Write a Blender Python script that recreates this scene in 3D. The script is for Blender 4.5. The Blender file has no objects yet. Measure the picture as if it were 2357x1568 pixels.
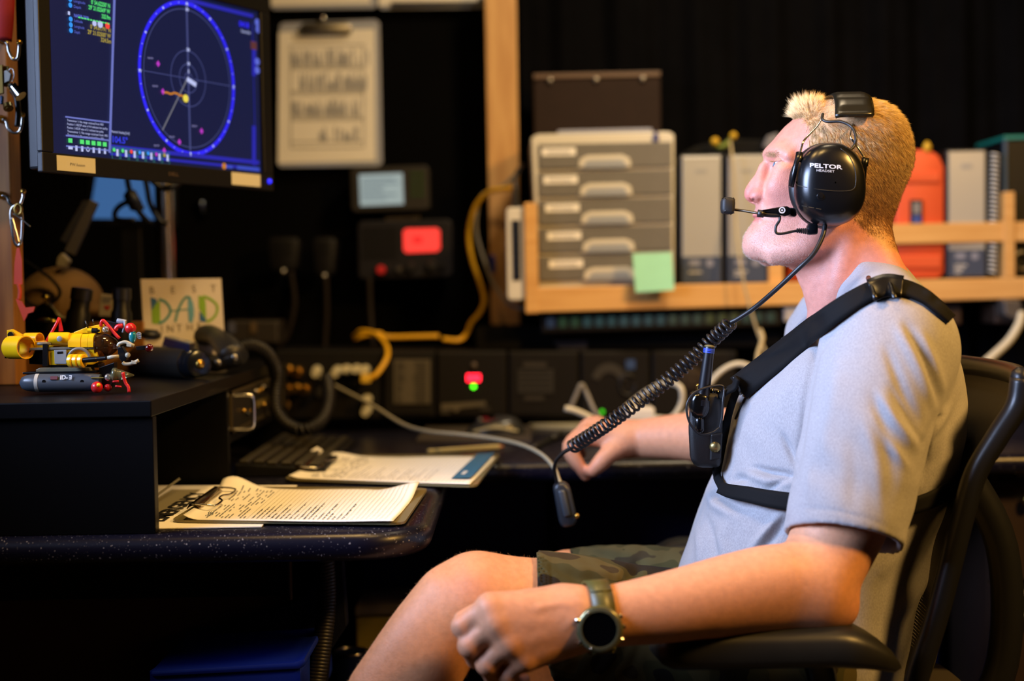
import bpy, bmesh, math, random
import numpy as np
from mathutils import Vector, Matrix, Quaternion
from mathutils.bvhtree import BVHTree

random.seed(7); RNG = np.random.default_rng(7)
scn = bpy.context.scene
COL = scn.collection
V = Vector

# ------------------------------------------------------------------ camera
FPX = 3274.0                      # focal length in pixels of the 2357 wide frame (50 mm on 36 mm)
CAM = V((0.0, 0.0, 1.04))
PITCH, ROLL = 0.036, 0.017
_F = V((0, math.cos(PITCH), -math.sin(PITCH)))
_U0 = V((0, math.sin(PITCH), math.cos(PITCH)))
_R0 = V((1, 0, 0))
_R = _R0 * math.cos(ROLL) - _U0 * math.sin(ROLL)
_U = _U0 * math.cos(ROLL) + _R0 * math.sin(ROLL)
cam_d = bpy.data.cameras.new('camera')
cam_d.sensor_width = 36.0
cam_d.lens = 36.0 * FPX / 2357.0
cam_d.clip_start = 0.05
cam_d.dof.use_dof = True
cam_d.dof.focus_distance = 1.84
cam_d.dof.aperture_fstop = 1.9
cam = bpy.data.objects.new('camera', cam_d)
COL.objects.link(cam)
M3 = Matrix((_R, _U, -_F)).transposed()
cam.matrix_world = Matrix.Translation(CAM) @ M3.to_4x4()
scn.camera = cam

# ------------------------------------------------------------------ world, lights, exposure
w = bpy.data.worlds.new('dark_room'); scn.world = w
w.use_nodes = True
w.node_tree.nodes['Background'].inputs[0].default_value = (0.75, 0.8, 1.0, 1)
w.node_tree.nodes['Background'].inputs[1].default_value = 0.0015
scn.view_settings.view_transform = 'Standard'
scn.view_settings.look = 'None'
scn.view_settings.exposure = 0.0
scn.view_settings.gamma = 1.0
scn.view_settings.use_curve_mapping = False

def area(name, loc, target, sx, sy, power, color, spread=180):
    l = bpy.data.lights.new(name, 'AREA')
    l.shape = 'RECTANGLE'; l.size = sx; l.size_y = sy
    l.energy = power; l.color = color
    l.spread = math.radians(spread)
    o = bpy.data.objects.new(name, l); COL.objects.link(o)
    o.location = loc
    d = V(target) - V(loc)
    o.rotation_euler = d.to_track_quat('-Z', 'Y').to_euler()
    return o

WARM = (1.0, 0.61, 0.20)
COOL = (0.50, 0.64, 1.0)
# warm ceiling downlights of the control van
area('ceiling_lamp', (0.15, 1.45, 2.25), (0.2, 1.8, 0.6), 0.20, 0.20, 5.5, WARM)
area('ceiling_lamp', (-0.25, 1.75, 2.25), (-0.38, 1.92, 0.75), 0.14, 0.14, 3.9, WARM, 105)
area('ceiling_lamp', (0.50, 2.25, 2.25), (0.5, 3.1, 1.1), 0.2, 0.2, 9.5, (1.0, 0.78, 0.50), 130)
area('ceiling_lamp', (1.45, 0.95, 2.05), (0.6, 1.85, 0.85), 0.22, 0.22, 19, (1.0, 0.54, 0.13), 120)
# bank of big displays on the left of the desk, facing the operator
area('display_wall', (-0.95, 1.28, 1.48), (0.45, 1.80, 1.12), 0.9, 0.6, 15.3, COOL, 76)

# ------------------------------------------------------------------ pixel -> world
def ray(px, py):
    return _F + _R * ((px - 1178.5) / FPX) + _U * ((784.0 - py) / FPX)
def at(px, py, Y):
    d = ray(px, py); return CAM + d * (Y / d.y)
def onz(px, py, z):
    d = ray(px, py); return CAM + d * ((z - CAM.z) / d.z)
def onx(px, py, x):
    d = ray(px, py); return CAM + d * (x / d.x)

# ------------------------------------------------------------------ materials
def lin(c):
    return tuple(((x / 255.0) / 12.92 if x <= 10.3 else (((x / 255.0) + 0.055) / 1.055) ** 2.4) for x in c)
_mats = {}
def mat(name, c, rough=0.5, metal=0.0, var=0.0, vscale=30.0, bump=0.0, bscale=200.0, emit=None, estr=0.0,
        spec=0.5, trans=0.0, coat=0.0, stretch=None, c2=None, sss=0.0, sheen=0.0, attr=None):
    if name in _mats: return _mats[name]
    m = bpy.data.materials.new(name); m.use_nodes = True
    nt = m.node_tree; b = nt.nodes['Principled BSDF']
    base = lin(c) + (1,)
    b.inputs['Base Color'].default_value = base
    b.inputs['Roughness'].default_value = rough
    b.inputs['Metallic'].default_value = metal
    b.inputs['Specular IOR Level'].default_value = spec
    b.inputs['Transmission Weight'].default_value = trans
    b.inputs['Coat Weight'].default_value = coat
    b.inputs['Sheen Weight'].default_value = sheen
    if sss:
        b.inputs['Subsurface Weight'].default_value = sss
        b.inputs['Subsurface Radius'].default_value = (1.0, 0.35, 0.2)
        b.inputs['Subsurface Scale'].default_value = 0.006
    if emit is not None:
        b.inputs['Emission Color'].default_value = lin(emit) + (1,)
        b.inputs['Emission Strength'].default_value = estr
    tc = None
    def coord():
        nonlocal tc
        if tc is None:
            t = nt.nodes.new('ShaderNodeTexCoord')
            mp = nt.nodes.new('ShaderNodeMapping')
            if stretch: mp.inputs['Scale'].default_value = stretch
            nt.links.new(t.outputs['Object'], mp.inputs['Vector']); tc = mp
        return tc.outputs['Vector']
    src = None
    if attr:
        a = nt.nodes.new('ShaderNodeVertexColor'); a.layer_name = attr
        src = a.outputs['Color']
        nt.links.new(src, b.inputs['Base Color'])
    if var or c2:
        n = nt.nodes.new('ShaderNodeTexNoise'); n.inputs['Scale'].default_value = vscale
        n.inputs['Detail'].default_value = 4
        nt.links.new(coord(), n.inputs['Vector'])
        mx = nt.nodes.new('ShaderNodeMix'); mx.data_type = 'RGBA'
        if c2:
            rp = nt.nodes.new('ShaderNodeValToRGB')
            rp.color_ramp.elements[0].position = 0.5 - 0.5 / (1 + 6 * var)
            rp.color_ramp.elements[1].position = 0.5 + 0.5 / (1 + 6 * var)
            nt.links.new(n.outputs['Fac'], rp.inputs['Fac'])
            nt.links.new(rp.outputs['Color'], mx.inputs['Factor'])
            mx.inputs['A'].default_value = base
            mx.inputs['B'].default_value = lin(c2) + (1,)
        else:
            mx.blend_type = 'MULTIPLY'; mx.inputs['Factor'].default_value = 1.0
            rp = nt.nodes.new('ShaderNodeMapRange')
            rp.inputs['From Min'].default_value = 0.25; rp.inputs['From Max'].default_value = 0.75
            rp.inputs['To Min'].default_value = 1 - var; rp.inputs['To Max'].default_value = 1 + var
            nt.links.new(n.outputs['Fac'], rp.inputs['Value'])
            if src: nt.links.new(src, mx.inputs['A'])
            else: mx.inputs['A'].default_value = base
            nt.links.new(rp.outputs['Result'], mx.inputs['B'])
        nt.links.new(mx.outputs['Result'], b.inputs['Base Color'])
    if bump:
        n = nt.nodes.new('ShaderNodeTexNoise'); n.inputs['Scale'].default_value = bscale
        n.inputs['Detail'].default_value = 3
        nt.links.new(coord(), n.inputs['Vector'])
        bp = nt.nodes.new('ShaderNodeBump'); bp.inputs['Strength'].default_value = bump
        bp.inputs['Distance'].default_value = 0.001
        nt.links.new(n.outputs['Fac'], bp.inputs['Height'])
        nt.links.new(bp.outputs['Normal'], b.inputs['Normal'])
    _mats[name] = m
    return m
def glow(name, c, s):
    """a surface that gives off light (screen pixels, LEDs)"""
    return mat(name, (4, 4, 6), 0.35, emit=c, estr=s)

# ------------------------------------------------------------------ mesh builder
_W = {}
def finish(o, label=None, cat=None, group=None, kind=None):
    if label: o['label'] = label
    if cat: o['category'] = cat
    if group: o['group'] = group
    if kind: o['kind'] = kind
    return o
def empty(name, loc, label=None, cat=None, group=None, kind=None):
    o = bpy.data.objects.new(name, None); COL.objects.link(o)
    o.empty_display_size = 0.05
    o.location = loc; _W[o.name] = Matrix.Translation(V(loc))
    return finish(o, label, cat, group, kind)
def put(o, parent, center):
    Wm = Matrix.Translation(center); _W[o.name] = Wm
    if parent is not None:
        o.parent = parent
        o.matrix_basis = _W[parent.name].inverted() @ Wm
    else:
        o.location = center
def mesh_obj(name, verts, faces, m, parent=None, smooth=False, auto=None):
    verts = np.asarray(verts, dtype=np.float64).reshape(-1, 3)
    lo, hi = verts.min(0), verts.max(0)
    c = V(((lo[0]+hi[0])/2, (lo[1]+hi[1])/2, lo[2]))
    me = bpy.data.meshes.new(name)
    me.from_pydata((verts - np.array(c)).tolist(), [], faces if isinstance(faces, list) else faces.tolist())
    me.update()
    if m is not None: me.materials.append(m)
    o = bpy.data.objects.new(name, me); COL.objects.link(o)
    put(o, parent, c)
    if smooth:
        me.polygons.foreach_set('use_smooth', [True] * len(me.polygons))
        if auto is not None:
            try: me.set_sharp_from_angle(angle=math.radians(auto))
            except Exception: pass
    return o

class MB:
    def __init__(s, M=None):
        s.v = []; s.f = []; s.M = M or Matrix.Identity(4)
    def add(s, vs, fs, M=None):
        T = s.M @ M if M is not None else s.M
        n = len(s.v)
        s.v += [tuple(T @ V(p)) for p in vs]
        s.f += [tuple(i + n for i in f) for f in fs]
        return s
    def box(s, lo, hi, bev=0.0, M=None, seg=2):
        bm = bmesh.new()
        bmesh.ops.create_cube(bm, size=1.0)
        lo, hi = V(lo), V(hi)
        for v in bm.verts:
            v.co = V([lo[i] + (v.co[i] + 0.5) * (hi[i] - lo[i]) for i in range(3)])
        if bev > 0:
            bmesh.ops.bevel(bm, geom=bm.edges[:], offset=bev, segments=seg, profile=0.5, affect='EDGES')
        return s.bm(bm, M)
    def bm(s, bm, M=None):
        bm.verts.ensure_lookup_table(); bm.verts.index_update()
        s.add([v.co.copy() for v in bm.verts], [tuple(v.index for v in f.verts) for f in bm.faces], M)
        bm.free(); return s
    def prism(s, pts, y0, y1, bev=0.0, M=None, seg=2):
        """outline in local x,z extruded along local y from y0 to y1"""
        bm = bmesh.new()
        vs = [bm.verts.new((p[0], y0, p[1])) for p in pts]
        f = bm.faces.new(vs)
        r = bmesh.ops.extrude_face_region(bm, geom=[f])
        for v in r['geom']:
            if isinstance(v, bmesh.types.BMVert): v.co.y = y1
        bmesh.ops.recalc_face_normals(bm, faces=bm.faces[:])
        if bev > 0:
            es = [e for e in bm.edges if abs(e.verts[0].co.y - e.verts[1].co.y) < 1e-7]
            bmesh.ops.bevel(bm, geom=es, offset=bev, segments=seg, profile=0.5, affect='EDGES')
        return s.bm(bm, M)
    def cyl(s, p0, p1, r0, r1=None, n=20, M=None, cap=True):
        r1 = r0 if r1 is None else r1
        return s.lathe(p0, p1, [(0, r0), (1, r1)], n, M, cap)
    def lathe(s, p0, p1, prof, n=24, M=None, cap=True):
        """prof: (fraction along axis, radius)"""
        p0, p1 = V(p0), V(p1); ax = p1 - p0
        q = ax.normalized().to_track_quat('Z', 'Y').to_matrix()
        vs, fs = [], []
        for t, r in prof:
            for k in range(n):
                a = 2 * math.pi * k / n
                vs.append(p0 + ax * t + q @ V((r * math.cos(a), r * math.sin(a), 0)))
        for i in range(len(prof) - 1):
            for k in range(n):
                k2 = (k + 1) % n
                fs.append((i*n+k, i*n+k2, (i+1)*n+k2, (i+1)*n+k))
        if cap:
            fs.append(tuple(reversed(range(n))))
            fs.append(tuple(range((len(prof)-1)*n, len(prof)*n)))
        return s.add(vs, fs, M)
    def tube(s, pts, r, n=8, M=None, cap=True, flat=None, closed=False):
        """round tube through pts; r number or list"""
        P = [V(p) for p in pts]; N = len(P)
        rs = r if isinstance(r, (list, tuple)) else [r] * N
        vs, fs = [], []
        T = []
        for i in range(N):
            a, b = P[max(i-1, 0)], P[min(i+1, N-1)]
            if closed: a, b = P[i-1], P[(i+1) % N]
            t = (b - a)
            T.append(t.normalized() if t.length > 1e-9 else V((0, 0, 1)))
        ref = V((0, 0, 1)) if abs(T[0].z) < 0.9 else V((1, 0, 0))
        x = T[0].cross(ref).normalized()
        for i in range(N):
            x = (x - T[i] * x.dot(T[i]))
            x = x.normalized() if x.length > 1e-9 else T[i].orthogonal().normalized()
            y = T[i].cross(x)
            for k in range(n):
                a = 2 * math.pi * k / n
                vs.append(P[i] + x * (rs[i] * math.cos(a)) + y * (rs[i] * math.sin(a) * (flat or 1.0)))
        rng = N if closed else N - 1
        for i in range(rng):
            i2 = (i + 1) % N
            for k in range(n):
                k2 = (k + 1) % n
                fs.append((i*n+k, i*n+k2, i2*n+k2, i2*n+k))
        if cap and not closed:
            fs.append(tuple(reversed(range(n)))); fs.append(tuple(range((N-1)*n, N*n)))
        return s.add(vs, fs, M)
    def grid(s, rows, M=None, closed_u=False):
        """rows: list of equally long lists of points"""
        n = len(rows[0]); vs = [p for r in rows for p in r]; fs = []
        for i in range(len(rows) - 1):
            for k in range(n - (0 if closed_u else 1)):
                k2 = (k + 1) % n
                fs.append((i*n+k, i*n+k2, (i+1)*n+k2, (i+1)*n+k))
        return s.add(vs, fs, M)
    def sphere(s, c, r, n=20, m=12, sc=(1, 1, 1), M=None):
        rows = []
        for i in range(m + 1):
            a = math.pi * i / m
            rows.append([V((c[0] + r*sc[0]*math.sin(a)*math.cos(2*math.pi*k/n), c[1] + r*sc[1]*math.sin(a)*math.sin(2*math.pi*k/n), c[2] + r*sc[2]*math.cos(a))) for k in range(n)])
        return s.grid(rows, M, True)
    def build(s, name, m, parent=None, smooth=False, auto=None, **tags):
        o = mesh_obj(name, s.v, s.f, m, parent, smooth, auto)
        return finish(o, tags.get('label'), tags.get('cat'), tags.get('group'), tags.get('kind'))

def frame(o, x, z):
    """matrix with local x along x, local z close to z, local y = z cross x (pointing away from the viewer)"""
    x = V(x).normalized(); z = V(z); z = (z - x * z.dot(x)).normalized(); y = z.cross(x)
    M = Matrix((x, y, z)).transposed().to_4x4(); M.translation = V(o); return M
def spline(pts, n=8):
    """Catmull-Rom through pts"""
    P = [V(p) for p in pts]; out = []
    for i in range(len(P) - 1):
        p0 = P[i-1] if i else P[i] * 2 - P[i+1]
        p1, p2 = P[i], P[i+1]
        p3 = P[i+2] if i + 2 < len(P) else P[i+1] * 2 - P[i]
        for k in range(n):
            t = k / n
            out.append(0.5 * ((2*p1) + (p2-p0)*t + (2*p0-5*p1+4*p2-p3)*t*t + (3*p1-p0-3*p2+p3)*t**3))
    out.append(P[-1]); return out
def rrect(x0, z0, x1, z1, r, n=5):
    pts = []
    for cx, cz, a0 in ((x1-r, z1-r, 0), (x0+r, z1-r, 90), (x0+r, z0+r, 180), (x1-r, z0+r, 270)):
        for k in range(n + 1):
            a = math.radians(a0 + 90 * k / n); pts.append((cx + r*math.cos(a), cz + r*math.sin(a)))
    return pts
_fc = {}
def text_geo(body, size, align='LEFT', bold=0.0, shear=0.0, sx=1.0):
    key = (body, size, align, bold, shear, sx)
    if key in _fc: return _fc[key]
    cu = bpy.data.curves.new('lettering', 'FONT'); cu.body = body; cu.size = size
    cu.align_x = align; cu.offset = bold; cu.shear = shear; cu.resolution_u = 3
    o = bpy.data.objects.new('lettering', cu); COL.objects.link(o)
    dg = bpy.context.evaluated_depsgraph_get()
    me = o.evaluated_get(dg).to_mesh()
    vs = [(v.co.x * sx, 0.0, v.co.y) for v in me.vertices]; fs = [tuple(p.vertices) for p in me.polygons]
    o.evaluated_get(dg).to_mesh_clear()
    bpy.data.objects.remove(o); bpy.data.curves.remove(cu)
    _fc[key] = (vs, fs); return vs, fs
def letters(mb, body, x, z, size, y=0.0, align='LEFT', bold=0.0, shear=0.0, sx=1.0):
    """lettering in the local x,z plane of mb at local y"""
    vs, fs = text_geo(body, size, align, bold, shear, sx)
    mb.add([(v[0] + x, y, v[2] + z) for v in vs], fs); return mb
def letters_fit(mb, body, x0, x1, z, size, y=0.0, bold=0.0):
    """lettering stretched to run from local x0 to x1"""
    vs, fs = text_geo(body, size, 'LEFT', bold); m = max(v[0] for v in vs); k = (x1 - x0)/m
    mb.add([(v[0]*k + x0, y, v[2] + z) for v in vs], fs); return mb
def quad(mb, x0, z0, x1, z1, y):
    mb.add([(x0, y, z0), (x1, y, z0), (x1, y, z1), (x0, y, z1)], [(0, 1, 2, 3)]); return mb
def ring(mb, cx, cz, r0, r1, y, n=64, sx=1.0):
    vs = []
    for k in range(n):
        a = 2*math.pi*k/n
        vs += [(cx + sx*r0*math.cos(a), y, cz + r0*math.sin(a)), (cx + sx*r1*math.cos(a), y, cz + r1*math.sin(a))]
    mb.add(vs, [(2*k, 2*((k+1) % n), 2*((k+1) % n)+1, 2*k+1) for k in range(n)]); return mb
def disc(mb, cx, cz, r, y, n=16):
    mb.add([(cx + r*math.cos(2*math.pi*k/n), y, cz + r*math.sin(2*math.pi*k/n)) for k in range(n)], [tuple(range(n))]); return mb
def strip(mb, pts, wdt, y):
    """flat line through local (x,z) points"""
    for (xa, za), (xb, zb) in zip(pts[:-1], pts[1:]):
        d = V((xb-xa, zb-za)); d = d.normalized() if d.length else V((1, 0)); nx, nz = -d.y*wdt/2, d.x*wdt/2
        mb.add([(xa+nx, y, za+nz), (xa-nx, y, za-nz), (xb-nx, y, zb-nz), (xb+nx, y, zb+nz)], [(0, 1, 2, 3)])
    return mb
def helix(path, r, turns, per=14, phase=0.0):
    """points coiling around a polyline path"""
    P = [V(p) for p in path]
    L = [0.0]
    for a, b in zip(P[:-1], P[1:]): L.append(L[-1] + (b-a).length)
    tot = L[-1]; out = []; x = None
    N = int(turns * per)
    for i in range(N + 1):
        s = tot * i / N; k = 0
        while k < len(P) - 2 and L[k+1] < s: k += 1
        t = (s - L[k]) / max(L[k+1] - L[k], 1e-9)
        p = P[k].lerp(P[k+1], t); a, b = P[max(k-1, 0)], P[min(k+2, len(P)-1)]
        T = ((P[k+1]-P[k]).normalized())
        if x is None: x = T.orthogonal().normalized()
        x = (x - T * x.dot(T)).normalized(); y = T.cross(x)
        ang = 2*math.pi*i/per + phase
        out.append(p + x*(r*math.cos(ang)) + y*(r*math.sin(ang)))
    return out

# shared materials
M_brass = mat("brass", (188, 150, 70), .3, 1.0)
M_black = mat('black_plastic', (11, 11, 13), 0.45, spec=.35, bump=0.05, bscale=900)
M_blackm = mat('black_matte', (8, 8, 9), 0.75, var=0.2, vscale=20, spec=.15)
M_rubber = mat('black_rubber', (24, 24, 26), 0.42)
M_chrome = mat('chrome', (210, 205, 195), 0.18, 1.0)
M_steel = mat('brushed_steel', (150, 145, 135), 0.35, 1.0, var=0.1)
M_white = mat('white_plastic', (215, 212, 205), 0.4)
M_wood = mat('pale_birch_wood', (218, 170, 104), 0.5, c2=(202, 150, 84), var=0.25, vscale=6, stretch=(1, 8, 14), coat=0.1)
M_woodv = mat('plywood_post', (206, 162, 104), 0.55, c2=(180, 132, 78), var=0.3, vscale=5, stretch=(9, 9, 1.2))
M_paper = mat('paper', (240, 236, 226), 0.75, var=0.03, vscale=12)
M_ink = mat('ink', (40, 40, 48), 0.8)
M_inkgrey = mat('faint_print', (120, 122, 130), 0.8)
# ================================================================== room shell
M_wall = mat('black_painted_wall', (4, 4, 5), 0.9, var=0.3, vscale=4, spec=.05)
M_floor = mat('dark_floor', (40, 36, 30), 0.6, var=0.2, vscale=8)
M_ceil = mat('dark_ceiling', (20, 19, 18), 0.9, spec=.1)
XL, XR, YN, YB, ZC = -1.7, 1.9, -0.5, 3.26, 2.32
def shell(name, lo, hi, m):
    return MB().box(lo, hi).build(name, m, kind='structure')
shell('floor', (XL-.1, YN-.1, -0.1), (XR+.1, YB+.1, 0), M_floor)
shell('ceiling', (XL-.1, YN-.1, ZC), (XR+.1, YB+.1, ZC+.1), M_ceil)
shell('wall_back', (XL-.1, YB, 0), (XR+.1, YB+.1, ZC), M_wall)
shell('wall_left', (XL-.1, YN, 0), (XL, YB, ZC), M_wall)
shell('wall_right', (XR, YN, 0), (XR+.1, YB, ZC), M_wall)
shell('wall_front', (XL, YN-.1, 0), (XR, YN, ZC), M_wall)

def pslab(corners, Y, depth, bev=0.0, dirn=(0, 1, 0), seg=2):
    """solid whose front face has the given picture corners at depth Y (number or one per corner)"""
    Ys = Y if isinstance(Y, (list, tuple)) else [Y] * len(corners)
    fr = [at(c[0], c[1], y) for c, y in zip(corners, Ys)]
    d = V(dirn).normalized() * depth
    bm = bmesh.new()
    a = [bm.verts.new(p) for p in fr]; b = [bm.verts.new(p + d) for p in fr]
    n = len(a)
    bm.faces.new(a); bm.faces.new(list(reversed(b)))
    for i in range(n):
        j = (i + 1) % n
        bm.faces.new((a[j], a[i], b[i], b[j]))
    bmesh.ops.recalc_face_normals(bm, faces=bm.faces[:])
    if bev > 0:
        bmesh.ops.bevel(bm, geom=bm.edges[:], offset=bev, segments=seg, profile=0.5, affect='EDGES')
    return MB().bm(bm)
def rect(x0, y0, x1, y1, tilt=0.0):
    """picture rectangle, corners TL TR BR BL; tilt = rise per pixel to the right"""
    k = -tilt * (x1 - x0)
    return [(x0, y0), (x1, y0 + k), (x1, y1 + k), (x0, y1)]
def ppatch(mb, corners, Y, n=1):
    fr = [at(c[0], c[1], Y) for c in corners]
    mb.add(fr, [tuple(range(len(fr)))]); return mb
def pdisc(mb, px, py, r, Y, n=18):
    ppatch(mb, [(px + r*math.cos(2*math.pi*k/n), py + r*math.sin(2*math.pi*k/n)) for k in range(n)], Y); return mb
def ppath(pts, Y=None, n=8):
    return spline([at(p[0], p[1], p[2] if len(p) > 2 else Y) for p in pts], n)
def base_of(o_corners, Y):
    return at(o_corners[0], o_corners[1], Y)

# ---- black curtain over the upper right of the back wall
rows = []
M_curt = mat('black_curtain_cloth', (6, 6, 8), 0.95, var=0.25, vscale=14, spec=.05)
for j in range(16):
    z = 0.80 + (2.3 - 0.80) * j / 15
    rows.append([(0.03 + 1.85 * i / 240, 3.235 + 0.016 * math.sin(i * 0.33 + 0.5 * math.sin(i * 0.07)) + 0.006 * math.sin(i * 0.81 + j * 0.08), z) for i in range(241)])
cu = MB().grid(rows)
cu.build('curtain', M_curt, smooth=True, label='black pleated curtain hanging on the back wall above the shelf', cat='curtain')
# ---- vertical timber post
pslab([(1115, -40), (1188, -40), (1199, 748), (1130, 748)], 3.14, 0.06, 0.002).build('trim_1', M_woodv, kind='structure')

# ================================================================== wooden shelf with rails
SY = lambda px: 2.90 + (px - 1210) / 1127 * 0.06
root = empty('wall_shelf', at(1780, 720, 3.0), 'pale birch shelf with low rails running along the back wall', 'shelf')
def sl(c, d, bev=0.002, off=0.0):
    return pslab(c, [SY(p[0]) + off for p in c], d, bev)
sl([(1232, 662), (2440, 637), (2440, 685), (1232, 720)], 0.018, 0.003).build('front_rail', M_wood, root)
sl([(1206, 467), (1236, 466), (1240, 721), (1210, 722)], 0.020, 0.002, -0.001).build('upright', M_wood, root)
sl([(1768, 504), (1801, 503), (1803, 655), (1770, 656)], 0.028, 0.002, 0.019).build('upright', M_wood, root)
sl([(2311, 442), (2336, 441), (2337, 640), (2312, 641)], 0.045, 0.002, -0.001).build('upright', M_wood, root)
sl([(1800, 520), (2440, 509), (2440, 554), (1800, 568)], 0.016, 0.002, 0.004).build('upper_rail', M_wood, root)
sl([(1214, 700), (2440, 666), (2440, 684), (1214, 718)], 0.30, 0.001, 0.019).build('shelf_board', M_wood, root)
sl([(1206, 470), (1220, 470), (1224, 716), (1210, 716)], 0.27, 0.001, 0.021).build('end_panel', M_wood, root)

# ================================================================== drawer unit
M_dframe = mat('drawer_cream_plastic', (206, 200, 184), 0.45)
M_dfront = mat('drawer_grey_plastic', (104, 101, 95), 0.5, var=0.05)
M_dcup = mat('drawer_translucent_cup', (150, 155, 162), 0.4)
root = empty('drawer_cabinet', at(1390, 668, 3.05), 'grey desktop cabinet with five shallow drawers standing on the wooden shelf', 'drawer cabinet')
DY = 2.955
pslab([(1222, 318), (1236, 309), (1540, 303), (1552, 310), (1552, 652), (1240, 667)], DY, 0.26, 0.003).build('body', M_dframe, root)
for i in range(5):
    y0 = 332 + i * 64.6; y1 = y0 + 57; s = 0.02 + i * 0.002
    d = pslab([(1240, y0), (1546, y0 - 306*s), (1547, y1 - 306*s), (1241, y1)], DY - 0.006, 0.012, 0.0015).build('drawer', M_dfront, root)
    xo = 3 * i
    # arched pull: raised rim and pale recess
    hx0, hx1, hy = 1336 + xo, 1448 + xo, y1 - 3
    def arch(o, yb):
        return [(hx0 - o, yb), (hx0 + 4 - o, y1 - 18 - o), (hx0 + 16, y1 - 26 - o), (hx1 - 16, y1 - 28 - o), (hx1 - 4 + o, y1 - 20 - o), (hx1 + o, yb - 2)]
    pslab(list(reversed(arch(5, hy))), DY - 0.0105, 0.006, 0.001).build('pull_rim', M_dframe, d)
    pslab(list(reversed(arch(-5, hy + 1))), DY - 0.0112, 0.006, 0.0005).build('pull_recess', M_dcup, d)
    lx = 1247 + xo * 1.4
    pslab(rect(lx, y0 + 9, lx + 78, y0 + 27, s), DY - 0.0072, 0.002).build('drawer_label', M_paper, d)
    t = MB()
    for k in range(9): ppatch(t, rect(lx + 12 + k*6, y0 + 15, lx + 16 + k*6, y0 + 21, s), DY - 0.0074)
    t.build('label_print', M_inkgrey, d)
pslab([(1456, 584), (1546, 581), (1552, 668), (1463, 673)], [2.89, 2.89, 2.872, 2.872], 0.0012).build('sticky_note', mat('mint_note_paper', (150, 214, 178), 0.8, var=0.04), label='mint green sticky note on the lowest drawer', cat='sticky note')
pslab([(1284, 300), (1500, 295), (1503, 303), (1284, 308)], 2.99, 0.17, 0.002).build('notebook', mat('pale_notebook', (150, 155, 178), 0.6), label='thin pale notebook lying on top of the drawer cabinet', cat='notebook')
# little blue clip on the front edge of the cabinet
b = empty('binder_clip', at(1510, 320, 2.945), 'tiny blue clip on the top edge of the drawer cabinet', 'clip')
pslab(rect(1503, 310, 1517, 326), 2.948, 0.006, 0.001).build('body', mat('blue_clip', (40, 50, 120), 0.4), b)
pslab(rect(1506, 303, 1514, 311), 2.95, 0.003).build('lever', mat('blue_clip', (40, 50, 120), 0.4), b)

# ---- brown box behind the cabinet
root = empty('speaker_box', at(1372, 305, 3.2), 'dark brown box with three screws behind the drawer cabinet', 'box')
M_brown = mat('brown_vinyl', (34, 20, 13), 0.7, spec=.2, var=0.12, vscale=25)
pslab([(1228, 172), (1520, 166), (1522, 330), (1230, 330)], 3.10, 0.08, 0.003).build('body', M_brown, root)
pslab([(1228, 170), (1520, 164), (1520, 175), (1228, 181)], 3.095, 0.012, 0.001).build('lid_edge', mat('brown_edge', (92, 70, 55), 0.45), root)
for px, py in ((1266, 185), (1372, 183), (1480, 181)):
    p = at(px, py, 3.097); MB().lathe(p, p + V((0, -0.005, 0)), [(0, .007), (.6, .007), (1, .003)], 14).build('screw', M_steel, root, smooth=True)

# ================================================================== binders and cases on the shelf
M_bsil = mat('binder_silver_spine', (176, 176, 172), 0.35, 0.3, var=0.05, vscale=4)
M_bblk = mat('binder_black_cover', (16, 16, 18), 0.5)
M_bblue = mat('binder_blue_band', (52, 66, 92), 0.5)
def binder(x0, x1, y0, y1, tx, label, Y=2.965):
    root = empty('ring_binder', at((x0+x1)/2, y1, Y), label, 'binder', 'silver spined binders on the shelf')
    s = 0.02; w_ = x1 - x0
    pslab(rect(x0 - 6, y0 - 4, x1 + 6, y1, s), Y + 0.002, 0.23, 0.003).build('cover', M_bblk, root)
    pslab(rect(x0, y0, x1, y1 - 4, s), Y, 0.004, 0.001).build('spine', M_bsil, root)
    pslab(rect(x0, y0 + (y1-y0)*0.775, x1, y1 - 5, s), Y - 0.0015, 0.003, 0.0005).build('title_band', M_bblue, root)
    pslab(rect(x0 + w_*.34, y0 + 29, x0 + w_*.64, y0 + 38, s), Y - 0.001, 0.003).build('label_slot', mat('binder_slot', (150, 150, 148), 0.5), root)
    t = MB()
    ya = y0 + (y1-y0)*0.80
    ppatch(t, rect(x0 + w_*.18, ya, x0 + w_*.46, ya + 14, s), Y - 0.002)
    pdisc(t, x0 + w_*.72, ya + 7, 9, Y - 0.002)
    t.build('title_picture', mat('binder_print', (128, 132, 150), 0.6), root)
    t = MB()
    for k in range(tx):
        ppatch(t, rect(x0 + w_*.16, ya + 26 + 8*k, x0 + w_*(.5 - .08*k), ya + 31 + 8*k, s), Y - 0.002)
    t.build('title_text', mat('binder_text', (170, 170, 170), 0.6), root)
binder(1571, 1659, 361, 658, 1, 'silver binder with a dark blue band next to the drawer cabinet')
binder(1677, 1764, 359, 656, 2, 'silver binder with a dark blue band behind the headset microphone')
binder(2184, 2267, 349, 641, 3, 'silver binder with a dark blue band right of the orange case')
# spiral bound notebook
root = empty('spiral_notebook', at(2290, 640, 3.0), 'white spiral bound notebook standing right of the silver binder', 'notebook')
pslab([(2276, 352), (2288, 351), (2286, 640), (2274, 640)], 2.975, 0.2, 0.001).build('pages', M_blackm, root)
for k in range(27):
    y = 356 + k * 10.4
    p = at(2291 - k * 0.22, y, 2.968)
    MB().tube([p + V((-.008, .006, .002)), p + V((-.003, -.002, .001)), p + V((.006, -.003, -.001)), p + V((.008, .006, -.003))], 0.0022, 6).build('wire_loop', M_white, root, smooth=True)
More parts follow.
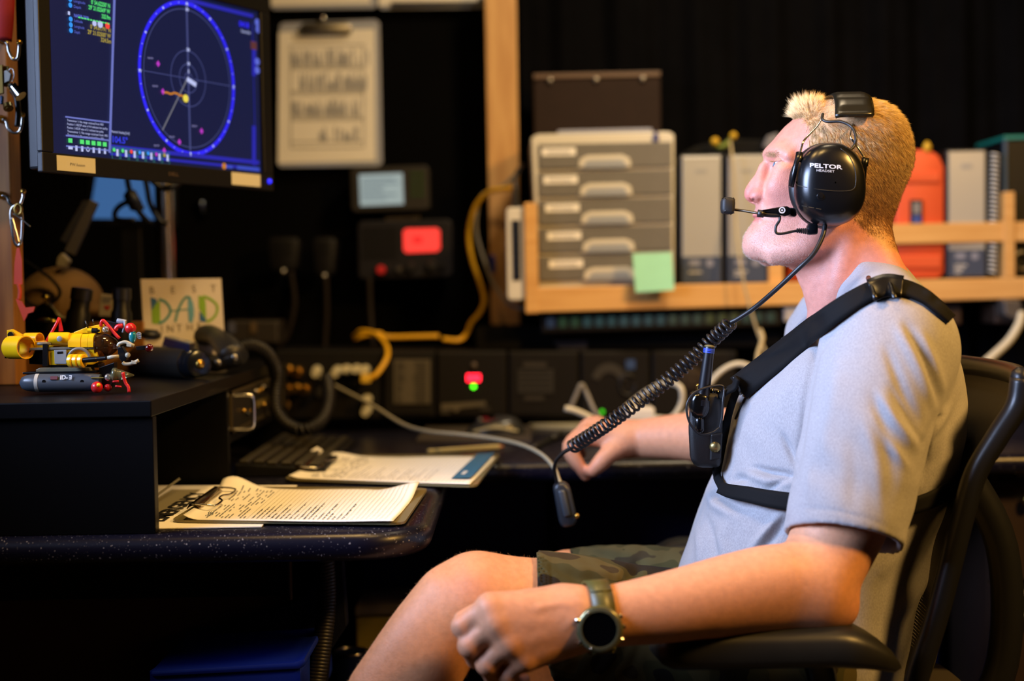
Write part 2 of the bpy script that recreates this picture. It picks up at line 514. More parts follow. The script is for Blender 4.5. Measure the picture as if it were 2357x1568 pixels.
# orange cases
M_or = mat('orange_case_plastic', (214, 84, 44), 0.5, bump=0.1, bscale=600)
root = empty('hard_case', at(2120, 640, 3.05), 'tall orange hard case with a black latch label right of the head', 'case')
pslab([(2070, 362), (2088, 345), (2140, 344), (2162, 358), (2174, 385), (2174, 628), (2160, 641), (2060, 641), (2060, 372)], 2.965, 0.12, 0.005).build('shell', M_or, root, smooth=True, auto=40)
pslab(rect(2062, 588, 2168, 618), 2.960, 0.01, 0.003).build('rib', M_or, root)
pslab(rect(2062, 396, 2165, 420), 2.960, 0.01, 0.003).build('rib', M_or, root)
pslab(rect(2096, 460, 2124, 515), 2.9585, 0.006, 0.001).build('latch_label', M_black, root)
t = MB(); ppatch(t, rect(2100, 496, 2120, 513), 2.958); t.build('latch_print', mat('blue_print', (40, 70, 150), .5), root)
t = MB(); ppatch(t, rect(2101, 466, 2119, 492), 2.958); t.build('latch_print', mat('grey_print', (120, 120, 125), .5), root)
p = at(2134, 350, 2.97); MB().lathe(p, p + V((0, 0, 0.022)), [(0, .008), (.5, .009), (.8, .006), (1, .002)], 12).build('valve_knob', mat('yellow_knob', (200, 160, 30), .4), root, smooth=True)
root = empty('hard_case', at(1880, 650, 3.05), 'orange hard case half hidden behind the neck', 'case')
pslab([(1828, 470), (1960, 468), (1962, 646), (1812, 649), (1812, 490)], 2.99, 0.12, 0.006).build('shell', M_or, root, smooth=True, auto=40)
pslab(rect(1818, 600, 1950, 626, .02), 2.985, 0.01, 0.003).build('rib', M_or, root)
# black teal edged case at the right end
root = empty('equipment_case', at(2340, 640, 3.1), 'black case with teal edge trim at the right end of the shelf', 'case')
M_tl = mat('teal_trim', (24, 120, 112), 0.4)
pslab([(2312, 322), (2440, 318), (2440, 637), (2312, 640)], 2.99, 0.17, 0.003).build('body', M_black, root)
pslab([(2311, 312), (2440, 309), (2440, 318), (2311, 322)], 2.985, 0.18, 0.002).build('top_trim', M_tl, root)
pslab([(2311, 322), (2319, 322), (2319, 640), (2311, 640)], 2.984, 0.01, 0.001).build('corner_trim', mat('blue_grey_trim', (52, 74, 96), .4), root)
c = at(2352, 600, 2.98)
MB().tube([c + V((0.018*math.cos(a), -0.003, 0.018*math.sin(a))) for a in np.linspace(0, 2*math.pi, 25)[:-1]], 0.003, 8, closed=True).build('pull_ring', M_steel, root, smooth=True)

# ---- clutter on top of the binders: black bag, green tape, hanging beige cable
pslab([(1572, 352), (1600, 336), (1680, 318), (1765, 322), (1800, 350), (1800, 358), (1572, 360)], 3.05, 0.12, 0.006).build('fabric_pouch', M_blackm, label='black fabric pouch lying on top of the two silver binders', cat='pouch')
pslab([(1757, 338), (1768, 312), (1790, 306), (1800, 330), (1796, 352)], 3.02, 0.02, 0.002).build('paper_scrap', mat('greyish_scrap', (110, 110, 118), .7), label='crumpled grey scrap sticking up behind the forehead', cat='paper')
root = empty('antenna_clip', at(1665, 340, 3.02), 'small green plastic clip where the beige cable hangs', 'clip')
M_gr = mat('green_plastic', (110, 125, 30), .5)
MB().tube(ppath([(1640, 326), (1655, 338), (1672, 332), (1688, 314)], 3.02), .005, 8).build('arm', M_gr, root, smooth=True)
MB().sphere(at(1646, 326, 3.015), .009).build('knob', mat('yellow_knob', (200, 160, 30), .4), root, smooth=True)
MB().sphere(at(1688, 313, 3.015), .008).build('knob', mat('yellow_knob', (200, 160, 30), .4), root, smooth=True)
M_beige = mat('beige_cable', (176, 160, 120), .5)
MB().tube(ppath([(1680, 322, 2.99), (1684, 350, 2.94), (1690, 420, 2.93), (1693, 500, 2.92), (1699, 570, 2.89), (1712, 650, 2.87), (1736, 740, 2.86), (1762, 810, 2.85), (1772, 830, 2.85)]), .0026, 8).build('hanging_cable', M_beige, smooth=True, label='beige cable hanging down in front of the binder and shelf', cat='cable')

# ================================================================== wall things left of the post
def clipb(x0, y0, x1, y1, label, clip=True):
    Y = 3.225
    root = empty('clipboard', at((x0+x1)/2, y1, Y), label, 'clipboard', 'clipboards hung on the black wall')
    pl = [(x0 + 6, y0 + 6), (x0 + 14, y0), (x1 - 12, y0 - 7), (x1 - 3, y0), (x1 + 4, y1 - 8), (x1 - 4, y1), (x0 + 8, y1 + 3), (x0, y1 - 5)]
    pslab(pl, Y, 0.004, 0.0008).build('backing_board', mat('clear_acrylic_board', (165, 170, 185), .2, spec=.6), root)
    pslab([(x0 + 4, y0 + 22), (x1 - 14, y0 + 14), (x1 - 12, y1 - 12), (x0 + 2, y1 - 6)], Y - .0015, .001).build('paper_sheet', M_paper, root)
    return root, Y
root, Y = clipb(638, 52, 876, 382, 'clipboard with a grey printed chart sheet hung beside the monitor')
t = MB(); rr = random.Random(3)
for (by, bh, ax, bx) in ((110, 40, 670, 850), (165, 42, 690, 845), (225, 42, 672, 830), (290, 34, 735, 830)):
    for k in range(int((bx - ax) / 5)):
        if rr.random() < .8:
            x = ax + k*5; h = bh * (.35 + .65*rr.random())
            ppatch(t, rect(x, by + bh - h, x + 3.6, by + bh), Y - .0025)
t.build('printed_chart', mat('chart_grey', (150, 152, 160), .8), root, kind='stuff')
t = MB()
for yy in (104, 152, 158, 210, 216, 270, 276, 326, 340): ppatch(t, rect(668, yy, 838, yy + 2, .01), Y - .0025)
ppatch(t, rect(668, 104, 670, 342), Y - .0025); ppatch(t, rect(836, 102, 838, 340), Y - .0025)
t.build('printed_frame', M_inkgrey, root)
cl = pslab([(690, 60), (700, 52), (795, 50), (808, 58), (806, 76), (692, 80)], Y - .012, .01, .002).build('clip', M_steel, root, smooth=True, auto=40)
MB().tube(ppath([(688, 66), (692, 80), (750, 82), (803, 78), (808, 64)], Y - .014), .002, 8).build('clip_wire', M_chrome, cl, smooth=True)
p = at(745, 44, Y); MB().lathe(p, p + V((0, -.02, 0)), [(0, .004), (.5, .004), (.7, .007), (1, .005)], 14).build('wall_hook', M_chrome, smooth=True, label='small chrome hook holding the clipboard with the grey chart', cat='hook')
clipb(622, -320, 864, 19, 'clipboard at the top edge, left of the two cut off by it')
root, Y = clipb(870, -320, 1112, 18, 'clipboard at the top edge next to the timber post')
pslab([(900, 4), (1106, 2), (1106, 12), (900, 16)], Y - .006, .004, .001).build('dark_pen', mat('navy_pen', (30, 32, 48), .4), label='dark pen tucked on the clipboard next to the timber post', cat='pen')

# ---- small plotter display
root = empty('plotter_display', at(895, 490, 3.2), 'small grey instrument with a pale lit screen and green buttons', 'instrument')
pslab([(806, 392), (812, 386), (978, 380), (986, 386), (988, 478), (980, 483), (816, 488), (809, 482)], 3.16, .07, .003).build('case', mat('instrument_case', (40, 37, 34), .55, spec=.25), root)
pslab([(826, 402), (926, 398), (929, 470), (829, 474)], 3.157, .004, .001).build('screen', glow('pale_lcd', (176, 190, 186), .75), root)
t = MB()
for k in range(6):
    ppatch(t, rect(832, 412 + k*9, 832 + rr.randint(50, 88), 415 + k*9, .02), 3.1565)
t.build('screen_lines', glow('lcd_line', (120, 140, 150), .5), root)
for k in range(8):
    px, py = 946 + (k % 2)*17, 396 + (k//2)*16
    pslab(rect(px, py, px + 12, py + 9, .02), 3.158, .004, .001).build('button', glow('green_button', (84, 120, 24), .12), root)
pslab([(886, 496), (964, 493), (964, 505), (887, 508)], 3.20, .03, .001).build('mounting_bracket', mat('bracket_grey', (92, 86, 80), .5), root)
# ---- marine radio with the red screen
root = empty('marine_radio', at(930, 642, 3.2), 'black radio set with a glowing red screen on the back wall', 'radio')
pslab([(822, 516), (830, 509), (1030, 504), (1040, 511), (1042, 630), (1034, 638), (832, 643), (824, 637)], 3.13, .1, .004).build('case', mat('radio_case', (18, 17, 24), .55, spec=.25), root)
pslab([(934, 527), (1005, 525), (1012, 531), (1013, 572), (1006, 579), (935, 582), (929, 576), (928, 533)], 3.127, .004, .001).build('screen', glow('red_screen', (255, 62, 52), 1.3), root)
t = MB(); letters(MB(), '', 0, 0, .01)
ppatch(t, rect(950, 545, 972, 560), 3.1265); t.build('screen_digits', glow('red_dim', (240, 40, 38), 1.0), root)
for k in range(9):
    pslab(rect(834, 526 + k*8.5, 915, 529 + k*8.5, .02), 3.1285, .003).build('grille_slot', M_blackm, root)
for px, py, r, m in ((877, 622, .0105, mat('red_knob', (190, 40, 48), .4)), (899, 621, .006, M_rubber), (920, 620, .007, M_steel), (946, 615, .011, M_rubber), (994, 612, .012, M_rubber), (1020, 612, .006, M_rubber)):
    p = at(px, py, 3.13); MB().lathe(p, p + V((0, -.016, 0)), [(0, r), (.8, r*.95), (1, r*.7)], 18).build('knob', m, root, smooth=True, auto=40)
# ---- two hand microphones hanging on the wall with their leads
M_mic = mat('mic_plastic', (14, 13, 14), .55, spec=.2)
M_lead = mat('brown_black_lead', (24, 17, 12), .7, spec=.2)
for (x0, y0, x1, y1, lead, lab) in ((613, 545, 690, 625, [(670, 625), (678, 700), (662, 770), (640, 800)], 'black hand microphone hanging below the clipboard, the left one'),
                                    (716, 545, 776, 636, [(750, 636), (752, 720), (748, 800), (752, 860)], 'black hand microphone hanging on the wall left of the radio set')):
    root = empty('hand_microphone', at((x0+x1)/2, y1, 3.18), lab, 'microphone', 'hand microphones on the wall')
    pslab([(x0 + 8, y0), (x1 - 8, y0), (x1, y0 + 12), (x1 - 6, y1 - 10), (x1 - 14, y1), (x0 + 14, y1), (x0 + 6, y1 - 10), (x0, y0 + 12)], 3.15, .045, .006).build('body', M_mic, root, smooth=True, auto=50)
    for k in range(4): pslab(rect(x0 + 16, y0 + 12 + k*9, x1 - 16, y0 + 15 + k*9), 3.1485, .003).build('grille_slot', M_blackm, root)
    p = at((x0+x1)/2, y1 - 6, 3.14); MB().lathe(p, p + V((0, 0, -.014)), [(0, .008), (1, .005)], 12).build('strain_relief', M_steel, root, smooth=True)
    MB().tube(ppath([(a, b) for a, b in lead], 3.12), .006, 8).build('lead', M_lead, root, smooth=True)
MB().tube(ppath([(850, 640, 3.12), (853, 720, 3.11), (858, 790, 3.08), (866, 870, 2.98)]), .006, 8).build('radio_lead', M_lead, smooth=True, label='dark lead hanging straight down from the radio set', cat='cable')

# ---- yellow network cables
M_yel = mat('yellow_cable', (224, 170, 24), .45)
MB().tube(ppath([(1178, 433, 3.02), (1150, 436, 3.04), (1122, 444, 3.06), (1092, 480, 3.08), (1079, 539, 3.1), (1087, 599, 3.1), (1106, 655, 3.1), (1114, 692, 3.1), (1104, 720, 3.1), (1084, 744, 3.08), (1075, 766, 3.06), (1056, 783, 3.04), (1018, 781, 3.04)]), .0052, 10).build('network_cable', M_yel, smooth=True, label='yellow network cable arching down beside the timber post', cat='cable')
MB().tube(ppath([(1010, 774, 3.06), (960, 775, 3.06), (892, 776, 3.06), (872, 768, 3.05), (845, 771, 3.05), (815, 780, 3.06)]), .0052, 10).build('network_cable', M_yel, smooth=True, label='yellow network cable lying level above the equipment racks', cat='cable')
root = empty('patch_cable', at(842, 872, 2.9), 'yellow patch cable looping down into the connector panel', 'cable')
MB().tube(ppath([(815, 776, 3.04), (832, 763, 3.02), (862, 768, 3.0), (882, 785, 2.98), (892, 806, 2.95), (888, 830, 2.92), (866, 862, 2.90), (846, 872, 2.90)]), .0052, 10).build('lead', M_yel, root, smooth=True)
pslab(rect(830, 862, 852, 882), 2.89, .02, .002).build('plug', mat('yellow_plug', (220, 180, 60), .35), root)
MB().tube(ppath([(1195, 395, 3.06), (1155, 430, 3.07), (1110, 450, 3.08), (1096, 500, 3.09), (1098, 545, 3.1), (1117, 606, 3.09), (1137, 655, 3.06), (1170, 698, 3.0), (1207, 712, 2.96)]), .004, 8).build('grey_cable', mat('grey_cable', (130, 124, 112), .5), smooth=True, label='thin grey cable beside the yellow one at the timber post', cat='cable')
pslab([(1128, 586), (1138, 586), (1142, 600), (1142, 622), (1136, 632), (1128, 626)], 3.09, .02, .002).build('connector_hood', mat('blue_connector', (30, 34, 110), .4), label='small dark blue connector hanging against the timber post', cat='connector')
# ---- white network switch
root = empty('network_switch', at(1187, 690, 2.95), 'white upright network switch left of the shelf', 'network switch')
pslab([(1165, 484), (1170, 478), (1203, 477), (1208, 483), (1210, 684), (1203, 691), (1174, 692), (1168, 685)], 2.91, .11, .003).build('case', M_white, root)
pslab([(1177, 507), (1197, 507), (1199, 645), (1180, 646)], 2.908, .004, .0005).build('port_panel', mat('navy_panel', (18, 24, 40), .3), root)
for k in range(7):
    pslab(rect(1183, 516 + k*18, 1194, 524 + k*18), 2.907, .003).build('port', mat('port_dark', (40, 48, 66), .3), root)
root = empty('power_plug', at(1187, 475, 2.95), 'black plug in the top of the white switch', 'plug')
pslab([(1180, 432), (1192, 430), (1195, 476), (1178, 477)], 2.94, .02, .003).build('body', M_rubber, root)
MB().tube(ppath([(1186, 434, 2.95), (1184, 412, 2.96), (1192, 392, 2.98), (1204, 380, 3.04)]), .004, 8).build('lead', M_rubber, root, smooth=True)

# ================================================================== things under the shelf
root = empty('button_panel', at(1505, 768, 3.0), 'long black switch panel with a row of dim square keys under the shelf', 'switch panel')
pslab([(1246, 727), (1800, 711), (1800, 750), (1246, 768)], 2.955, .16, .003).build('case', M_black, root)
cols = [(60, 74, 96), (56, 84, 58), (56, 84, 58)] + [(60, 92, 92)]*3 + [(70, 98, 98)]*4 + [(80, 94, 76)]*3 + [(98, 100, 58)]*3 + [(70, 90, 74)]*3
for k, cc in enumerate(cols):
    px = 1258 + k * 28.2
    pslab(rect(px, 733 - k*.75, px + 19, 755 - k*.75, .02), 2.953, .008, .0015).build('key', glow('key_glow_%d' % k, cc, .38), root)
pslab([(1806, 708), (1862, 706), (1862, 738), (1806, 740)], 2.95, .05, .002).build('power_strip', M_white, label='white outlet strip end under the shelf in front of the collar', cat='power strip')
t = empty('dark_ledge', at(1400, 800, 3.0), 'long dark ledge below the key panel', 'ledge')
pslab([(1095, 752), (1800, 748), (1800, 800), (1095, 806)], 3.02, .2, .004).build('board', M_blackm, t)
pslab([(1273, 786), (1352, 784), (1350, 806), (1290, 808)], 3.016, .004).build('faint_plate', mat('dim_plate', (44, 44, 54), .5), t)

# ---- rack units standing at the back of the desk
M_rack = mat('rack_black', (13, 11, 10), .6, var=.15, spec=.2)
M_plate = mat('dim_label_plate', (84, 78, 66), .6, spec=.2)
def unit(x0, x1, label, y0=808, y1=962, Y=2.94):
    r = empty('rack_unit', at((x0+x1)/2, y1, Y + .1), label, 'rack unit', 'black rack units at the back of the desk')
    pslab(rect(x0, y0, x1 - 3, y1), Y, .2, .004).build('case', M_rack, r)
    pslab(rect(x0 + 5, y0 + 6, x1 - 8, y1 - 8), Y - .003, .004, .001).build('front_plate', mat('rack_front', (17, 14, 12), .55, spec=.2), r)
    return r
r = unit(882, 1004, 'black rack unit with a striped silver label plate')
pslab(rect(906, 828, 990, 930), 2.934, .004, .001).build('label_plate', M_plate, r)
t = MB(); q = random.Random(5)
for k in range(14):
    ppatch(t, rect(912, 834 + k*6.8, 912 + q.randint(8, 22), 838 + k*6.8), 2.9335); ppatch(t, rect(950 + q.randint(0, 8), 834 + k*6.8, 982, 838 + k*6.8), 2.9335)
t.build('label_print', mat('dark_print', (40, 36, 30), .6), r)
r = unit(1004, 1170, 'black rack unit with red digits and a green light')
pslab(rect(1074, 862, 1106, 878), 2.934, .003).build('digit_window', M_blackm, r)
t = MB(); letters_M = None
for k in range(3):
    x = 1075 + k*11
    for (a, b, c_, d) in ((0, 0, 8, 2), (0, 7, 8, 9), (0, 14, 8, 16), (0, 0, 2, 16), (6, 0, 8, 16)):
        ppatch(t, rect(x + a, 862 + b, x + c_, 862 + d), 2.9335)
t.build('digits', glow('red_digits', (255, 30, 50), 9.0), r)
p = at(1090, 890, 2.934); MB().sphere(p, .0042).build('green_light', glow('green_led', (70, 220, 20), 7.0), r, smooth=True)
p = at(1091, 841, 2.934); MB().sphere(p, .006).build('indicator', mat('dull_lens', (90, 78, 70), .3), r, smooth=True)
pslab([(1015, 930), (1118, 924), (1118, 934), (1060, 940), (1050, 950), (1040, 942), (1016, 944)], 2.934, .003).build('name_strip', M_plate, r)
pslab(rect(1014, 944, 1036, 954), 2.934, .003).build('label_plate', mat('dim_plate2', (42, 38, 32), .5), r)
pslab(rect(1105, 938, 1128, 946), 2.934, .003).build('label_plate', mat('dim_plate2', (42, 38, 32), .5), r)
pslab(rect(1108, 962, 1124, 968), 2.93, .003).build('red_light', glow('dim_red', (150, 20, 30), .5), r)
r = unit(1170, 1336, 'black rack unit with a dim square panel behind the far hand')
pslab(rect(1192, 850, 1274, 905), 2.934, .003).build('panel', mat('dim_panel', (36, 34, 30), .5), r)
pslab(rect(1204, 834, 1258, 846), 2.934, .003).build('label_plate', mat('dim_plate2', (42, 38, 32), .5), r)
pslab(rect(1206, 912, 1252, 922), 2.934, .003).build('label_plate', mat('dim_plate2', (42, 38, 32), .5), r)
for k in range(4): pslab(rect(1196, 856 + k*12, 1268, 858 + k*12), 2.933, .002).build('panel_line', M_blackm, r)
r = unit(1336, 1500, 'black rack unit with a curved scale and a blue sticker')
sc = [(1360 + 42 - 42*math.cos(a), 884 - 48*math.sin(a)) for a in np.linspace(.3, 2.9, 12)] + [(1360 + 42 - 24*math.cos(a), 884 - 26*math.sin(a)) for a in np.linspace(2.9, .3, 12)]
pslab(sc, 2.934, .003).build('scale', mat('dim_scale', (44, 41, 35), .5), r)
pslab(rect(1441, 828, 1462, 850), 2.934, .003).build('blue_sticker', mat('blue_sticker', (40, 66, 110), .5), r)
MB().sphere(at(1386, 948, 2.934), .0042).build('green_light', glow('green_led2', (60, 200, 20), 1.8), r, smooth=True)
MB().tube(ppath([(1445 + 18*math.cos(a), 885 + 24*math.sin(a)) for a in np.linspace(0, 5.5, 9)], 2.934), .003, 6).build('trim_ring', M_rubber, r, smooth=True)
r = unit(1500, 1700, 'black rack unit with a round socket behind the coiled cord')
p = at(1592, 872, 2.936); MB().lathe(p, p + V((0, -.012, 0)), [(0, .024), (.7, .024), (.75, .016), (1, .014)], 24).build('round_socket', mat('dull_ring', (60, 50, 40), .4, .4), r, smooth=True, auto=40)
# ---- connector panel with brass plugs
r = empty('patch_bay', at(740, 960, 2.9), 'connector panel with rows of brass plugs left of the rack units', 'connector panel')
pslab(rect(632, 806, 880, 965), 2.95, .2, .004).build('case', M_rack, r)
M_brass = mat('brass', (188, 150, 70), .3, 1.0)
M_ivory = mat('ivory_plug', (196, 190, 160), .35)
q = random.Random(9)
for (px, py, m_) in [(648, 852, M_brass), (668, 852, M_brass), (690, 854, M_brass), (664, 892, M_brass), (684, 893, M_brass), (706, 894, M_brass), (658, 930, M_brass), (730, 852, M_ivory), (778, 852, M_ivory), (800, 851, M_ivory), (822, 850, M_ivory), (842, 851, M_ivory), (746, 898, M_steel), (846, 918, M_ivory), (846, 940, M_ivory)]:
    p = at(px, py, 2.95); d = V((q.uniform(-.1, .1), -1, q.uniform(-.15, .1))).normalized()
    MB().lathe(p, p + d*.045, [(0, .010), (.4, .010), (.42, .0075), (.8, .0075), (.82, .009), (1, .008)], 14).build('plug', m_, r, smooth=True, auto=40)
# dim box with a blue and an ivory patch behind the card
r = empty('junction_box', at(580, 790, 3.0), 'dark junction box just right of the card', 'box')
pslab(rect(522, 738, 640, 790), 2.95, .1, .004).build('case', mat('dim_box', (34, 28, 22), .5), r)
pslab(rect(526, 742, 540, 766), 2.946, .005).build('bluish_label', mat('bluish_label', (74, 78, 100), .5), r)
pslab(rect(576, 742, 590, 766), 2.946, .005).build('tan_label', mat('tan_label', (80, 64, 40), .5), r)
# ================================================================== desk
def desk_material():
    m = bpy.data.materials.new('navy_speckled_laminate'); m.use_nodes = True
    nt = m.node_tree; b = nt.nodes['Principled BSDF']
    b.inputs['Roughness'].default_value = .32; b.inputs['Specular IOR Level'].default_value = .35
    tc = nt.nodes.new('ShaderNodeTexCoord')
    n = nt.nodes.new('ShaderNodeTexNoise'); n.inputs['Scale'].default_value = 400; n.inputs['Detail'].default_value = 1
    r = nt.nodes.new('ShaderNodeValToRGB')
    r.color_ramp.elements[0].position = .69; r.color_ramp.elements[0].color = lin((13, 13, 30)) + (1,)
    r.color_ramp.elements[1].position = .76; r.color_ramp.elements[1].color = lin((150, 150, 160)) + (1,)
    nt.links.new(tc.outputs['Object'], n.inputs['Vector']); nt.links.new(n.outputs['Fac'], r.inputs['Fac'])
    nt.links.new(r.outputs['Color'], b.inputs['Base Color']); return m
M_desk = desk_material()
ZD = 0.75
def desk_top():
    out = [(XL + .002, 1.70)]
    def arc(cx, cy, r, a0, a1, n=10):
        for k in range(n + 1):
            a = math.radians(a0 + (a1 - a0) * k / n); out.append((cx + r*math.cos(a), cy + r*math.sin(a)))
    arc(-.195, 1.79, .09, -90, -2, 12)
    arc(-.005, 2.275, .10, 178, 92, 8)
    out += [(.2, 2.375), (XR - .002, 2.375), (XR - .002, 3.2), (XL + .002, 3.2)]
    bm = bmesh.new()
    vs = [bm.verts.new((x, y, ZD)) for x, y in out]
    f = bm.faces.new(vs); r = bmesh.ops.extrude_face_region(bm, geom=[f])
    for v in r['geom']:
        if isinstance(v, bmesh.types.BMVert): v.co.z = ZD - .036
    bmesh.ops.recalc_face_normals(bm, faces=bm.faces[:])
    es = [e for e in bm.edges if abs(e.verts[0].co.z - e.verts[1].co.z) < 1e-7]
    bmesh.ops.bevel(bm, geom=es, offset=.0165, segments=5, profile=.5, affect='EDGES')
    return MB().bm(bm)
root = empty('desk', (0, 2.6, 0), 'dark navy speckled desk with a rounded bullnose edge running around the corner', 'desk')
desk_top().build('desktop', M_desk, root, smooth=True, auto=50)
M_under = mat('brown_cabinet_panel', (84, 56, 30), .7, var=.15, vscale=4, spec=.2)
M_navy = mat('navy_cabinet', (12, 14, 56), .6, var=.1, spec=.2)
MB().box((XL + .01, 2.0, .02), (-.32, 2.02, ZD - .036)).build('modesty_panel', M_under, root)
MB().box((XL + .01, 1.985, .615), (-.32, 2.0, ZD - .036)).build('upper_rail', mat('darker_brown', (20, 14, 9), .7, spec=.2), root)
# dark blue cabinets below the right hand part of the desk
for k in range(3):
    r = empty('base_cabinet', (.0 + .36*k, 2.9, 0), ('dark blue cabinet under the desk nearest the clipboards', 'dark blue cabinet under the desk below the far hand', 'dark blue cabinet under the desk behind the seated man')[k], 'cabinet', 'dark blue cabinets under the desk')
    x0 = -.30 + .37*k
    MB().box((x0, 2.66, .02), (x0 + .36, 3.15, ZD - .037), .003).build('body', M_navy, r)
    for j in range(3):
        MB().box((x0 + .01, 2.645, .06 + .215*j), (x0 + .35, 2.66, .255 + .215*j), .003).build('drawer', M_navy, r)
# brown drawer cabinet at the right
r = empty('file_cabinet', (.98, 2.6, 0), 'dark brown drawer cabinet with label strips behind the chair', 'cabinet')
M_file = mat('dark_brown_steel', (44, 31, 22), .45, var=.1)
MB().box((.82, 2.46, .02), (1.5, 3.1, ZD - .037), .003).build('body', M_file, r)
def lab_plate(px, py, s, parent, x1):
    fr = frame(at(px, py, 2.436), (1, 0, 0), (0, 0, 1))
    b = MB(fr); b.box((-.03, 0, -.009), (.09, .004, .014)); o = b.build('label_strip', M_black, parent)
    t = MB(fr); letters(t, s, .0, -.003, .011, -.0006); t.build('label_text', mat('label_white', (190, 180, 160), .6), o)
for j, (y0, y1) in enumerate(((1062, 1336), (1348, 1700))):
    d = pslab([(2282, y0), (2470, y0 - 2), (2470, y1 - 2), (2282, y1)], 2.442, .017, .002).build('drawer', M_file, r)
    lab_plate((2343, 2335)[j], (1096, 1366)[j], ('STATIONERY', 'LABELS')[j], d, 0)
    p = at((2362, 2362)[j], (1150, 1416)[j], 2.44)
    MB().lathe(p, p + V((0, -.02, 0)), [(0, .006), (.4, .006), (.6, .012), (1, .009)], 16).build('knob', M_brass, d, smooth=True)

# ================================================================== black riser on the desk
M_rise = mat('black_riser_laminate', (7, 7, 9), .42, spec=.15)
RX, RZ = -.437, .913
root = empty('desk_riser', (-1.0, 2.2, ZD), 'black monitor riser with open side standing on the left of the desk', 'riser')
MB().box((XL + .01, 1.715, RZ - .02), (RX, 2.76, RZ), .0015).build('top_board', M_rise, root)
MB().box((XL + .01, 1.720, ZD + .0005), (RX, 1.738, RZ - .0205), .001).build('front_panel', M_rise, root)
MB().box((XL + .01, 2.17, ZD + .0005), (RX, 2.186, RZ - .0205), .001).build('divider', M_rise, root)
MB().box((XL + .01, 2.73, ZD + .0005), (RX, 2.748, RZ - .0205), .001).build('back_panel', M_rise, root)
MB().box((-.80, 2.1865, .808), (RX - .004, 2.7295, .822), .001).build('inner_shelf', M_rise, root)
# rack radio inside, chrome handle towards the operator
r = empty('rack_radio', (-.6, 2.45, .822), 'dark rack radio with a chrome handle inside the riser', 'radio')
MB().box((-.78, 2.20, .823), (RX - .002, 2.70, .889), .002).build('case', mat('radio_dark', (24, 22, 18), .4), r)
fx = RX - .0015
b = MB(); 
for (y0, z0, y1, z1) in ((2.2, .823, 2.205, .889), (2.2, .8845, 2.70, .889), (2.2, .823, 2.70, .8275), (2.695, .823, 2.70, .889)):
    b.box((fx - .002, y0, z0), (fx + .003, y1, z1))
b.build('front_trim', mat('dull_trim', (90, 80, 60), .3, .6), r)
q = random.Random(2)
for k in range(14):
    y, z = 2.26 + .40*q.random(), .836 + .042*q.random()
    MB().lathe((fx, y, z), (fx + .006, y, z), [(0, .004), (1, .003)], 10).build('front_button', q.choice([M_brass, M_steel, M_rubber]), r, smooth=True)
MB().box((fx, 2.42, .846), (fx + .003, 2.54, .856), .0005).build('front_label', mat('brass_label', (150, 130, 70), .35, .6), r)
hx = fx + .032
h = [(fx, 2.212, .882), (hx - .006, 2.214, .882), (hx, 2.216, .877), (hx + .001, 2.216, .855), (hx, 2.216, .836), (hx - .007, 2.214, .829), (fx, 2.212, .829)]
MB().tube(spline(h, 6), .0034, 10).build('handle', M_chrome, r, smooth=True)
# keyboard lying lengthwise in front of it
r = empty('keyboard', (-.37, 2.46, ZD), 'black keyboard lying lengthwise in front of the rack radio', 'keyboard')
MB().prism([(-.440, ZD + .0005), (-.298, ZD + .0005), (-.298, ZD + .012), (-.44, ZD + .022)], 2.235, 2.68, .002).build('case', M_black, r)
proto = None; M_key = mat('key_plastic', (40, 36, 28), .35)
kz = lambda x: ZD + .0215 - (x + .44) / .142 * .0095
for i in range(6):
    for j in range(22):
        x, y = -.427 + i*.0218, 2.248 + j*.0192 + (.006 if i % 2 else 0)
        if y > 2.665: continue
        if proto is None:
            proto = MB().box((-.0080, -.0072, 0), (.0080, .0072, .007), .0018, seg=1).build('key', M_key); me = proto.data
            o = proto
        else:
            o = bpy.data.objects.new('key', me); COL.objects.link(o)
        put(o, r, V((x, y, kz(x))))
pslab([(714, 1038), (730, 1028), (743, 1036), (727, 1047)], [2.40, 2.42, 2.43, 2.41], .006, .001, (0, 0, -1)).build('paper_tag', M_paper, label='little white paper tag lying on the keyboard', cat='tag')

# ================================================================== sheets and clipboards on the desk
def flat_frame(pa, pb, z):
    """frame lying on a horizontal plane: x from picture point a to b, local -y up"""
    A, B = onz(pa[0], pa[1], z), onz(pb[0], pb[1], z)
    x = (B - A).normalized(); return frame(A, x, V((0, 0, 1)).cross(x)), (B - A).length
# emergency sheet: outline given by picture corners on the desk plane
c = [onz(x, y, ZD + .001) for x, y in ((352, 1219), (602, 1214), (684, 1119), (402, 1119))]
c = [c[0] + V((-.03, 0, 0)), c[1], c[2], c[3] + V((-.03, 0, 0))]
r = empty('emergency_sheet', (-.4, 1.85, ZD), 'sheet with the bold word EMERGENCY under the near clipboard', 'paper')
b = MB(); b.add(c + [p + V((0, 0, .0012)) for p in c], [(3, 2, 1, 0), (4, 5, 6, 7), (0, 1, 5, 4), (1, 2, 6, 5), (2, 3, 7, 6), (3, 0, 4, 7)]); b.build('sheet', M_paper, r)
c2 = [onz(x, y, ZD + .0025) for x, y in ((340, 1160), (395, 1127), (462, 1127), (430, 1148), (352, 1195))]
b = MB(); b.add(c2, [(0, 1, 2, 3, 4)]); b.build('grey_header', mat('grey_header_print', (150, 142, 112), .8), r)
fr, L = flat_frame((372, 1200), (474, 1133), ZD + .003)
t = MB(fr); letters_fit(t, 'EMERGENCY', 0, L, -.002, .034, 0, .0012); t.build('lettering', mat('black_ink', (12, 12, 12), .7), r)
# clear plastic sleeve edge standing against the riser
pslab([(356, 1140), (412, 1100), (415, 1104), (358, 1146)], [1.93, 2.06, 2.06, 1.93], .002).build('plastic_sleeve', mat('clear_sleeve', (120, 118, 100), .3), label='clear plastic sleeve edge leaning inside the riser', cat='sleeve')

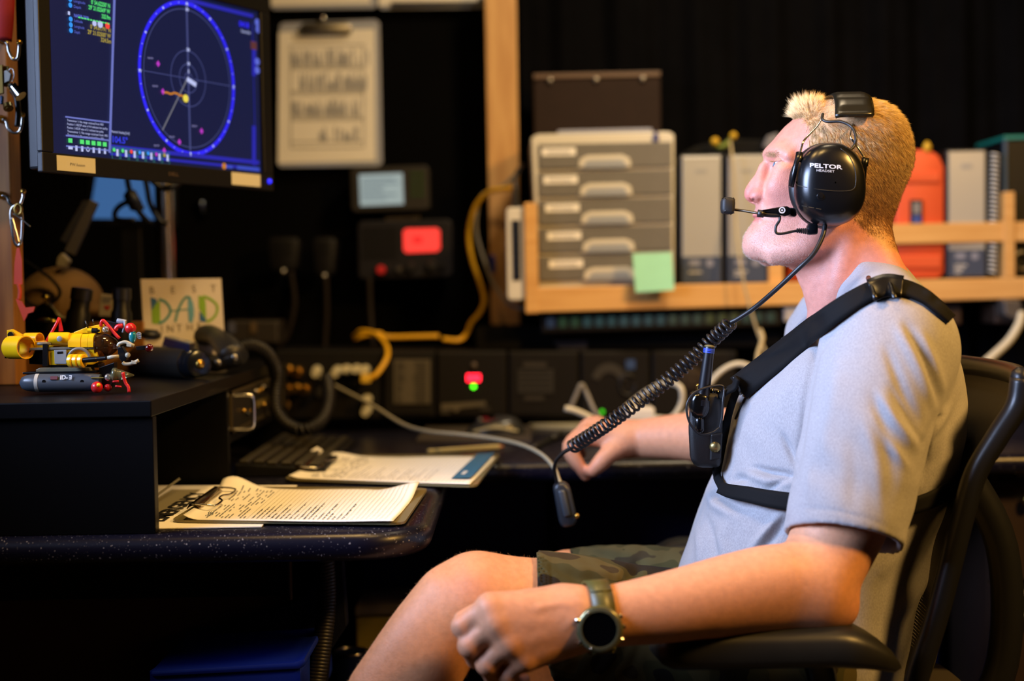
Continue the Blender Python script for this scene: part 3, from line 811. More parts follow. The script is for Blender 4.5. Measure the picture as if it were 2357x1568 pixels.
def board(name, pts, z, label, sheet_pts, lift, rot_seed, tab=False):
    """clipboard with curled sheet; pts picture corners near-left, near-right, far-right, far-left on plane z"""
    P = [onz(x, y, z) for x, y in pts]
    r = empty(name, (P[0] + P[2]) / 2, label, 'clipboard', 'clipboards lying on the desk')
    r.location.z = ZD; _W[r.name] = Matrix.Translation(r.location)
    def rounded(P, k=.06):
        out = []
        for i in range(4):
            a, b_, c_ = P[i-1], P[i], P[(i+1) % 4]
            p0, p2 = b_.lerp(a, k), b_.lerp(c_, k)
            for t in (0, .25, .5, .75, 1): out.append((p0*(1-t)**2 + b_*2*t*(1-t) + p2*t*t))
        return out
    R_ = rounded(P); n = len(R_)
    b = MB(); b.add(R_ + [p + V((0, 0, .003)) for p in R_], [tuple(reversed(range(n))), tuple(range(n, 2*n))] + [(i, (i+1) % n, n+(i+1) % n, n+i) for i in range(n)])
    b.build('board', mat('smoky_board', (122, 112, 78), .3), r)
    S = [onz(x, y, z + .004) for x, y in sheet_pts]
    def sheet(u, v, dz=0.0):
        p = S[0]*(1-u)*(1-v) + S[1]*u*(1-v) + S[2]*u*v + S[3]*(1-u)*v
        hgt = lift[0]*math.exp(-(((u-.05)/.11)**2 + ((1-v)/.13)**2)) + lift[1]*math.exp(-(((1-u)/.14)**2 + ((1-v)/.22)**2)) + lift[2]*math.exp(-(((1-u)/.2)**2 + (v/.2)**2)) + .0012*math.sin(5*u + 1)*v + lift[3]*max(0, (.08-u)/.08)**2*(1-v)
        return V((p.x, p.y, p.z + abs(hgt) + dz))
    b = MB(); b.grid([[sheet(i/40, j/24) for i in range(41)] for j in range(25)])
    o = b.build('sheet', M_paper, r, smooth=True)
    sd = o.modifiers.new('thickness', 'SOLIDIFY'); sd.thickness = .0004; sd.offset = -1
    q = random.Random(rot_seed)
    rule, text, hand = MB(), MB(), MB()
    def mark(mb, u0, u1, v0, v1):
        mb.add([sheet(u0, v0, .0007), sheet(u1, v0, .0007), sheet(u1, v1, .0007), sheet(u0, v1, .0007)], [(0, 1, 2, 3)])
    for k in range(30):
        u = .30 + k*.0225
        for j in range(8): mark(rule, u, u + .0016, .03 + .94*j/8, .03 + .94*(j+1)/8)
    for k in range(11):
        u = .10 + k*.018; v = .05
        while v < .9:
            w_ = q.uniform(.02, .07)
            if q.random() < .62 and not (.4 < v < .55 and k < 5): mark(text, u, u + .006, v, v + w_)
            v += w_ + .015
    for k in range(20):
        u = .315 + k*.0225; v = .05; end = .12 + .45*q.random() if k else .3
        while v < end:
            w_ = q.uniform(.008, .02)
            d = q.uniform(.002, .010)
            mark(hand, u + .006, u + .006 + d, v, v + w_*.8); v += w_ + .006
    rule.build('ruled_lines', mat('rule_grey', (176, 172, 152), .8), r)
    text.build('printed_text', M_inkgrey, r)
    hand.build('handwriting', M_ink if not tab else M_inkgrey, r)
    # spring clip at the left end
    a, d = sheet(.004, .24), sheet(.004, .80); a.z = d.z = z + .0065
    ax = (d - a).normalized(); side = V((ax.y, -ax.x, 0)) * 1.0
    up = V((0, 0, 1)); L_ = (d - a).length
    k0 = a - side*.012
    rows = []
    for s_, hh in ((-.009, .001), (-.007, .005), (-.003, .008), (.001, .008), (.004, .005), (.006, .003)):
        rows.append([a + side*s_*1.1 + ax*(t*L_) + up*(hh if 0 < t < 1 else hh*.6) for t in (0, .03, .5, .97, 1)])
    cb = MB().grid(rows).build('clip', mat('bronze_clip', (120, 96, 60), .25, 1.0), r, smooth=True)
    sd = cb.modifiers.new('thickness', 'SOLIDIFY'); sd.thickness = .0012
    wire = [a - side*.004 + up*.008, a + side*.020 + up*.005, a + side*.027 + up*.004 + ax*.006, a + side*.027 + ax*L_*.3 + up*.004, a + side*.020 + ax*L_*.42 + up*.005,
            a + side*.020 + ax*L_*.58 + up*.005, a + side*.027 + ax*L_*.7 + up*.004, a + side*.027 + ax*(L_ - .006) + up*.004, a + side*.02 + ax*L_ + up*.006, a - side*.004 + ax*L_ + up*.008]
    MB().tube(spline(wire, 5), .0016, 8).build('clip_wire', M_chrome, cb, smooth=True)
    if tab:
        b = MB(); b.grid([[sheet(.875 + .105*i/4 + .0*j, .14 + .86*j/10 + (.10 if j == 10 else 0), .0012) + V((0, 0, .002*(i/4))) for i in range(5)] for j in range(11)])
        tb = b.build('blue_tab', mat('blue_tab', (48, 104, 136), .5), r, smooth=True)
        t = MB(); 
        for k in range(4): t.add([sheet(.905, .28 + .03*k, .0022), sheet(.935, .28 + .03*k, .0022), sheet(.935, .30 + .03*k, .0022), sheet(.905, .30 + .03*k, .0022)], [(0, 1, 2, 3)])
        t.build('tab_text', M_paper, tb)
    else:
        # little wave logo
        t = MB()
        for k in range(3):
            for j in range(6):
                u0 = .085 + k*.010 + .006*math.sin(j); mark(t, u0, u0 + .004, .10 + .02*j, .12 + .02*j)
        t.build('wave_logo', mat('logo_ink', (60, 84, 100), .7), r)
    return r
board('clipboard', [(392, 1203), (930, 1209), (985, 1128), (520, 1124)], ZD + .003, 'near clipboard with a handwritten form by the desk corner', [(422, 1196), (905, 1203), (966, 1128), (515, 1126)], (.018, .012, .002, .006), 11)
board('clipboard', [(652, 1107), (1096, 1123), (1152, 1050), (752, 1052)], ZD + .003, 'far clipboard with a printed form and a blue tab', [(665, 1100), (1082, 1116), (1142, 1052), (758, 1053)], (.008, .001, .001, .004), 12, True)

# ---- pen, booklet, mouse and small clutter on the right hand part
fr, L = flat_frame((985, 1040), (1160, 1028), ZD + .006)
r = empty('pencil', fr.translation, 'pale pencil lying beside the blue tabbed clipboard', 'pencil')
MB(fr).lathe((0, 0, 0), (L*.93, 0, 0), [(0, .0045), (1, .0045)], 6).build('barrel', mat('pencil_paint', (190, 170, 110), .4), r)
MB(fr).lathe((L*.93, 0, 0), (L, 0, 0), [(0, .0045), (.7, .002), (1, .0005)], 12).build('tip', mat('pencil_tip', (180, 120, 70), .5), r, smooth=True)
c = [onz(x, y, ZD + .001) for x, y in ((958, 1020), (1222, 1022), (1225, 985), (985, 982))]
b = MB(); b.add(c + [p + V((0, 0, .006)) for p in c], [(3, 2, 1, 0), (4, 5, 6, 7), (0, 1, 5, 4), (1, 2, 6, 5), (2, 3, 7, 6), (3, 0, 4, 7)])
b.build('mouse_mat', mat('dull_mat', (50, 44, 40), .7), label='dull grey mouse mat lying behind the pencil', cat='mouse mat')
mp = onz(1140, 1000, ZD + .007)
r = empty('computer_mouse', mp, 'dark computer mouse with a pale side on the mat', 'mouse')
b = MB(); rows = []
for j in range(9):
    a = math.pi/2 * j/8; k = math.cos(a)**.6
    rows.append([mp + V((.058*k*math.cos(t), .033*k*math.sin(t), .032*math.sin(a) + .006*math.sin(a)*math.cos(t))) for t in np.linspace(0, 2*math.pi, 25)[:-1]])
b.grid(rows, None, True); b.build('body', mat('mouse_plastic', (34, 36, 40), .3), r, smooth=True)
b = MB().tube([mp + V((.050*math.cos(t), -.031 + .01*abs(math.cos(t)), .012 + .004*math.sin(3*t))) for t in np.linspace(-2.6, -.5, 12)], .005, 8, flat=.6); b.build('side_grip', mat('pale_grip', (150, 146, 120), .4), r, smooth=True)
MB().lathe(mp + V((-.03, -.003, .026)), mp + V((-.03, .004, .026)), [(0, .008), (1, .008)], 14).build('wheel', M_rubber, r, smooth=True)
fr, L = flat_frame((1228, 1030), (1296, 998), ZD + .006)
r = empty('marker_pen', fr.translation, 'dark marker pen pointing at the far hand', 'pen')
MB(fr).lathe((0, 0, 0), (L*.6, 0, 0), [(0, .004), (.05, .0055), (1, .0055)], 14).build('barrel', M_rubber, r, smooth=True)
MB(fr).lathe((L*.6, 0, 0), (L, 0, 0), [(0, .0065), (.9, .006), (1, .003)], 14).build('cap', M_rubber, r, smooth=True)
# white power adapter with thick cables
M_wc = mat('white_cable', (196, 190, 168), .45)
r = empty('power_adapter', onz(1478, 985, ZD), 'white power adapter with thick looping cable behind the far hand', 'power adapter')
pslab(rect(1440, 938, 1508, 972), 2.72, .06, .006).build('body', M_white, r)
MB().tube(ppath([(1505, 962, 2.72), (1545, 962, 2.70), (1568, 930, 2.70), (1568, 895, 2.70), (1545, 882, 2.72), (1510, 890, 2.74), (1470, 915, 2.76), (1435, 945, 2.76)]), .0055, 10).build('cable', M_wc, r, smooth=True)
MB().tube(ppath([(1300, 940, 2.66), (1330, 948, 2.66), (1372, 968, 2.66), (1410, 990, 2.64)]), .006, 10).build('charger_cable', M_wc, smooth=True, label='short thick white cable end behind the far hand', cat='cable')
MB().tube(ppath([(1313, 940, 2.8), (1326, 910, 2.8), (1338, 886, 2.8), (1350, 905, 2.8), (1368, 945, 2.78), (1388, 968, 2.74), (1420, 972, 2.72)]), .0045, 8).build('bent_cable', mat('grey_white_cable', (130, 126, 118), .5), smooth=True, label='bent grey cable peaking behind the far hand', cat='cable')
MB().tube(ppath([(1530, 968, 2.66), (1575, 958, 2.66), (1620, 900, 2.66), (1660, 855, 2.66), (1700, 838, 2.66), (1740, 850, 2.66)]), .0055, 10).build('mains_cable', M_wc, smooth=True, label='thick white cord rising behind the chest radio', cat='cable')
MB().tube(ppath([(1742, 850, 2.7), (1745, 815, 2.72), (1755, 780, 2.74), (1750, 760, 2.76)]), .0045, 8).build('upright_cord', M_beige, smooth=True, label='beige cord loop behind the chest strap', cat='cable')
c = [onz(x, y, ZD + .001) for x, y in ((1218, 985), (1345, 992), (1345, 968), (1225, 966))]
b = MB(); b.add(c + [p + V((0, 0, .008)) for p in c], [(3, 2, 1, 0), (4, 5, 6, 7), (0, 1, 5, 4), (1, 2, 6, 5), (2, 3, 7, 6), (3, 0, 4, 7)])
b.build('paper_stack', mat('dull_paper', (170, 166, 140), .7, var=.2, vscale=60), label='little stack of pale papers behind the far hand', cat='paper')
# thin grey lead running across the desk, and the push to talk box it ends in
M_gl = mat('grey_lead', (150, 142, 118), .5)
MB().tube(ppath([(732, 868, 2.86), (790, 898, 2.78), (858, 934, 2.68), (930, 978, 2.58), (990, 994, 2.5), (1060, 1000, 2.45), (1140, 1010, 2.4), (1200, 1024, 2.33), (1246, 1046, 2.25), (1274, 1075, 2.18), (1286, 1104, 2.12), (1292, 1118, 2.10)]), .0034, 10).build('grey_lead', M_gl, smooth=True, label='long thin grey lead crossing from the connector panel to the talk switch', cat='cable')
r = empty('talk_switch', at(1305, 1215, 2.1), 'dark push to talk switch hanging on its leads below the far hand', 'switch')
pslab([(1273, 1124), (1282, 1112), (1302, 1112), (1314, 1126), (1330, 1196), (1324, 1212), (1296, 1218), (1287, 1204)], 2.09, .028, .005).build('body', mat('switch_body', (34, 38, 44), .4), r, smooth=True, auto=50)
pslab([(1284, 1130), (1300, 1128), (1314, 1188), (1298, 1192)], 2.085, .01, .003).build('button', mat('switch_button', (58, 64, 70), .4), r, smooth=True, auto=50)
p = at(1328, 1188, 2.085); MB().sphere(p, .004).build('screw', M_brass, r, smooth=True)

# ================================================================== monitor
# screen corners (local) found from the picture: left edge near, right edge far, facing the operator
A_ = at(118, 352, 1.93); B_ = at(602, 418, 2.32)
mx = (B_ - A_); mx.z = 0; W_ = mx.length; mx.normalize()
MF = frame(A_, mx, (0, 0, 1))
SW, SH = W_, W_ * .585
r = empty('monitor', (A_ + B_) / 2 + V((0, 0, -.03)), 'large monitor with a blue sonar compass display on the left', 'monitor')
bz = .022
b = MB(MF); b.box((-bz*.6, .002, -bz*1.0), (SW + bz*.8, .030, SH + bz*.8), .004); b.build('housing', M_black, r)
fb = MB(MF)
fb.box((-bz, -.006, -bz*1.25), (SW + bz*1.1, .004, -.0), .002); fb.box((-bz, -.006, SH), (SW + bz*1.1, .004, SH + bz), .002)
fb.box((-bz, -.006, 0), (0, .004, SH), .002); fb.box((SW, -.006, 0), (SW + bz*1.1, .004, SH), .002)
fb.build('bezel', M_black, r)
sb = MB(MF); quad(sb, 0, 0, SW, SH, .0); scr = sb.build('screen', glow('screen_navy', (17, 25, 62), 1.0), r)
# bezel stickers, logo and power light
def on_bezel(u0, z0, u1, z1, name, m):
    t = MB(MF); t.box((u0, -.0068, z0), (u1, -.006, z1)); return t.build(name, m, r)
M_tape = mat('masking_tape_label', (206, 200, 176), .7)
def scr_uv(px, py):
    d = ray(px, py); n = MF.to_3x3() @ V((0, 1, 0)); t = (A_ - CAM).dot(n) / d.dot(n)
    q_ = MF.inverted() @ (CAM + d*t); return q_.x, q_.z
def ps(h, Y=2.05): return h*Y/3274/.70        # type size whose capitals are h picture pixels tall
x0_, x1_ = scr_uv(122, 360)[0], scr_uv(211, 370)[0]
o = on_bezel(x0_, -.0235, x1_, -.003, 'tape_label', M_tape); t = MB(MF); letters_fit(t, 'PW.fusion', x0_ + (x1_-x0_)*.33, x0_ + (x1_-x0_)*.72, -.0155, ps(6), -.0072); t.build('label_text', M_inkgrey, o)
on_bezel(scr_uv(526, 420)[0], -.0225, scr_uv(592, 430)[0], -.003, 'tape_label', M_tape)
t = MB(MF); letters_fit(t, 'DELL', scr_uv(380, 400)[0], scr_uv(404, 404)[0], -.017, ps(8), -.0064, .0003); t.build('maker_badge', mat('badge_grey', (90, 76, 66), .4, .5), r)
t = MB(MF); t.sphere((SW + .012, -.0065, -.012), .004); t.build('power_light', glow('blue_power', (40, 40, 255), 2.0), r, smooth=True)
# ---- screen content, in screen fractions measured in the picture
def scr_uv(px, py):
    d = ray(px, py); n = MF.to_3x3() @ V((0, 1, 0)); t = (A_ - CAM).dot(n) / d.dot(n)
    q_ = MF.inverted() @ (CAM + d*t); return q_.x, q_.z
e = -.0012
G_blue = glow('ui_blue', (48, 40, 255), 1.0); G_line = glow('ui_pale_line', (120, 130, 215), .8); G_grey = glow('ui_grey', (70, 76, 130), .9)
G_white = glow('ui_white', (200, 208, 255), .9); G_green = glow('ui_green', (90, 235, 120), .95); G_amb = glow('ui_amber', (190, 170, 70), .8)
G_label = glow('ui_label', (96, 110, 220), .9); G_or = glow('ui_orange', (210, 130, 40), .9); G_mag = glow('ui_magenta', (200, 60, 210), .9); G_cy = glow('ui_cyan', (50, 150, 245), 1.0); G_red = glow('ui_red', (250, 70, 60), 1.0)
cu_, cz_ = scr_uv(427, 183); _, ztop = scr_uv(437, 5); _, zbot = scr_uv(421, 357)
ul, _ = scr_uv(316, 147); ur, _ = scr_uv(539, 206)
rz_ = (ztop - zbot)/2; ru = (ur - ul)/2; ccx, ccz = (ul + ur)/2, (ztop + zbot)/2
sx_ = ru / rz_
t = MB(MF); ring(t, ccx, ccz, rz_*.945, rz_*1.0, e, 96, sx_); t.build('compass_ring', G_blue, scr)
t = MB(MF); ring(t, ccx, ccz, rz_*.885, rz_*.897, e, 96, sx_)
for rr_ in (.36, .185, .075): ring(t, ccx, ccz, rz_*(rr_ - .006), rz_*(rr_ + .006), e, 64, sx_)
strip(t, [(ccx, ccz - rz_*.93), (ccx, ccz + rz_*.93)], .0035, e); strip(t, [(ccx - ru*.9, ccz), (ccx + ru*.9, ccz)], .0012, e)
t.build('range_rings', G_grey, scr)
ticks = MB(MF)
for k in range(36):
    a = math.radians(k*10); r0, r1 = (.955, .985) if k % 3 == 0 else (.965, .98)
    strip(ticks, [(ccx + ru*r0*math.sin(a), ccz + rz_*r0*math.cos(a)), (ccx + ru*r1*math.sin(a), ccz + rz_*r1*math.cos(a))], .003 if k % 3 == 0 else .001, e*1.5)
for k, ch in enumerate('NESW'):
    a = math.radians(90*k); letters(ticks, ch, ccx + ru*.97*math.sin(a), ccz + rz_*.97*math.cos(a) - .004, ps(8, 2.1), e*1.6, 'CENTER')
for s_, rr_ in (('30', .90), ('20', .38), ('10', .20), ('5', .10)): letters(ticks, s_, ccx, ccz + rz_*rr_ - .003, ps(7, 2.1), e*1.6, 'CENTER', .0003)
ticks.build('ring_marks', G_white, scr)
def U(px, py): return scr_uv(px, py)
t = MB(MF)
strip(t, [U(430, 180), U(372, 300)], .0022, e*1.4); t.build('bearing_line', glow('ui_tan', (130, 130, 140), .8), scr)
t = MB(MF); strip(t, [U(428, 182), U(449, 196)], .007, e*1.8); t.build('vessel_mark', G_white, scr)
t = MB(MF); q = random.Random(4)
P0, P1 = U(374, 210), U(424, 222)
pts = [(P0[0] + (P1[0]-P0[0])*k/12, P0[1] + (P1[1]-P0[1])*k/12 + q.uniform(-.002, .002)) for k in range(13)]
strip(t, pts, .003, e*1.5); t.build('track_line', G_or, scr)
t = MB(MF); disc(t, *U(425, 227), .006, e*1.9); t.build('vehicle_mark', glow('ui_yellow', (240, 220, 80), 1.0), scr)
t = MB(MF); tl = MB(MF)
for px, py in ((362, 147), (373, 211), (462, 302), (411, 327), (376, 347)):
    u, z = U(px, py); t.add([(u - .004, e*1.5, z), (u, e*1.5, z - .005), (u + .004, e*1.5, z), (u, e*1.5, z + .005)], [(0, 1, 2, 3)])
    letters(tl, 'xpndr', u - .022, z + .005, ps(5.5, 2.1), e*1.5)
t.build('beacon_marks', G_mag, scr); tl.build('beacon_names', glow('ui_lilac', (170, 165, 225), .7), scr)
# dividers and bars
t = MB(MF)
strip(t, [U(264, -95), U(250, 352)], .0045, e*1.6)
uL = U(148, 269)[0]; uR = U(250, 290)[0]
for py in (269, 312, 336): strip(t, [(uL, U(148, py)[1]), (uR, U(148, py)[1])], .0022, e*1.6)
t.build('panel_lines', G_line, scr)
t = MB(MF)
zb = U(388, 352)[1]; strip(t, [(uR, zb), (SW*.985, zb)], .006, e*1.2); zc = U(388, 368)[1]
strip(t, [(uR, zc), (SW*.985, zc)], .004, e*1.2); zt = U(430, 0)[1]; strip(t, [(uR, zt), (SW*.97, zt)], .006, e*1.2)
strip(t, [(SW*.965, SH*.02), (SW*.965, SH*.92)], .0012, e*1.2)
for a_, b_ in ((290, 380), (95, 175)): strip(t, [U(583, a_), U(583, b_)], .009, e*1.2)
t.build('panel_bars', glow('ui_bar', (44, 44, 190), .8), scr)
# readouts at the upper left
uT = U(256, 20)[0] - .004
tg, ta, tlb, tc_ = MB(MF), MB(MF), MB(MF), MB(MF)
def zrow(py): return U(250, py)[1]
for s_, xa, py in (("0' 54.62250' N", 208, 20), ("29' 21.02569' W", 202, 33), ("325.9m", 232, 47)): letters_fit(tg, s_, U(xa, py)[0], uT, U(256, py)[1], ps(9.5, 2.0), e*1.5, .00025)
for s_, xa, py in (("0' 54.61791' N", 206, 76), ("29' 21.02500' W", 200, 89), ("324.5m", 230, 101)): letters_fit(ta, s_, U(xa, py)[0], uT, U(256, py)[1], ps(9.5, 2.0), e*1.5, .0002)
u0 = U(168, 40)[0]
for s_, py, pe in (('Latitude', -9, 192), ('Longitude', 5, 194), ('Depth', 18, 184), ('Latitude', 50, 188), ('Longitude', 63, 192), ('Depth', 76, 182)):
    letters_fit(tlb, s_, u0, U(pe, py)[0], U(168, py)[1], ps(6.5, 1.97), e*1.5); disc(tc_, u0 - .006, U(168, py)[1] + .0025, .0035, e*1.5)
letters_fit(tlb, 'NADIR 2509', u0, U(202, 44)[0], U(168, 39)[1], ps(7.5, 1.97), e*1.5, .0002)
tg.build('readout_green', G_green, scr); ta.build('readout_amber', G_amb, scr); tlb.build('readout_names', G_label, scr); tc_.build('readout_bullets', G_cy, scr)
t = MB(MF); z_ = U(230, 51)[1]
for k in range(11): t.box((uT - .006 - k*.0055, e*1.6, z_ - .0010), (uT - .002 - k*.0055, e*1.5, z_ + .0010))
t.build('signal_bar', G_green, scr)
t = MB(MF); disc(t, uT - .006, U(256, 62)[1], .0045, e*1.6); t.build('status_dot', G_red, scr)
t = MB(MF); disc(t, uT - .02, U(250, 61)[1], .005, e*1.6); disc(t, uT - .031, U(243, 60)[1], .004, e*1.6); quad(t, u0 - .011, U(163, 36)[1], u0 - .007, U(163, 28)[1], e*1.6); t.build('status_icons', G_white, scr)
# log lines and icon rows
t = MB(MF)
for k, s_ in enumerate(('Transceiver 1: No range received from XB1', 'Position 1: HDOP value of 4.4 indicates low quality', 'Position 1: HDOP value of 2.1 indicates low quality', 'Transceiver 1: No range received from XB1', 'Transceiver 1: No range received from XB1')):
    letters_fit(t, s_, uL + .003, uR - .012 + .008*(k % 2), U(150, 279 + k*8.4)[1], ps(5.2, 1.97), e*1.5)
t.build('log_lines', G_white, scr)
tg, tw = MB(MF), MB(MF)
for k in range(7):
    u = uL + .008 + k*(uR - uL - .014)/6.4; zz = U(150, 321)[1] - .001
    if k != 1: tg.box((u - .0036, e*1.6, zz - .003), (u + .0036, e*1.5, zz + .003))
    if k == 3: ring(tw, u, zz - .0095, .002, .0035, e*1.5, 14)
    elif k == 0: tw.box((u - .004, e*1.6, zz - .012), (u + .004, e*1.5, zz - .008))
    else: tw.box((u - .002, e*1.6, zz - .0135), (u + .002, e*1.5, zz - .006))
tg.build('state_lights', G_green, scr); tw.build('state_icons', G_white, scr)
tb, tw = MB(MF), MB(MF)
gm = [G_green, G_green, G_red, G_cy, G_cy, G_mag, G_amb]
for k in range(7):
    stp = (U(389, 360)[0] - uR - .002)/7; u = uR + .003 + k*stp; z1 = U(253, 337)[1]; z0 = z1 - .018
    for (a, b_, c_, d_) in ((u, z0, u + stp*.9, z0 + .001), (u, z1 - .001, u + stp*.9, z1), (u, z0, u + .001, z1), (u + stp*.9 - .001, z0, u + stp*.9, z1)): tb.box((a, e*1.6, b_), (c_, e*1.5, d_))
    tw.box((u + stp*.5, e*1.8, z0 + .005), (u + stp*.75, e*1.7, z1 - .003))
    x = MB(MF); disc(x, u + stp*.25, z1 - .0045, .0028, e*1.8); x.build('tool_light', gm[k], scr)
tb.build('tool_frames', glow('ui_tool_frame', (60, 130, 120), .7), scr); tw.build('tool_icons', G_white, scr)
t = MB(MF); letters_fit(t, "104.5°", uR + .003, U(292, 330)[0], U(253, 327)[1], ps(14, 2.04), e*1.5, .0004); t.build('heading_value', glow('ui_deep_blue', (50, 60, 220), 1.0), scr)
t = MB(MF); letters_fit(t, 'Mesotech Heading [Grid]', uR + .003, U(296, 312)[0], U(253, 305)[1], ps(5.5, 2.04), e*1.5); letters(t, 'Sounder', SW*.90, SH*.85, ps(7, 2.3), e*1.5); t.build('heading_name', G_white, scr, kind='stuff')
t = MB(MF); letters(t, '0418', SW*.89, SH*.885, ps(12, 2.3), e*1.5, 'LEFT', .0004); t.build('clock_value', G_blue, scr)
t = MB(MF); quad(t, SW*.952, SH*.76, SW*.985, SH*.81, e*1.5); t.build('side_button', glow('ui_brown', (110, 60, 60), .7), scr)
t = MB(MF); quad(t, SW*.80, SH*.012, SW*.835, SH*.03, e*1.5); quad(t, SW*.86, SH*.012, SW*.985, SH*.034, e*1.5); t.build('task_bar', glow('ui_task', (60, 80, 200), .9), scr)
t = MB(MF); disc(t, SW*.79, SH*.022, .005, e*1.6); t.build('task_icon', G_or, scr)
for px, py, nm in ((590, 52, 'menu_icon'), (592, 68, 'menu_icon'), (590, 142, 'menu_icon'), (590, 162, 'menu_icon')):
    t = MB(MF); disc(t, *U(px, py), .006, e*1.6); t.build(nm, G_label, scr)
# monitor stand: chrome pole and arm behind the screen
pole = at(378, 460, 2.70); mc_ = MF @ V((SW*.5, .028, SH*.45))
MB().cyl((pole.x, pole.y, RZ + .018), (pole.x, pole.y, mc_.z + .05), .0185, n=28).build('stand_pole', M_chrome, r, smooth=True, auto=40)
MB().tube([mc_, mc_.lerp(V((pole.x, pole.y, mc_.z)), .5) + V((-.05, 0, 0)), V((pole.x, pole.y, mc_.z))], .022, 12).build('support_arm', M_black, r, smooth=True)
MB().lathe((pole.x, pole.y, mc_.z - .03), (pole.x, pole.y, mc_.z + .03), [(0, .03), (1, .03)], 24).build('arm_clamp', M_black, r, smooth=True, auto=40)
MB(MF).box((SW*.44, .026, SH*.36), (SW*.56, .04, SH*.56), .003).build('mount_plate', M_black, r)
MB().lathe((pole.x, pole.y, RZ + .0005), (pole.x, pole.y, RZ + .018), [(0, .055), (.6, .055), (1, .02)], 28).build('stand_foot', M_black, r, smooth=True, auto=40)
# cables under the monitor
M_bc = mat('black_cable', (10, 11, 13), .4)
r2 = empty('monitor_cable', at(300, 470, 2.5), 'black cable with a ferrite lump hanging under the monitor', 'cable')
MB().tube(ppath([(290, 395, 2.45), (296, 430, 2.45), (306, 460, 2.45), (322, 490, 2.45), (345, 515, 2.47)]), .005, 8).build('lead', M_bc, r2, smooth=True)
MB().tube([at(293, 440, 2.448), at(298, 446, 2.448), at(314, 476, 2.448), at(320, 482, 2.448)], [.006, .012, .012, .006], 12).build('ferrite_lump', M_rubber, r2, smooth=True)
MB().tube(ppath([(330, 395, 2.5), (338, 430, 2.5), (346, 470, 2.5), (368, 508, 2.5), (385, 516, 2.5)]), .005, 8).build('video_cable', M_bc, smooth=True, label='black cable running down beside the chrome monitor pole', cat='cable')
MB().tube(ppath([(345, 410, 2.47), (372, 432, 2.47), (398, 430, 2.47), (412, 420, 2.49)]), .006, 8).build('loop_cable', M_bc, smooth=True, label='black cable loop right under the monitor edge', cat='cable')
MB().tube(ppath([(330, 480, 2.5), (300, 465, 2.5), (275, 475, 2.5), (264, 492, 2.5), (272, 506, 2.5), (310, 508, 2.5)]), .005, 8).build('curled_cable', M_bc, smooth=True, label='curled black cable in front of the blue glowing panel', cat='cable')
# blue surface partly seen below the monitor; its light is put in as glow
r2 = empty('blue_glow_panel', at(310, 510, 2.9), 'blue panel behind the monitor with its light put in as glow', 'monitor')
pslab([(205, 330), (400, 330), (402, 520), (196, 520)], 2.86, .03, .004).build('housing', M_black, r2)
pslab([(232, 340), (392, 340), (394, 505), (205, 503)], 2.857, .004).build('screen', glow('blue_panel_glow', (62, 104, 158), .85), r2)  # glowing sheet standing in for the blue light on the surface
p = at(300, 520, 2.87); MB().box((p.x - .02, p.y, RZ - .16), (p.x + .02, p.y + .02, p.z + .01), .002).build('stand', M_black, r2)
r2 = empty('tilted_bracket', at(160, 600, 2.5), 'grey tilted bracket below the left corner of the monitor', 'bracket')
M_brk = mat('dull_grey_metal', (104, 98, 90), .45, .2)
pslab([(206, 459), (224, 468), (170, 588), (148, 577)], 2.4, .012, .001).build('arm', M_brk, r2)
pslab([(190, 462), (204, 462), (150, 560), (138, 552)], 2.43, .012, .001).build('arm', mat('dark_metal', (60, 58, 58), .5), r2)
pslab([(132, 592), (142, 582), (158, 600), (148, 616), (128, 612)], 2.39, .02, .002).build('foot', mat('cream_metal', (170, 158, 124), .5), r2)
p = at(462, 462, 3.25); MB().lathe(p, at(470, 500, 3.25), [(0, .011), (.2, .010), (1, .007)], 14).build('cable_gland', mat('bluish_steel', (110, 120, 140), .2, 1.0), smooth=True, label='small shiny steel gland right of the monitor pole', cat='fitting')
# ================================================================== things at the left edge
M_oak = mat('varnished_timber', (176, 122, 58), .45, c2=(140, 90, 40), var=.4, vscale=5, stretch=(10, 10, 1))
PY = 2.06
p1_ = at(34, 745, PY)
MB().box((p1_.x - .16, PY, RZ + .0005), (p1_.x, PY + .045, ZC - .0), .002).build('trim_2', M_oak, kind='structure')
MB().box((p1_.x - .16, 2.30, RZ + .0005), (at(330, 740, 2.30).x, 2.325, at(200, 742, 2.30).z), .002).build('wooden_rail', M_oak, label='varnished wooden rail behind the toy submarines', cat='rail')
def hook(pts, label):
    r = empty('cup_hook', at(pts[0][0], pts[0][1], PY), label, 'hook', 'brass hooks on the timber post')
    MB().tube(ppath(pts, PY - .02), .0024, 10).build('wire', M_chrome, r, smooth=True)
    MB().sphere(at(pts[-1][0], pts[-1][1], PY - .02), .0042).build('ball_tip', M_brass, r, smooth=True)
    p = at(pts[0][0], pts[0][1], PY - .001); MB().lathe(p, p + V((0, -.02, 0)), [(0, .006), (.3, .006), (.4, .0026), (1, .0026)], 12).build('screw_base', M_brass, r, smooth=True)
hook([(6, 275), (14, 280), (18, 295), (30, 305), (44, 303), (50, 285), (51, 264)], 'hook holding the brass keys on the timber post')
hook([(5, 450), (16, 454), (22, 468), (32, 474), (46, 470), (52, 456), (53, 441)], 'hook holding the steel snap link on the timber post')
hook([(3, 92), (16, 100), (20, 118), (30, 136), (40, 134), (43, 118), (44, 98)], 'hook below the red strap on the timber post')
# red strap
rows = []
for j in range(14):
    y = -20 + j*8.8
    rows.append([at(-30 + (62 - .05*j*j*.9)*i/8, y + 3*math.sin(i*.9), PY - .03 - .01*math.sin(i/8*3.1)) for i in range(9)])
o = MB().grid(rows).build('red_strap', mat('red_webbing', (150, 20, 24), .7, bump=.3, bscale=700), smooth=True, label='red fabric strap hanging at the top left corner', cat='strap')
o.modifiers.new('thickness', 'SOLIDIFY').thickness = .003
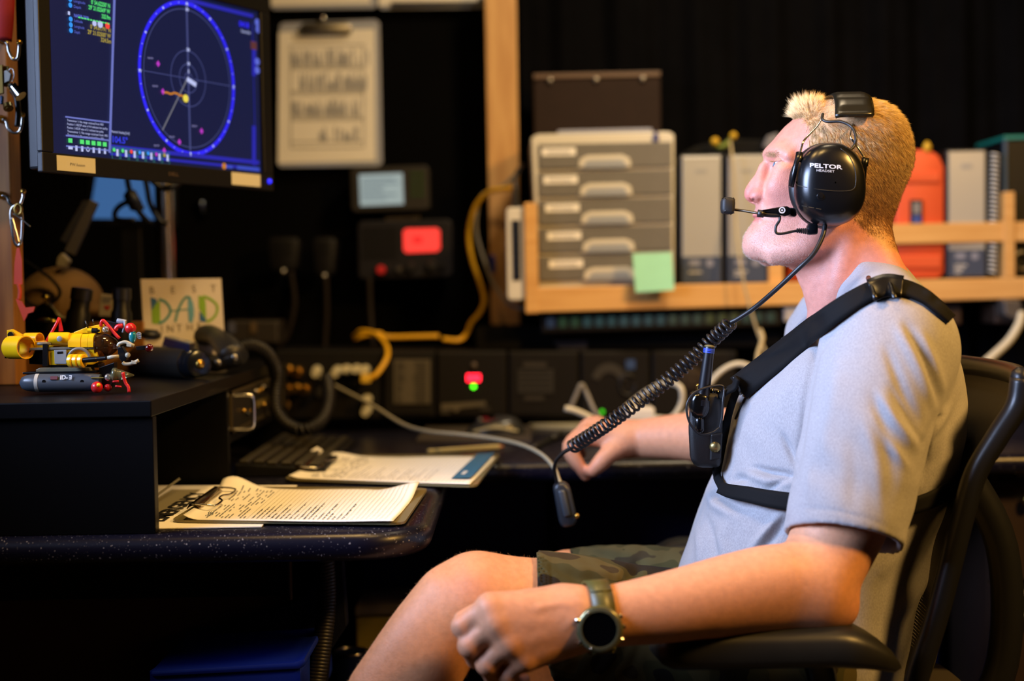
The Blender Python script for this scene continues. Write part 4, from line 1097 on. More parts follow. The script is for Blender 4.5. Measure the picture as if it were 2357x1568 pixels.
# bunch of keys and brass tools
r = empty('key_bunch', at(20, 240, 2.02), 'bunch of brass keys and fittings hanging on the post', 'keys')
KY = 2.02
M_bk = mat('old_brass', (170, 140, 76), .3, 1.0)
pslab([(2, 150), (20, 152), (22, 196), (12, 200), (0, 196)], KY, .005, .001).build('key', M_bk, r)
pslab([(-6, 150), (6, 148), (8, 215), (-4, 218)], KY - .006, .004, .001).build('key', M_bk, r)
pslab([(16, 160), (26, 170), (22, 186), (2, 196), (-8, 188), (0, 168)], KY - .004, .006, .001).build('bracket', M_steel, r)
MB().tube([at(26 + 9*math.cos(a)*.7, 172 + 15*math.sin(a), KY) for a in np.linspace(0, 2*math.pi, 22)[:-1]], .0008, 6, closed=True).build('split_ring', M_chrome, r, smooth=True)
MB().lathe(at(26, 196, KY - .008), at(48, 222, KY - .012), [(0, .006), (.15, .007), (.2, .006), (1, .0085)], 16).build('barrel', M_chrome, r, smooth=True, auto=40)
MB().tube(ppath([(28, 210), (38, 225), (42, 260), (40, 292)], KY), .0075, 10, flat=.5).build('strap_leather', mat('black_leather', (14, 12, 10), .4), r, smooth=True)
MB().lathe(at(18, 242, KY - .014), at(20, 252, KY - .018), [(0, .007), (.8, .007), (.81, .004), (1, .004)], 14).build('fitting', M_bk, r, smooth=True, auto=40)
pslab([(0, 220), (6, 220), (5, 240), (0, 240)], KY - .006, .006, .001).build('blade', mat('blued_steel', (90, 110, 140), .25, 1.0), r)
# steel snap link with orange ribbon
r = empty('snap_link', at(36, 560, 2.03), 'steel snap link hanging on the post above the orange ribbon', 'snap link')
LY = 2.035
MB().tube(ppath([(36, 472), (26, 482), (25, 505), (31, 550), (40, 566), (48, 556), (51, 520), (50, 488), (44, 474), (36, 472)], LY, 6), .0022, 8).build('body', M_chrome, r, smooth=True)
MB().tube(ppath([(28, 500), (36, 530), (44, 560)], LY - .003), .0016, 8).build('gate', M_chrome, r, smooth=True)
MB().tube(ppath([(30, 492), (46, 502), (70, 522)], LY - .006), .001, 6).build('pin', M_steel, r, smooth=True)
MB().tube([at(42 + 8*math.cos(a), 482 + 12*math.sin(a), LY - .006) for a in np.linspace(0, 2*math.pi, 22)[:-1]], .0022, 8, closed=True).build('ring', M_bk, r, smooth=True)
M_orr = mat('orange_ribbon', (206, 70, 40), .6)
r = empty('warning_ribbon', at(42, 740, 2.03), 'orange ribbon hanging from the snap link', 'ribbon')
pslab([(38, 572), (44, 570), (50, 600), (51, 655), (32, 654), (33, 610)], 2.03, .002).build('upper_tail', M_orr, r)
pslab([(36, 688), (50, 694), (58, 708), (80, 706), (76, 718), (64, 722), (55, 740), (46, 716)], 2.02, .002).build('lower_tail', M_orr, r)
MB().tube(ppath([(43, 655), (46, 672), (44, 690)], 2.028), .003, 8).build('twist', M_orr, r, smooth=True)
# tan cap with black strap, bell
Mtan = mat('tan_canvas', (104, 78, 42), .8, var=.2, vscale=20)
r = empty('canvas_cap', at(140, 735, 2.42), 'tan canvas cap with a black strap behind the bell', 'cap')
cc_ = at(140, 700, 2.44); b = MB()
b.sphere((0, 0, 0), 1, 36, 18, (.073, .07, .064), Matrix.Translation(cc_)); b.build('crown', Mtan, r, smooth=True)
b = MB(); b.sphere((0, 0, 0), 1, 28, 12, (.05, .05, .022), Matrix.Translation(at(210, 715, 2.44))); b.build('peak', Mtan, r, smooth=True)
MB().tube(ppath([(58, 600), (75, 612), (115, 640), (137, 668), (130, 690), (100, 706), (70, 700), (52, 680)], 2.36), .0055, 8, flat=.5).build('strap', M_blackm, r, smooth=True)
bc = at(106, 742, 2.30); r = empty('desk_bell', bc, 'shiny brass bell below the black strap', 'bell')
zb_ = at(106, 742, 2.30).z
MB().lathe(bc, bc + V((0, 0, .032)), [(0, .037), (.1, .038), (.35, .026), (.65, .017), (.9, .010), (1, .004)], 28).build('dome', mat('polished_brass', (150, 140, 70), .12, 1.0), r, smooth=True)
MB().lathe(bc + V((0, 0, .032)), bc + V((0, 0, .046)), [(0, .003), (.4, .003), (.6, .008), (1, .004)], 16).build('button', mat('polished_brass', (150, 140, 70), .12, 1.0), r, smooth=True)
MB().lathe(bc + V((0, 0, -.014)), bc, [(0, .040), (1, .040)], 28).build('base', M_blackm, r, smooth=True, auto=40)
# black bottles, little bag with a heart
def bottle(px0, py0, px1, py1, rad, Y, label):
    a, c_ = at(px0, py0, Y), at(px1, py1, Y)
    r = empty('black_bottle', a, label, 'bottle', 'black bottles behind the toy submarines')
    MB().lathe(a, c_, [(0, rad*.95), (.04, rad), (.72, rad), (.80, rad*.82), (1, rad*.8)], 24).build('body', M_black, r, smooth=True, auto=40)
    d = (c_ - a).normalized(); MB().lathe(c_, c_ + d*.018, [(0, rad*.9), (.9, rad*.9), (1, rad*.8)], 24).build('cap', M_rubber, r, smooth=True, auto=40)
bottle(170, 800, 186, 690, .0185, 2.2, 'tilted black bottle rising behind the yellow submarine')
bottle(278, 800, 280, 690, .016, 2.22, 'upright black bottle left of the card')
r = empty('gift_bag', at(248, 728, 2.33), 'tiny white bag printed with a red heart', 'bag')
pslab([(230, 676), (264, 681), (262, 730), (226, 728)], 2.335, .02, .002).build('bag', mat('offwhite_bag', (170, 164, 150), .7), r)
hp = [(247 + 7*math.sin(a)**3 * 1.0, 708 - 5.5*(math.cos(a) - .4*math.cos(2*a) - .15*math.cos(3*a))) for a in np.linspace(0, 2*math.pi, 20)[:-1]]
t = MB(); ppatch(t, hp, 2.334); t.build('heart_print', mat('heart_red', (170, 30, 44), .7), r)
t = MB()
for k in range(3): ppatch(t, rect(236, 684 + k*5, 258 - k*3, 687 + k*5, -.05), 2.334)
t.build('bag_text', M_inkgrey, r)

# ---- card on the riser
r = empty('greeting_card', at(425, 848, 2.36), 'white card painted with the word DAD in blue and green', 'card')
M_card = mat('card_stock', (206, 196, 178), .7)
CA, CB = at(334, 775, 2.30), at(519, 775, 2.38)
cx_ = (CB - CA); cx_.z = 0; CW = cx_.length
CF = frame(V((CA.x, CA.y, RZ + .002)), cx_, V((0, .10, 1)))
CH = (at(332, 645, 2.32).z - RZ) * 1.0
MB(CF).box((0, 0, 0), (CW, .002, CH)).build('panel', M_card, r)
def cuv(px, py):
    d = ray(px, py); n = CF.to_3x3() @ V((0, 1, 0)); o_ = CF.translation; t = (o_ - CAM).dot(n) / d.dot(n)
    q_ = CF.inverted() @ (CAM + d*t); return q_.x, q_.z
cs = lambda cx, cy: cuv(300 + cx/4.126, 620 + cy/4.126)
def cpoly(pts, m, nm):
    t = MB(CF); t.add([(u, -.0006, z) for u, z in (cs(*p) for p in pts)], [tuple(range(len(pts)))]); t.build(nm, m, r)
def cline(pts, m, w_, nm):
    t = MB(CF); P_ = [cs(*p) for p in pts]
    S_ = spline([V((u, 0, z)) for u, z in P_], 6); strip(t, [(v.x, v.z) for v in S_], w_, -.0008); t.build(nm, m, r)
K_bl, K_gr, K_tl, K_lb = mat('paint_blue', (30, 92, 140), .7), mat('paint_green', (120, 165, 30), .7), mat('paint_teal', (40, 130, 130), .7), mat('paint_lightblue', (90, 150, 170), .7)
cpoly([(190, 265), (245, 280), (255, 310), (200, 390)], K_bl, 'painted_stroke')
cpoly([(200, 390), (255, 310), (280, 300), (285, 500), (260, 522), (205, 515)], K_gr, 'painted_stroke')
cline([(270, 285), (330, 310), (375, 370), (370, 430), (320, 490), (270, 515)], K_tl, .0045, 'painted_stroke')
cline([(425, 500), (450, 400), (490, 310), (535, 262), (575, 280)], K_tl, .004, 'painted_stroke')
cpoly([(545, 262), (590, 300), (605, 370), (605, 440), (590, 505), (555, 505), (545, 400)], K_lb, 'painted_stroke')
cline([(375, 398), (450, 390), (550, 380)], K_tl, .002, 'painted_stroke')
cpoly([(645, 250), (700, 262), (715, 320), (720, 480), (690, 440), (650, 370)], K_gr, 'painted_stroke')
cpoly([(655, 400), (690, 440), (728, 490), (700, 505), (655, 490)], K_bl, 'painted_stroke')
cline([(690, 255), (760, 285), (820, 340), (820, 410), (780, 470), (720, 500)], K_gr, .0045, 'painted_stroke')
t = MB(CF)
for ch, px, py in (('B', 205, 235), ('E', 405, 230), ('S', 605, 220), ('T', 790, 215), ('I', 300, 600), ('N', 380, 596), ('T', 465, 590), ('H', 565, 582), ('E', 655, 575)):
    u, z = cs(px, py); letters(t, ch, u, z, .017, -.0008, 'CENTER', .0)
t.build('pencil_lettering', mat('pencil_grey', (120, 110, 96), .8), r)

# ================================================================== toy submarines
TS = 6.547
def T(cx, cy): return (cx/TS, 700 + cy/TS)
def tp(cx, cy, Y): return at(*T(cx, cy), Y)
def tslab(pts, Y, d, bev=.0006): return pslab([T(*p) for p in pts], Y, d, bev)
K_y = mat('yellow_brick_plastic', (246, 190, 16), .25, spec=.6); K_g = mat('grey_brick_plastic', (112, 108, 98), .35); K_dg = mat('dark_grey_brick', (58, 56, 54), .35)
K_lg = mat('pale_grey_brick', (140, 146, 152), .35); K_k = mat('black_brick', (16, 15, 16), .28); K_r = mat('red_brick', (196, 30, 32), .28); K_p = mat('tan_grey_brick', (170, 164, 140), .35)
K_amb = mat('smoked_canopy', (120, 84, 50), .06, trans=.85, spec=.6); K_clr = mat('clear_brick', (200, 205, 200), .06, trans=.85); K_teal = mat('teal_clear_brick', (30, 150, 160), .12, trans=.4)
TY = 1.86
r = empty('toy_submarine', tp(1000, 960, TY + .02), 'yellow toy brick submarine with smoked canopy and thruster rings', 'toy')
def tube_ring(c0, c1, Y0, Y1, rad, wall, m, nm, parent):
    a, b_ = tp(*c0, Y0), tp(*c1, Y1)
    MB().lathe(a, b_, [(0, rad), (1, rad), (1, rad - wall), (0.02, rad - wall*1.2), (0, rad)], 36, cap=False).build(nm, m, parent, smooth=True, auto=30)
tube_ring((165, 655), (395, 655), TY + .004, TY - .012, .0152, .0014, K_y, 'thruster_ring', r)
tube_ring((395, 530), (600, 528), TY + .040, TY + .030, .0085, .001, K_y, 'thruster_ring', r)
tslab([(100, 395), (185, 380), (345, 470), (300, 490), (165, 490), (120, 545), (108, 540)], TY + .004, .006).build('tail_fin', K_y, r)
def tdisc(cx, cy, Y, rad, d, m, nm):
    a = tp(cx, cy, Y); MB().lathe(a, a + V((0, -d, 0)), [(0, rad), (.8, rad), (1, rad*.85)], 20).build(nm, m, r, smooth=True, auto=40)
tdisc(170, 465, TY + .004, .0042, .003, K_k, 'wheel'); tdisc(250, 660, TY - .0125, .0034, .002, K_g, 'stud'); tdisc(900, 525, TY - .012, .0036, .002, K_lg, 'stud')
for a in range(3):
    an = a*2.1 + .4; MB().tube([tp(110, 680, TY), tp(110, 680, TY) + V((-.002, .010*math.cos(an), .012*math.sin(an)))], [.0022, .003], 8, flat=.4).build('propeller_blade', K_k, r, smooth=True)
MB().lathe(tp(60, 680, TY), tp(170, 670, TY), [(0, .001), (.4, .003), (1, .003)], 14).build('propeller_hub', K_k, r, smooth=True)
tslab([(430, 700), (650, 690), (720, 690), (720, 920), (440, 905)], TY + .002, .03).build('stern_block', K_k, r)
tslab([(640, 590), (720, 590), (720, 940), (640, 940)], TY - .010, .006).build('stern_frame', K_k, r)
tslab([(720, 690), (1470, 680), (1470, 880), (1400, 915), (740, 920)], TY - .006, .042).build('lower_hull', K_y, r)
tslab([(440, 662), (1470, 640), (1470, 672), (440, 700)], TY - .008, .044).build('hull_stripe', K_g, r)
tslab([(460, 600), (560, 560), (640, 600), (720, 628), (1095, 622), (1095, 655), (450, 665)], TY + .0, .03).build('deck', K_y, r)
# cabin hull: half round along x
def halfhull(x0, x1, ytop, ybot, Y, m, nm, half_w=.02):
    a, b_ = tp(x0, ybot, Y + half_w), tp(x1, ybot, Y + half_w); hgt = (tp(x0, ytop, Y).z - tp(x0, ybot, Y).z)
    rows = [[p + V((0, half_w*(1 if math.cos(t) >= 0 else -1)*abs(math.cos(t))**.7, hgt*abs(math.sin(t))**.6)) for t in np.linspace(0, math.pi, 21)] for p in (a, b_)]
    g = MB(); g.grid(rows); n = 21
    g.f += [tuple(range(n)), tuple(reversed(range(n, 2*n)))]
    return g.build(nm, m, r, smooth=True, auto=40)
halfhull(1095, 1280, 432, 640, TY - .010, K_y, 'cabin_ring'); halfhull(1284, 1385, 436, 640, TY - .0095, K_y, 'cabin_ring'); halfhull(1389, 1470, 434, 640, TY - .010, K_y, 'cabin_ring')
tslab([(1110, 425), (1300, 350), (1500, 308), (1512, 330), (1510, 435), (1110, 440)], TY + .002, .02).build('cabin_wedge', K_y, r)
a, b_ = tp(755, 525, TY - .002), tp(1090, 522, TY - .002)
MB().lathe(a, b_, [(0, .0078), (.02, .0085), (.8, .0085), (.9, .0078), (.97, .005), (1, .002)], 28).build('motor_pod', K_y, r, smooth=True, auto=35)
MB().lathe(tp(560, 600, TY - .008), tp(775, 598, TY - .008), [(0, .0014), (.05, .0021), (1, .0021)], 12).build('pipe', K_g, r, smooth=True)
tslab([(815, 695), (1000, 690), (1002, 905), (822, 905)], TY - .009, .006).build('side_panel', K_lg, r)
tslab([(858, 718), (948, 714), (948, 748), (858, 752)], TY - .0096, .002).build('panel_window', K_k, r)
MB().tube([tp(1195 - 165*math.cos(a), 840 - 170*math.sin(a), TY - .009) for a in np.linspace(0, math.pi, 20)], .0022, 10).build('wheel_arch', K_g, r, smooth=True)
for k in range(3):
    a, b_ = tp(1050 + k*78, 858, TY - .020 + .0*k), tp(1118 + k*78, 856, TY - .022)
    MB().lathe(a, b_, [(0, .0075), (.15, .0088), (.85, .0088), (1, .0075)], 26).build('side_thruster', K_y, r, smooth=True, auto=35)
MB().lathe(tp(1240, 850, TY - .024), tp(1600, 815, TY - .026), [(0, .0036), (.6, .0036), (.62, .003), (1, .003)], 14).build('arm_boom', K_k, r, smooth=True, auto=35)
MB().lathe(tp(1620, 810, TY - .026), tp(1790, 785, TY - .026), [(0, .0022), (.4, .0026), (1, .002)], 12).build('arm_tip', K_p, r, smooth=True)
# canopy: half ellipsoid
cp = tp(1470, 625, TY + .01); rows = []
for i in range(13):
    a = math.pi/2*i/12; rows.append([cp + V((.0275*math.sin(a), .0185*math.cos(a)*math.cos(t), .0165*math.cos(a)*math.sin(t))) for t in np.linspace(0, 2*math.pi, 29)[:-1]])
MB().grid(rows, None, True).build('canopy', K_amb, r, smooth=True)
MB().tube([cp + V((.001, .0185*math.cos(t), .0165*math.sin(t))) for t in np.linspace(0, 2*math.pi, 29)[:-1]], .0011, 8, closed=True).build('canopy_rim', K_amb, r, smooth=True)
MB().tube([tp(1285, 250, TY), tp(1330, 370, TY)], .0011, 8).build('antenna', K_k, r, smooth=True)
MB().tube([tp(1398, 228, TY + .01), tp(1415, 310, TY + .01)], .0011, 8).build('antenna', K_k, r, smooth=True)
MB().lathe(tp(1325, 398, TY - .014), tp(1392, 400, TY - .014), [(0, .003), (1, .003)], 14).build('lamp_mount', K_y, r, smooth=True, auto=40)
MB().lathe(tp(1388, 402, TY - .014), tp(1500, 402, TY - .014), [(0, .0036), (.7, .0036), (.75, .002), (1, .0015)], 14).build('lamp_body', K_k, r, smooth=True, auto=40)
MB().sphere(tp(1592, 385, TY - .014), .0044).build('lamp_globe', K_clr, r, smooth=True)
MB().tube([tp(895, 205, TY + .03), tp(850, 300, TY + .03), tp(780, 425, TY + .026), (tp(705, 555, TY + .02))], .0021, 8).build('tail_strut', K_r, r, smooth=True)
tslab([(885, 205), (905, 205), (950, 410), (880, 415)], TY + .03, .003).build('tail_plate', K_r, r)
MB().tube(spline([tp(1780, 640, TY - .02), tp(1800, 600, TY - .02), tp(1900, 575, TY - .02), tp(2020, 635, TY - .02)], 5), .0024, 8).build('claw', K_p, r, smooth=True)
MB().tube(spline([tp(1850, 880, TY - .02), tp(1890, 905, TY - .02), tp(1990, 895, TY - .02), tp(2090, 850, TY - .02)], 5), .0024, 8).build('claw', K_p, r, smooth=True)
tslab([(1770, 660), (1830, 640), (1900, 760), (1900, 850), (1840, 880), (1780, 800)], TY - .014, .012).build('claw_joint', K_k, r)
MB().sphere(tp(1925, 770, TY - .016), .0035).build('claw_pivot', K_p, r, smooth=True)
for (x, y) in ((1905, 590), (1975, 850)): tslab([(x, y), (x + 85, y + 15), (x + 75, y + 60), (x, y + 50)], TY - .023, .003).build('claw_link', K_p, r)
# supports so the boat rests on the lower one
tslab([(760, 915), (1480, 905), (1480, 960), (760, 965)], TY - .004, .03).build('keel', K_k, r)

r = empty('toy_diver', tp(1850, 500, TY + .005), 'small red helmeted toy diver lying on the submarine nose', 'toy')
MB().sphere(tp(1965, 365, TY - .005), .0075, sc=(1, 1, .95)).build('helmet', K_r, r, smooth=True)
tslab([(1570, 250), (1760, 290), (1850, 330), (1840, 420), (1730, 400), (1590, 300)], TY + .002, .012, .001).build('torso', K_k, r)
MB().lathe(tp(1765, 250, TY - .004), tp(1905, 275, TY - .004), [(0, .003), (.05, .0033), (.95, .0033), (1, .003)], 14).build('air_tank', K_lg, r, smooth=True, auto=40)
MB().tube(spline([tp(1735, 395, TY - .008), tp(1775, 340, TY - .008), tp(1850, 330, TY - .008)], 4), .0032, 8).build('arm', K_r, r, smooth=True)
MB().tube(spline([tp(1520, 340, TY - .010), tp(1530, 265, TY - .010), tp(1575, 260, TY - .010), tp(1700, 410, TY - .012), tp(1800, 520, TY - .014)], 4), .0022, 8).build('flipper', K_r, r, smooth=True)
MB().sphere(tp(1998, 490, TY - .006), .0062, sc=(.8, .8, 1.4)).build('visor', K_teal, r, smooth=True)
MB().tube([tp(1880, 250, TY - .008), tp(1880, 330, TY - .008), tp(1850, 430, TY - .008)], .0016, 8).build('hose', K_lg, r, smooth=True)
for k in range(4):
    MB().tube(spline([tp(2050, 470, TY - .006), tp(2085, 430 + 28*k, TY - .006), tp(2130, 450 + 22*k, TY - .006)], 4), .0010, 6).build('claw_finger', K_lg, r, smooth=True)
tslab([(2040, 640), (2200, 625), (2210, 690), (2060, 700)], TY + .01, .006).build('flashlight', K_k, r)
MB().sphere(tp(2250, 665, TY + .012), .0055).build('lamp_lens', mat('dark_red_clear', (110, 10, 16), .1, trans=.4), r, smooth=True)

r = empty('toy_minisub', tp(900, 1340, TY - .02), 'grey toy brick submersible lettered ID in front of the yellow submarine', 'toy')
K_sub = mat('blue_grey_brick', (74, 82, 92), .3)
SYY = TY - .012
a, b_ = tp(300, 1190, SYY), tp(1520, 1180, SYY)
MB().lathe(a, b_, [(0, .002), (.03, .0075), (.09, .0105), (.2, .0118), (.9, .0118), (1, .0105)], 32).build('hull', K_sub, r, smooth=True, auto=40)
MB().lathe(tp(552, 1188, SYY), tp(604, 1187, SYY), [(0, .0121), (1, .0121)], 32).build('white_band', mat('white_brick', (190, 194, 190), .3), r, smooth=True, auto=40)
for x in (665, 1240):
    a = tp(x, 1170, SYY - .0105); MB().lathe(a + V((0, .003, 0)), a + V((0, -.0012, 0)), [(0, .0027), (1, .0025)], 18).build('porthole', K_k, r, smooth=True, auto=40)
fr = frame(tp(905, 1140, SYY - .0118), (1, 0, 0), (0, .35, 1))
t = MB(fr); letters(t, 'ID-', 0, 0, .0078, -.0012, bold=.0003); letters(t, 'E', .0155, 0, .0078, -.0012, sx=-1.0, bold=.0003); t.build('hull_lettering', mat('white_print', (220, 224, 224), .5), r)
t = MB(fr); t.box((-.0125, -.001, 0), (-.0035, .001, .0045)); t.build('red_mark', mat('dull_red_print', (90, 24, 28), .5), r)
t = MB(fr); t.box((.040, -.0008, .001), (.056, .001, .0022)); t.build('gold_line', M_brass, r)
tslab([(540, 990), (600, 962), (1340, 958), (1360, 1010), (540, 1025)], SYY + .0, .022).build('deck_plate', mat('olive_grey_brick', (110, 108, 90), .35), r)
tslab([(340, 1030), (1450, 1005), (1450, 1040), (340, 1062)], SYY - .002, .026).build('deck_rail', K_k, r)
tslab([(1490, 960), (1720, 880), (1720, 1160), (1640, 1300), (1500, 1240)], SYY + .004, .016).build('nose_frame', K_k, r)
MB().sphere(tp(1460, 1255, SYY - .016), .0075).build('red_float', K_r, r, smooth=True)
MB().sphere(tp(1485, 1222, SYY - .0215), .0027).build('yellow_lens', K_y, r, smooth=True)
MB().sphere(tp(1625, 1262, SYY - .008), .005).build('red_float', K_r, r, smooth=True)
MB().sphere(tp(1630, 1105, SYY - .008), .0048).build('clear_lamp', K_clr, r, smooth=True)
MB().lathe(tp(1700, 1060, SYY - .004), tp(2020, 1075, SYY - .004), [(0, .0085), (.15, .009), (.2, .0075), (.4, .0065), (1, .001)], 20).build('clear_drill', mat('olive_clear_brick', (150, 150, 110), .1, trans=.7), r, smooth=True)
MB().tube(spline([tp(1850, 1030, SYY - .02), tp(1870, 1120, SYY - .02), tp(1900, 1200, SYY - .02), tp(1935, 1250, SYY - .021), tp(1945, 1330, SYY - .022)], 4), .0022, 8).build('red_leg', K_r, r, smooth=True)
MB().tube(spline([tp(1700, 1170, SYY - .012), tp(1790, 1165, SYY - .012)], 4), .0014, 8).build('red_rod', K_r, r, smooth=True)
MB().tube(spline([tp(1740, 1240, SYY - .012), tp(1830, 1250, SYY - .012)], 4), .0014, 8).build('red_rod', K_r, r, smooth=True)

# ---- torch, silver box, handset and corrugated cord on the riser
fp0, fp1 = onz(310, 868, RZ), onz(452, 880, RZ)
r = empty('hand_torch', at(400, 850, 2.15), 'long black torch lying on the riser below the card', 'torch')
a, b_ = V((onz(330, 850, RZ + .017).x, 2.16, RZ + .0175)), V((onz(437, 850, RZ + .017).x + .0, 2.06, RZ + .0175))
a, b_ = at(318, 795, 2.28), at(440, 838, 2.14)
a.z = b_.z = RZ + .0235
MB().lathe(a, b_, [(0, .022), (.05, .0235), (1, .0235)], 28).build('barrel', mat('torch_black', (30, 28, 24), .45), r, smooth=True, auto=40)
d = (b_ - a).normalized()
MB().lathe(b_, b_ + d*.028, [(0, .0215), (.15, .020), (.2, .0215), (.5, .0215), (.55, .020), (.95, .020), (1, .016)], 28).build('end_cap', mat('torch_cap', (44, 48, 56), .2, .8), r, smooth=True, auto=40)
MB().lathe(b_ + d*.028, b_ + d*.032, [(0, .008), (1, .006)], 16).build('end_button', M_brass, r, smooth=True)
r = empty('pocket_recorder', at(425, 822, 2.2), 'silver framed pocket device lying on the black torch', 'device')
c = [(370, 795), (380, 776), (398, 770), (466, 788), (470, 808), (440, 818)]
pslab([(372, 797), (436, 814), (436, 793), (378, 777)], [2.22, 2.12, 2.12, 2.22], .035, .002).build('body', mat('navy_device', (22, 28, 50), .3), r)
pslab([(376, 779), (437, 795), (437, 790), (379, 774)], [2.217, 2.117, 2.117, 2.217], .04, .001).build('silver_frame', mat('silver_frame', (190, 186, 172), .25, .9), r)
pslab([(371, 800), (436, 818), (437, 813), (372, 795)], [2.217, 2.117, 2.117, 2.217], .04, .001).build('silver_frame', mat('silver_frame', (190, 186, 172), .25, .9), r)
r = empty('telephone_handset', at(500, 840, 2.35), 'black telephone handset at the riser edge beside the card', 'handset')
hs = [at(455, 778, 2.38), at(485, 772, 2.36), at(515, 790, 2.32), at(540, 822, 2.28)]
MB().tube(spline(hs, 6), [.018 + .006*abs(math.cos(k/18*math.pi)) for k in range(19)], 14, flat=.8).build('grip', M_rubber, r, smooth=True)
p = at(500, 838, 2.26)
pslab([(446, 818), (500, 822), (545, 812), (548, 838), (500, 858), (446, 850)], 2.27, .07, .006).build('cradle', M_black, r)
for px, py in ((501, 836), (539, 823)):
    p = at(px, py, 2.265); MB().lathe(p, p + V((0, -.004, 0)), [(0, .006), (.7, .006), (1, .002)], 16).build('fastener', M_steel, r, smooth=True)
MB().lathe(at(340, 775, 2.32), at(342, 757, 2.32), [(0, .022), (.6, .022), (.7, .018), (1, .016)], 22).build('lens_cover', M_rubber, smooth=True, label='round black cap standing left of the silver framed device', cat='cap')
pth = ppath([(545, 800, 2.40), (575, 795, 2.42), (605, 806, 2.45), (626, 832, 2.48), (636, 866, 2.5), (634, 905, 2.5), (636, 945, 2.48), (658, 976, 2.46), (695, 990, 2.44), (732, 976, 2.46), (752, 945, 2.5), (757, 905, 2.54), (752, 872, 2.60)])
MB().tube(helix(pth, .0085, 62, 12), .0042, 7).build('coiled_cord', mat('corded_rubber', (17, 15, 12), .4, spec=.35), smooth=True, label='thick black coiled cord looping off the riser edge', cat='cord')

# ================================================================== below the desk
M_bin = mat('blue_plastic_bin', (16, 38, 140), .45, var=.05, spec=.3)
r = empty('blue_bin', at(520, 1568, 1.9), 'blue plastic bin with a moulded lid below the desk', 'bin')
pslab([(360, 1552), (690, 1534), (700, 1700), (330, 1700)], 1.80, .3, .01).build('body', M_bin, r)
lid = [at(x, y, Y_) for x, y, Y_ in ((345, 1552, 1.78), (702, 1526, 1.78), (700, 1512, 1.79), (345, 1540, 1.79))]
pslab([(345, 1545), (680, 1524), (702, 1514), (706, 1530), (690, 1542), (345, 1560)], 1.775, .30, .004).build('lid_rim', M_bin, r, smooth=True, auto=40)
b = MB(); P_ = [at(345, 1545, 1.78), at(690, 1523, 1.78), at(600, 1452, 2.04), at(470, 1456, 2.04)]
b.add(P_ + [p - V((0, 0, .03)) for p in P_], [(0, 1, 2, 3), (7, 6, 5, 4), (0, 4, 5, 1), (1, 5, 6, 2), (2, 6, 7, 3), (3, 7, 4, 0)]); b.build('lid_top', M_bin, r)
cowl = [(330, 1590), (400, 1530), (480, 1465), (560, 1425), (640, 1400), (700, 1372), (725, 1330), (732, 1292), (790, 1292), (800, 1440), (760, 1500), (740, 1700), (330, 1700)]
pslab(cowl, 1.955, .02, .003).build('curved_panel', mat('deep_navy_panel', (7, 9, 28), .6, spec=.2), label='curved dark blue panel behind the blue bin', cat='panel')
MB().tube(helix(ppath([(748, 1285, 1.93), (752, 1380, 1.92), (742, 1480, 1.90), (722, 1600, 1.88)]), .009, 40, 10), .0045, 6).build('braided_hose', mat('braided_black', (22, 20, 16), .5), smooth=True, label='black braided hose hanging beside the blue bin', cat='hose')
# low equipment box carrying the can and the pale box
MB().box((-.34, 2.10, .001), (.12, 2.64, .30), .004).build('low_crate', M_blackm, label='low black crate on the floor under the drink can', cat='crate')
cp = at(808, 1500, 2.30); zc0 = .301; hcan = cp.z - zc0 + .0
r = empty('drink_can', V((cp.x, cp.y, zc0)), 'dark blue drink can with a silver rim under the desk', 'can')
MB().lathe((cp.x, cp.y, zc0), (cp.x, cp.y, zc0 + hcan), [(0, .024), (.04, .033), (.86, .033), (.96, .027), (1, .027)], 30).build('body', mat('navy_can', (22, 34, 84), .3, .6), r, smooth=True, auto=40)
MB().tube([(cp.x + .0275*math.cos(a), cp.y + .0275*math.sin(a), zc0 + hcan) for a in np.linspace(0, 2*math.pi, 31)[:-1]], .0016, 8, closed=True).build('rim', M_chrome, r, smooth=True)
b = MB(); b.lathe((cp.x, cp.y, zc0 + hcan - .004), (cp.x, cp.y, zc0 + hcan - .003), [(0, .026), (1, .026)], 28); b.build('lid', M_steel, r)
b = MB(); b.box((cp.x - .012, cp.y - .006, zc0 + hcan - .0028), (cp.x + .012, cp.y + .006, zc0 + hcan - .001), .0005); b.build('pull_tab', M_chrome, r)
pb = at(870, 1405, 2.52)
r = empty('carton', V((pb.x, 2.55, .301)), 'yellowish carton with a grey flap behind the drink can', 'box')
MB().box((at(820, 1405, 2.48).x, 2.48, .301), (at(935, 1405, 2.48).x, 2.62, at(870, 1422, 2.48).z), .002).build('body', mat('olive_carton', (150, 134, 50), .7), r)
pslab([(818, 1398), (1000, 1388), (1000, 1410), (818, 1418)], 2.475, .14, .001).build('flap', mat('grey_flap', (110, 100, 90), .7), r)

# ================================================================== task chair
r = empty('task_chair', (.47, 1.92, 0), 'black mesh task chair carrying the seated man', 'chair')
M_fr = mat('chair_frame_plastic', (24, 25, 29), .35)
near = [(2352, 872, 1.70), (2340, 935, 1.70), (2296, 1005, 1.70), (2246, 1090, 1.70), (2216, 1190, 1.70), (2188, 1300, 1.70), (2156, 1420, 1.70), (2118, 1540, 1.70), (2090, 1640, 1.72)]
N_ = ppath(near, None, 6); Fp = [V((p.x, 2.14 + (1.92 - 1.92), p.z)) for p in N_]
def wide(path, nm):
    b = MB(); b.tube(path, .0140, 12, flat=1.0); return b.build(nm, M_fr, r, smooth=True)
wide(N_, 'side_frame'); wide(Fp, 'side_frame')
mid = lambda a, c_, t, bow: a.lerp(c_, t) + V((bow*4*t*(1-t), 0, 0))
top = [mid(N_[0], Fp[0], t, .035) for t in np.linspace(0, 1, 15)]
MB().tube(top, .013, 10).build('top_frame', M_fr, r, smooth=True)
M_mesh = mat('woven_mesh', (52, 47, 38), .55)
seg = []
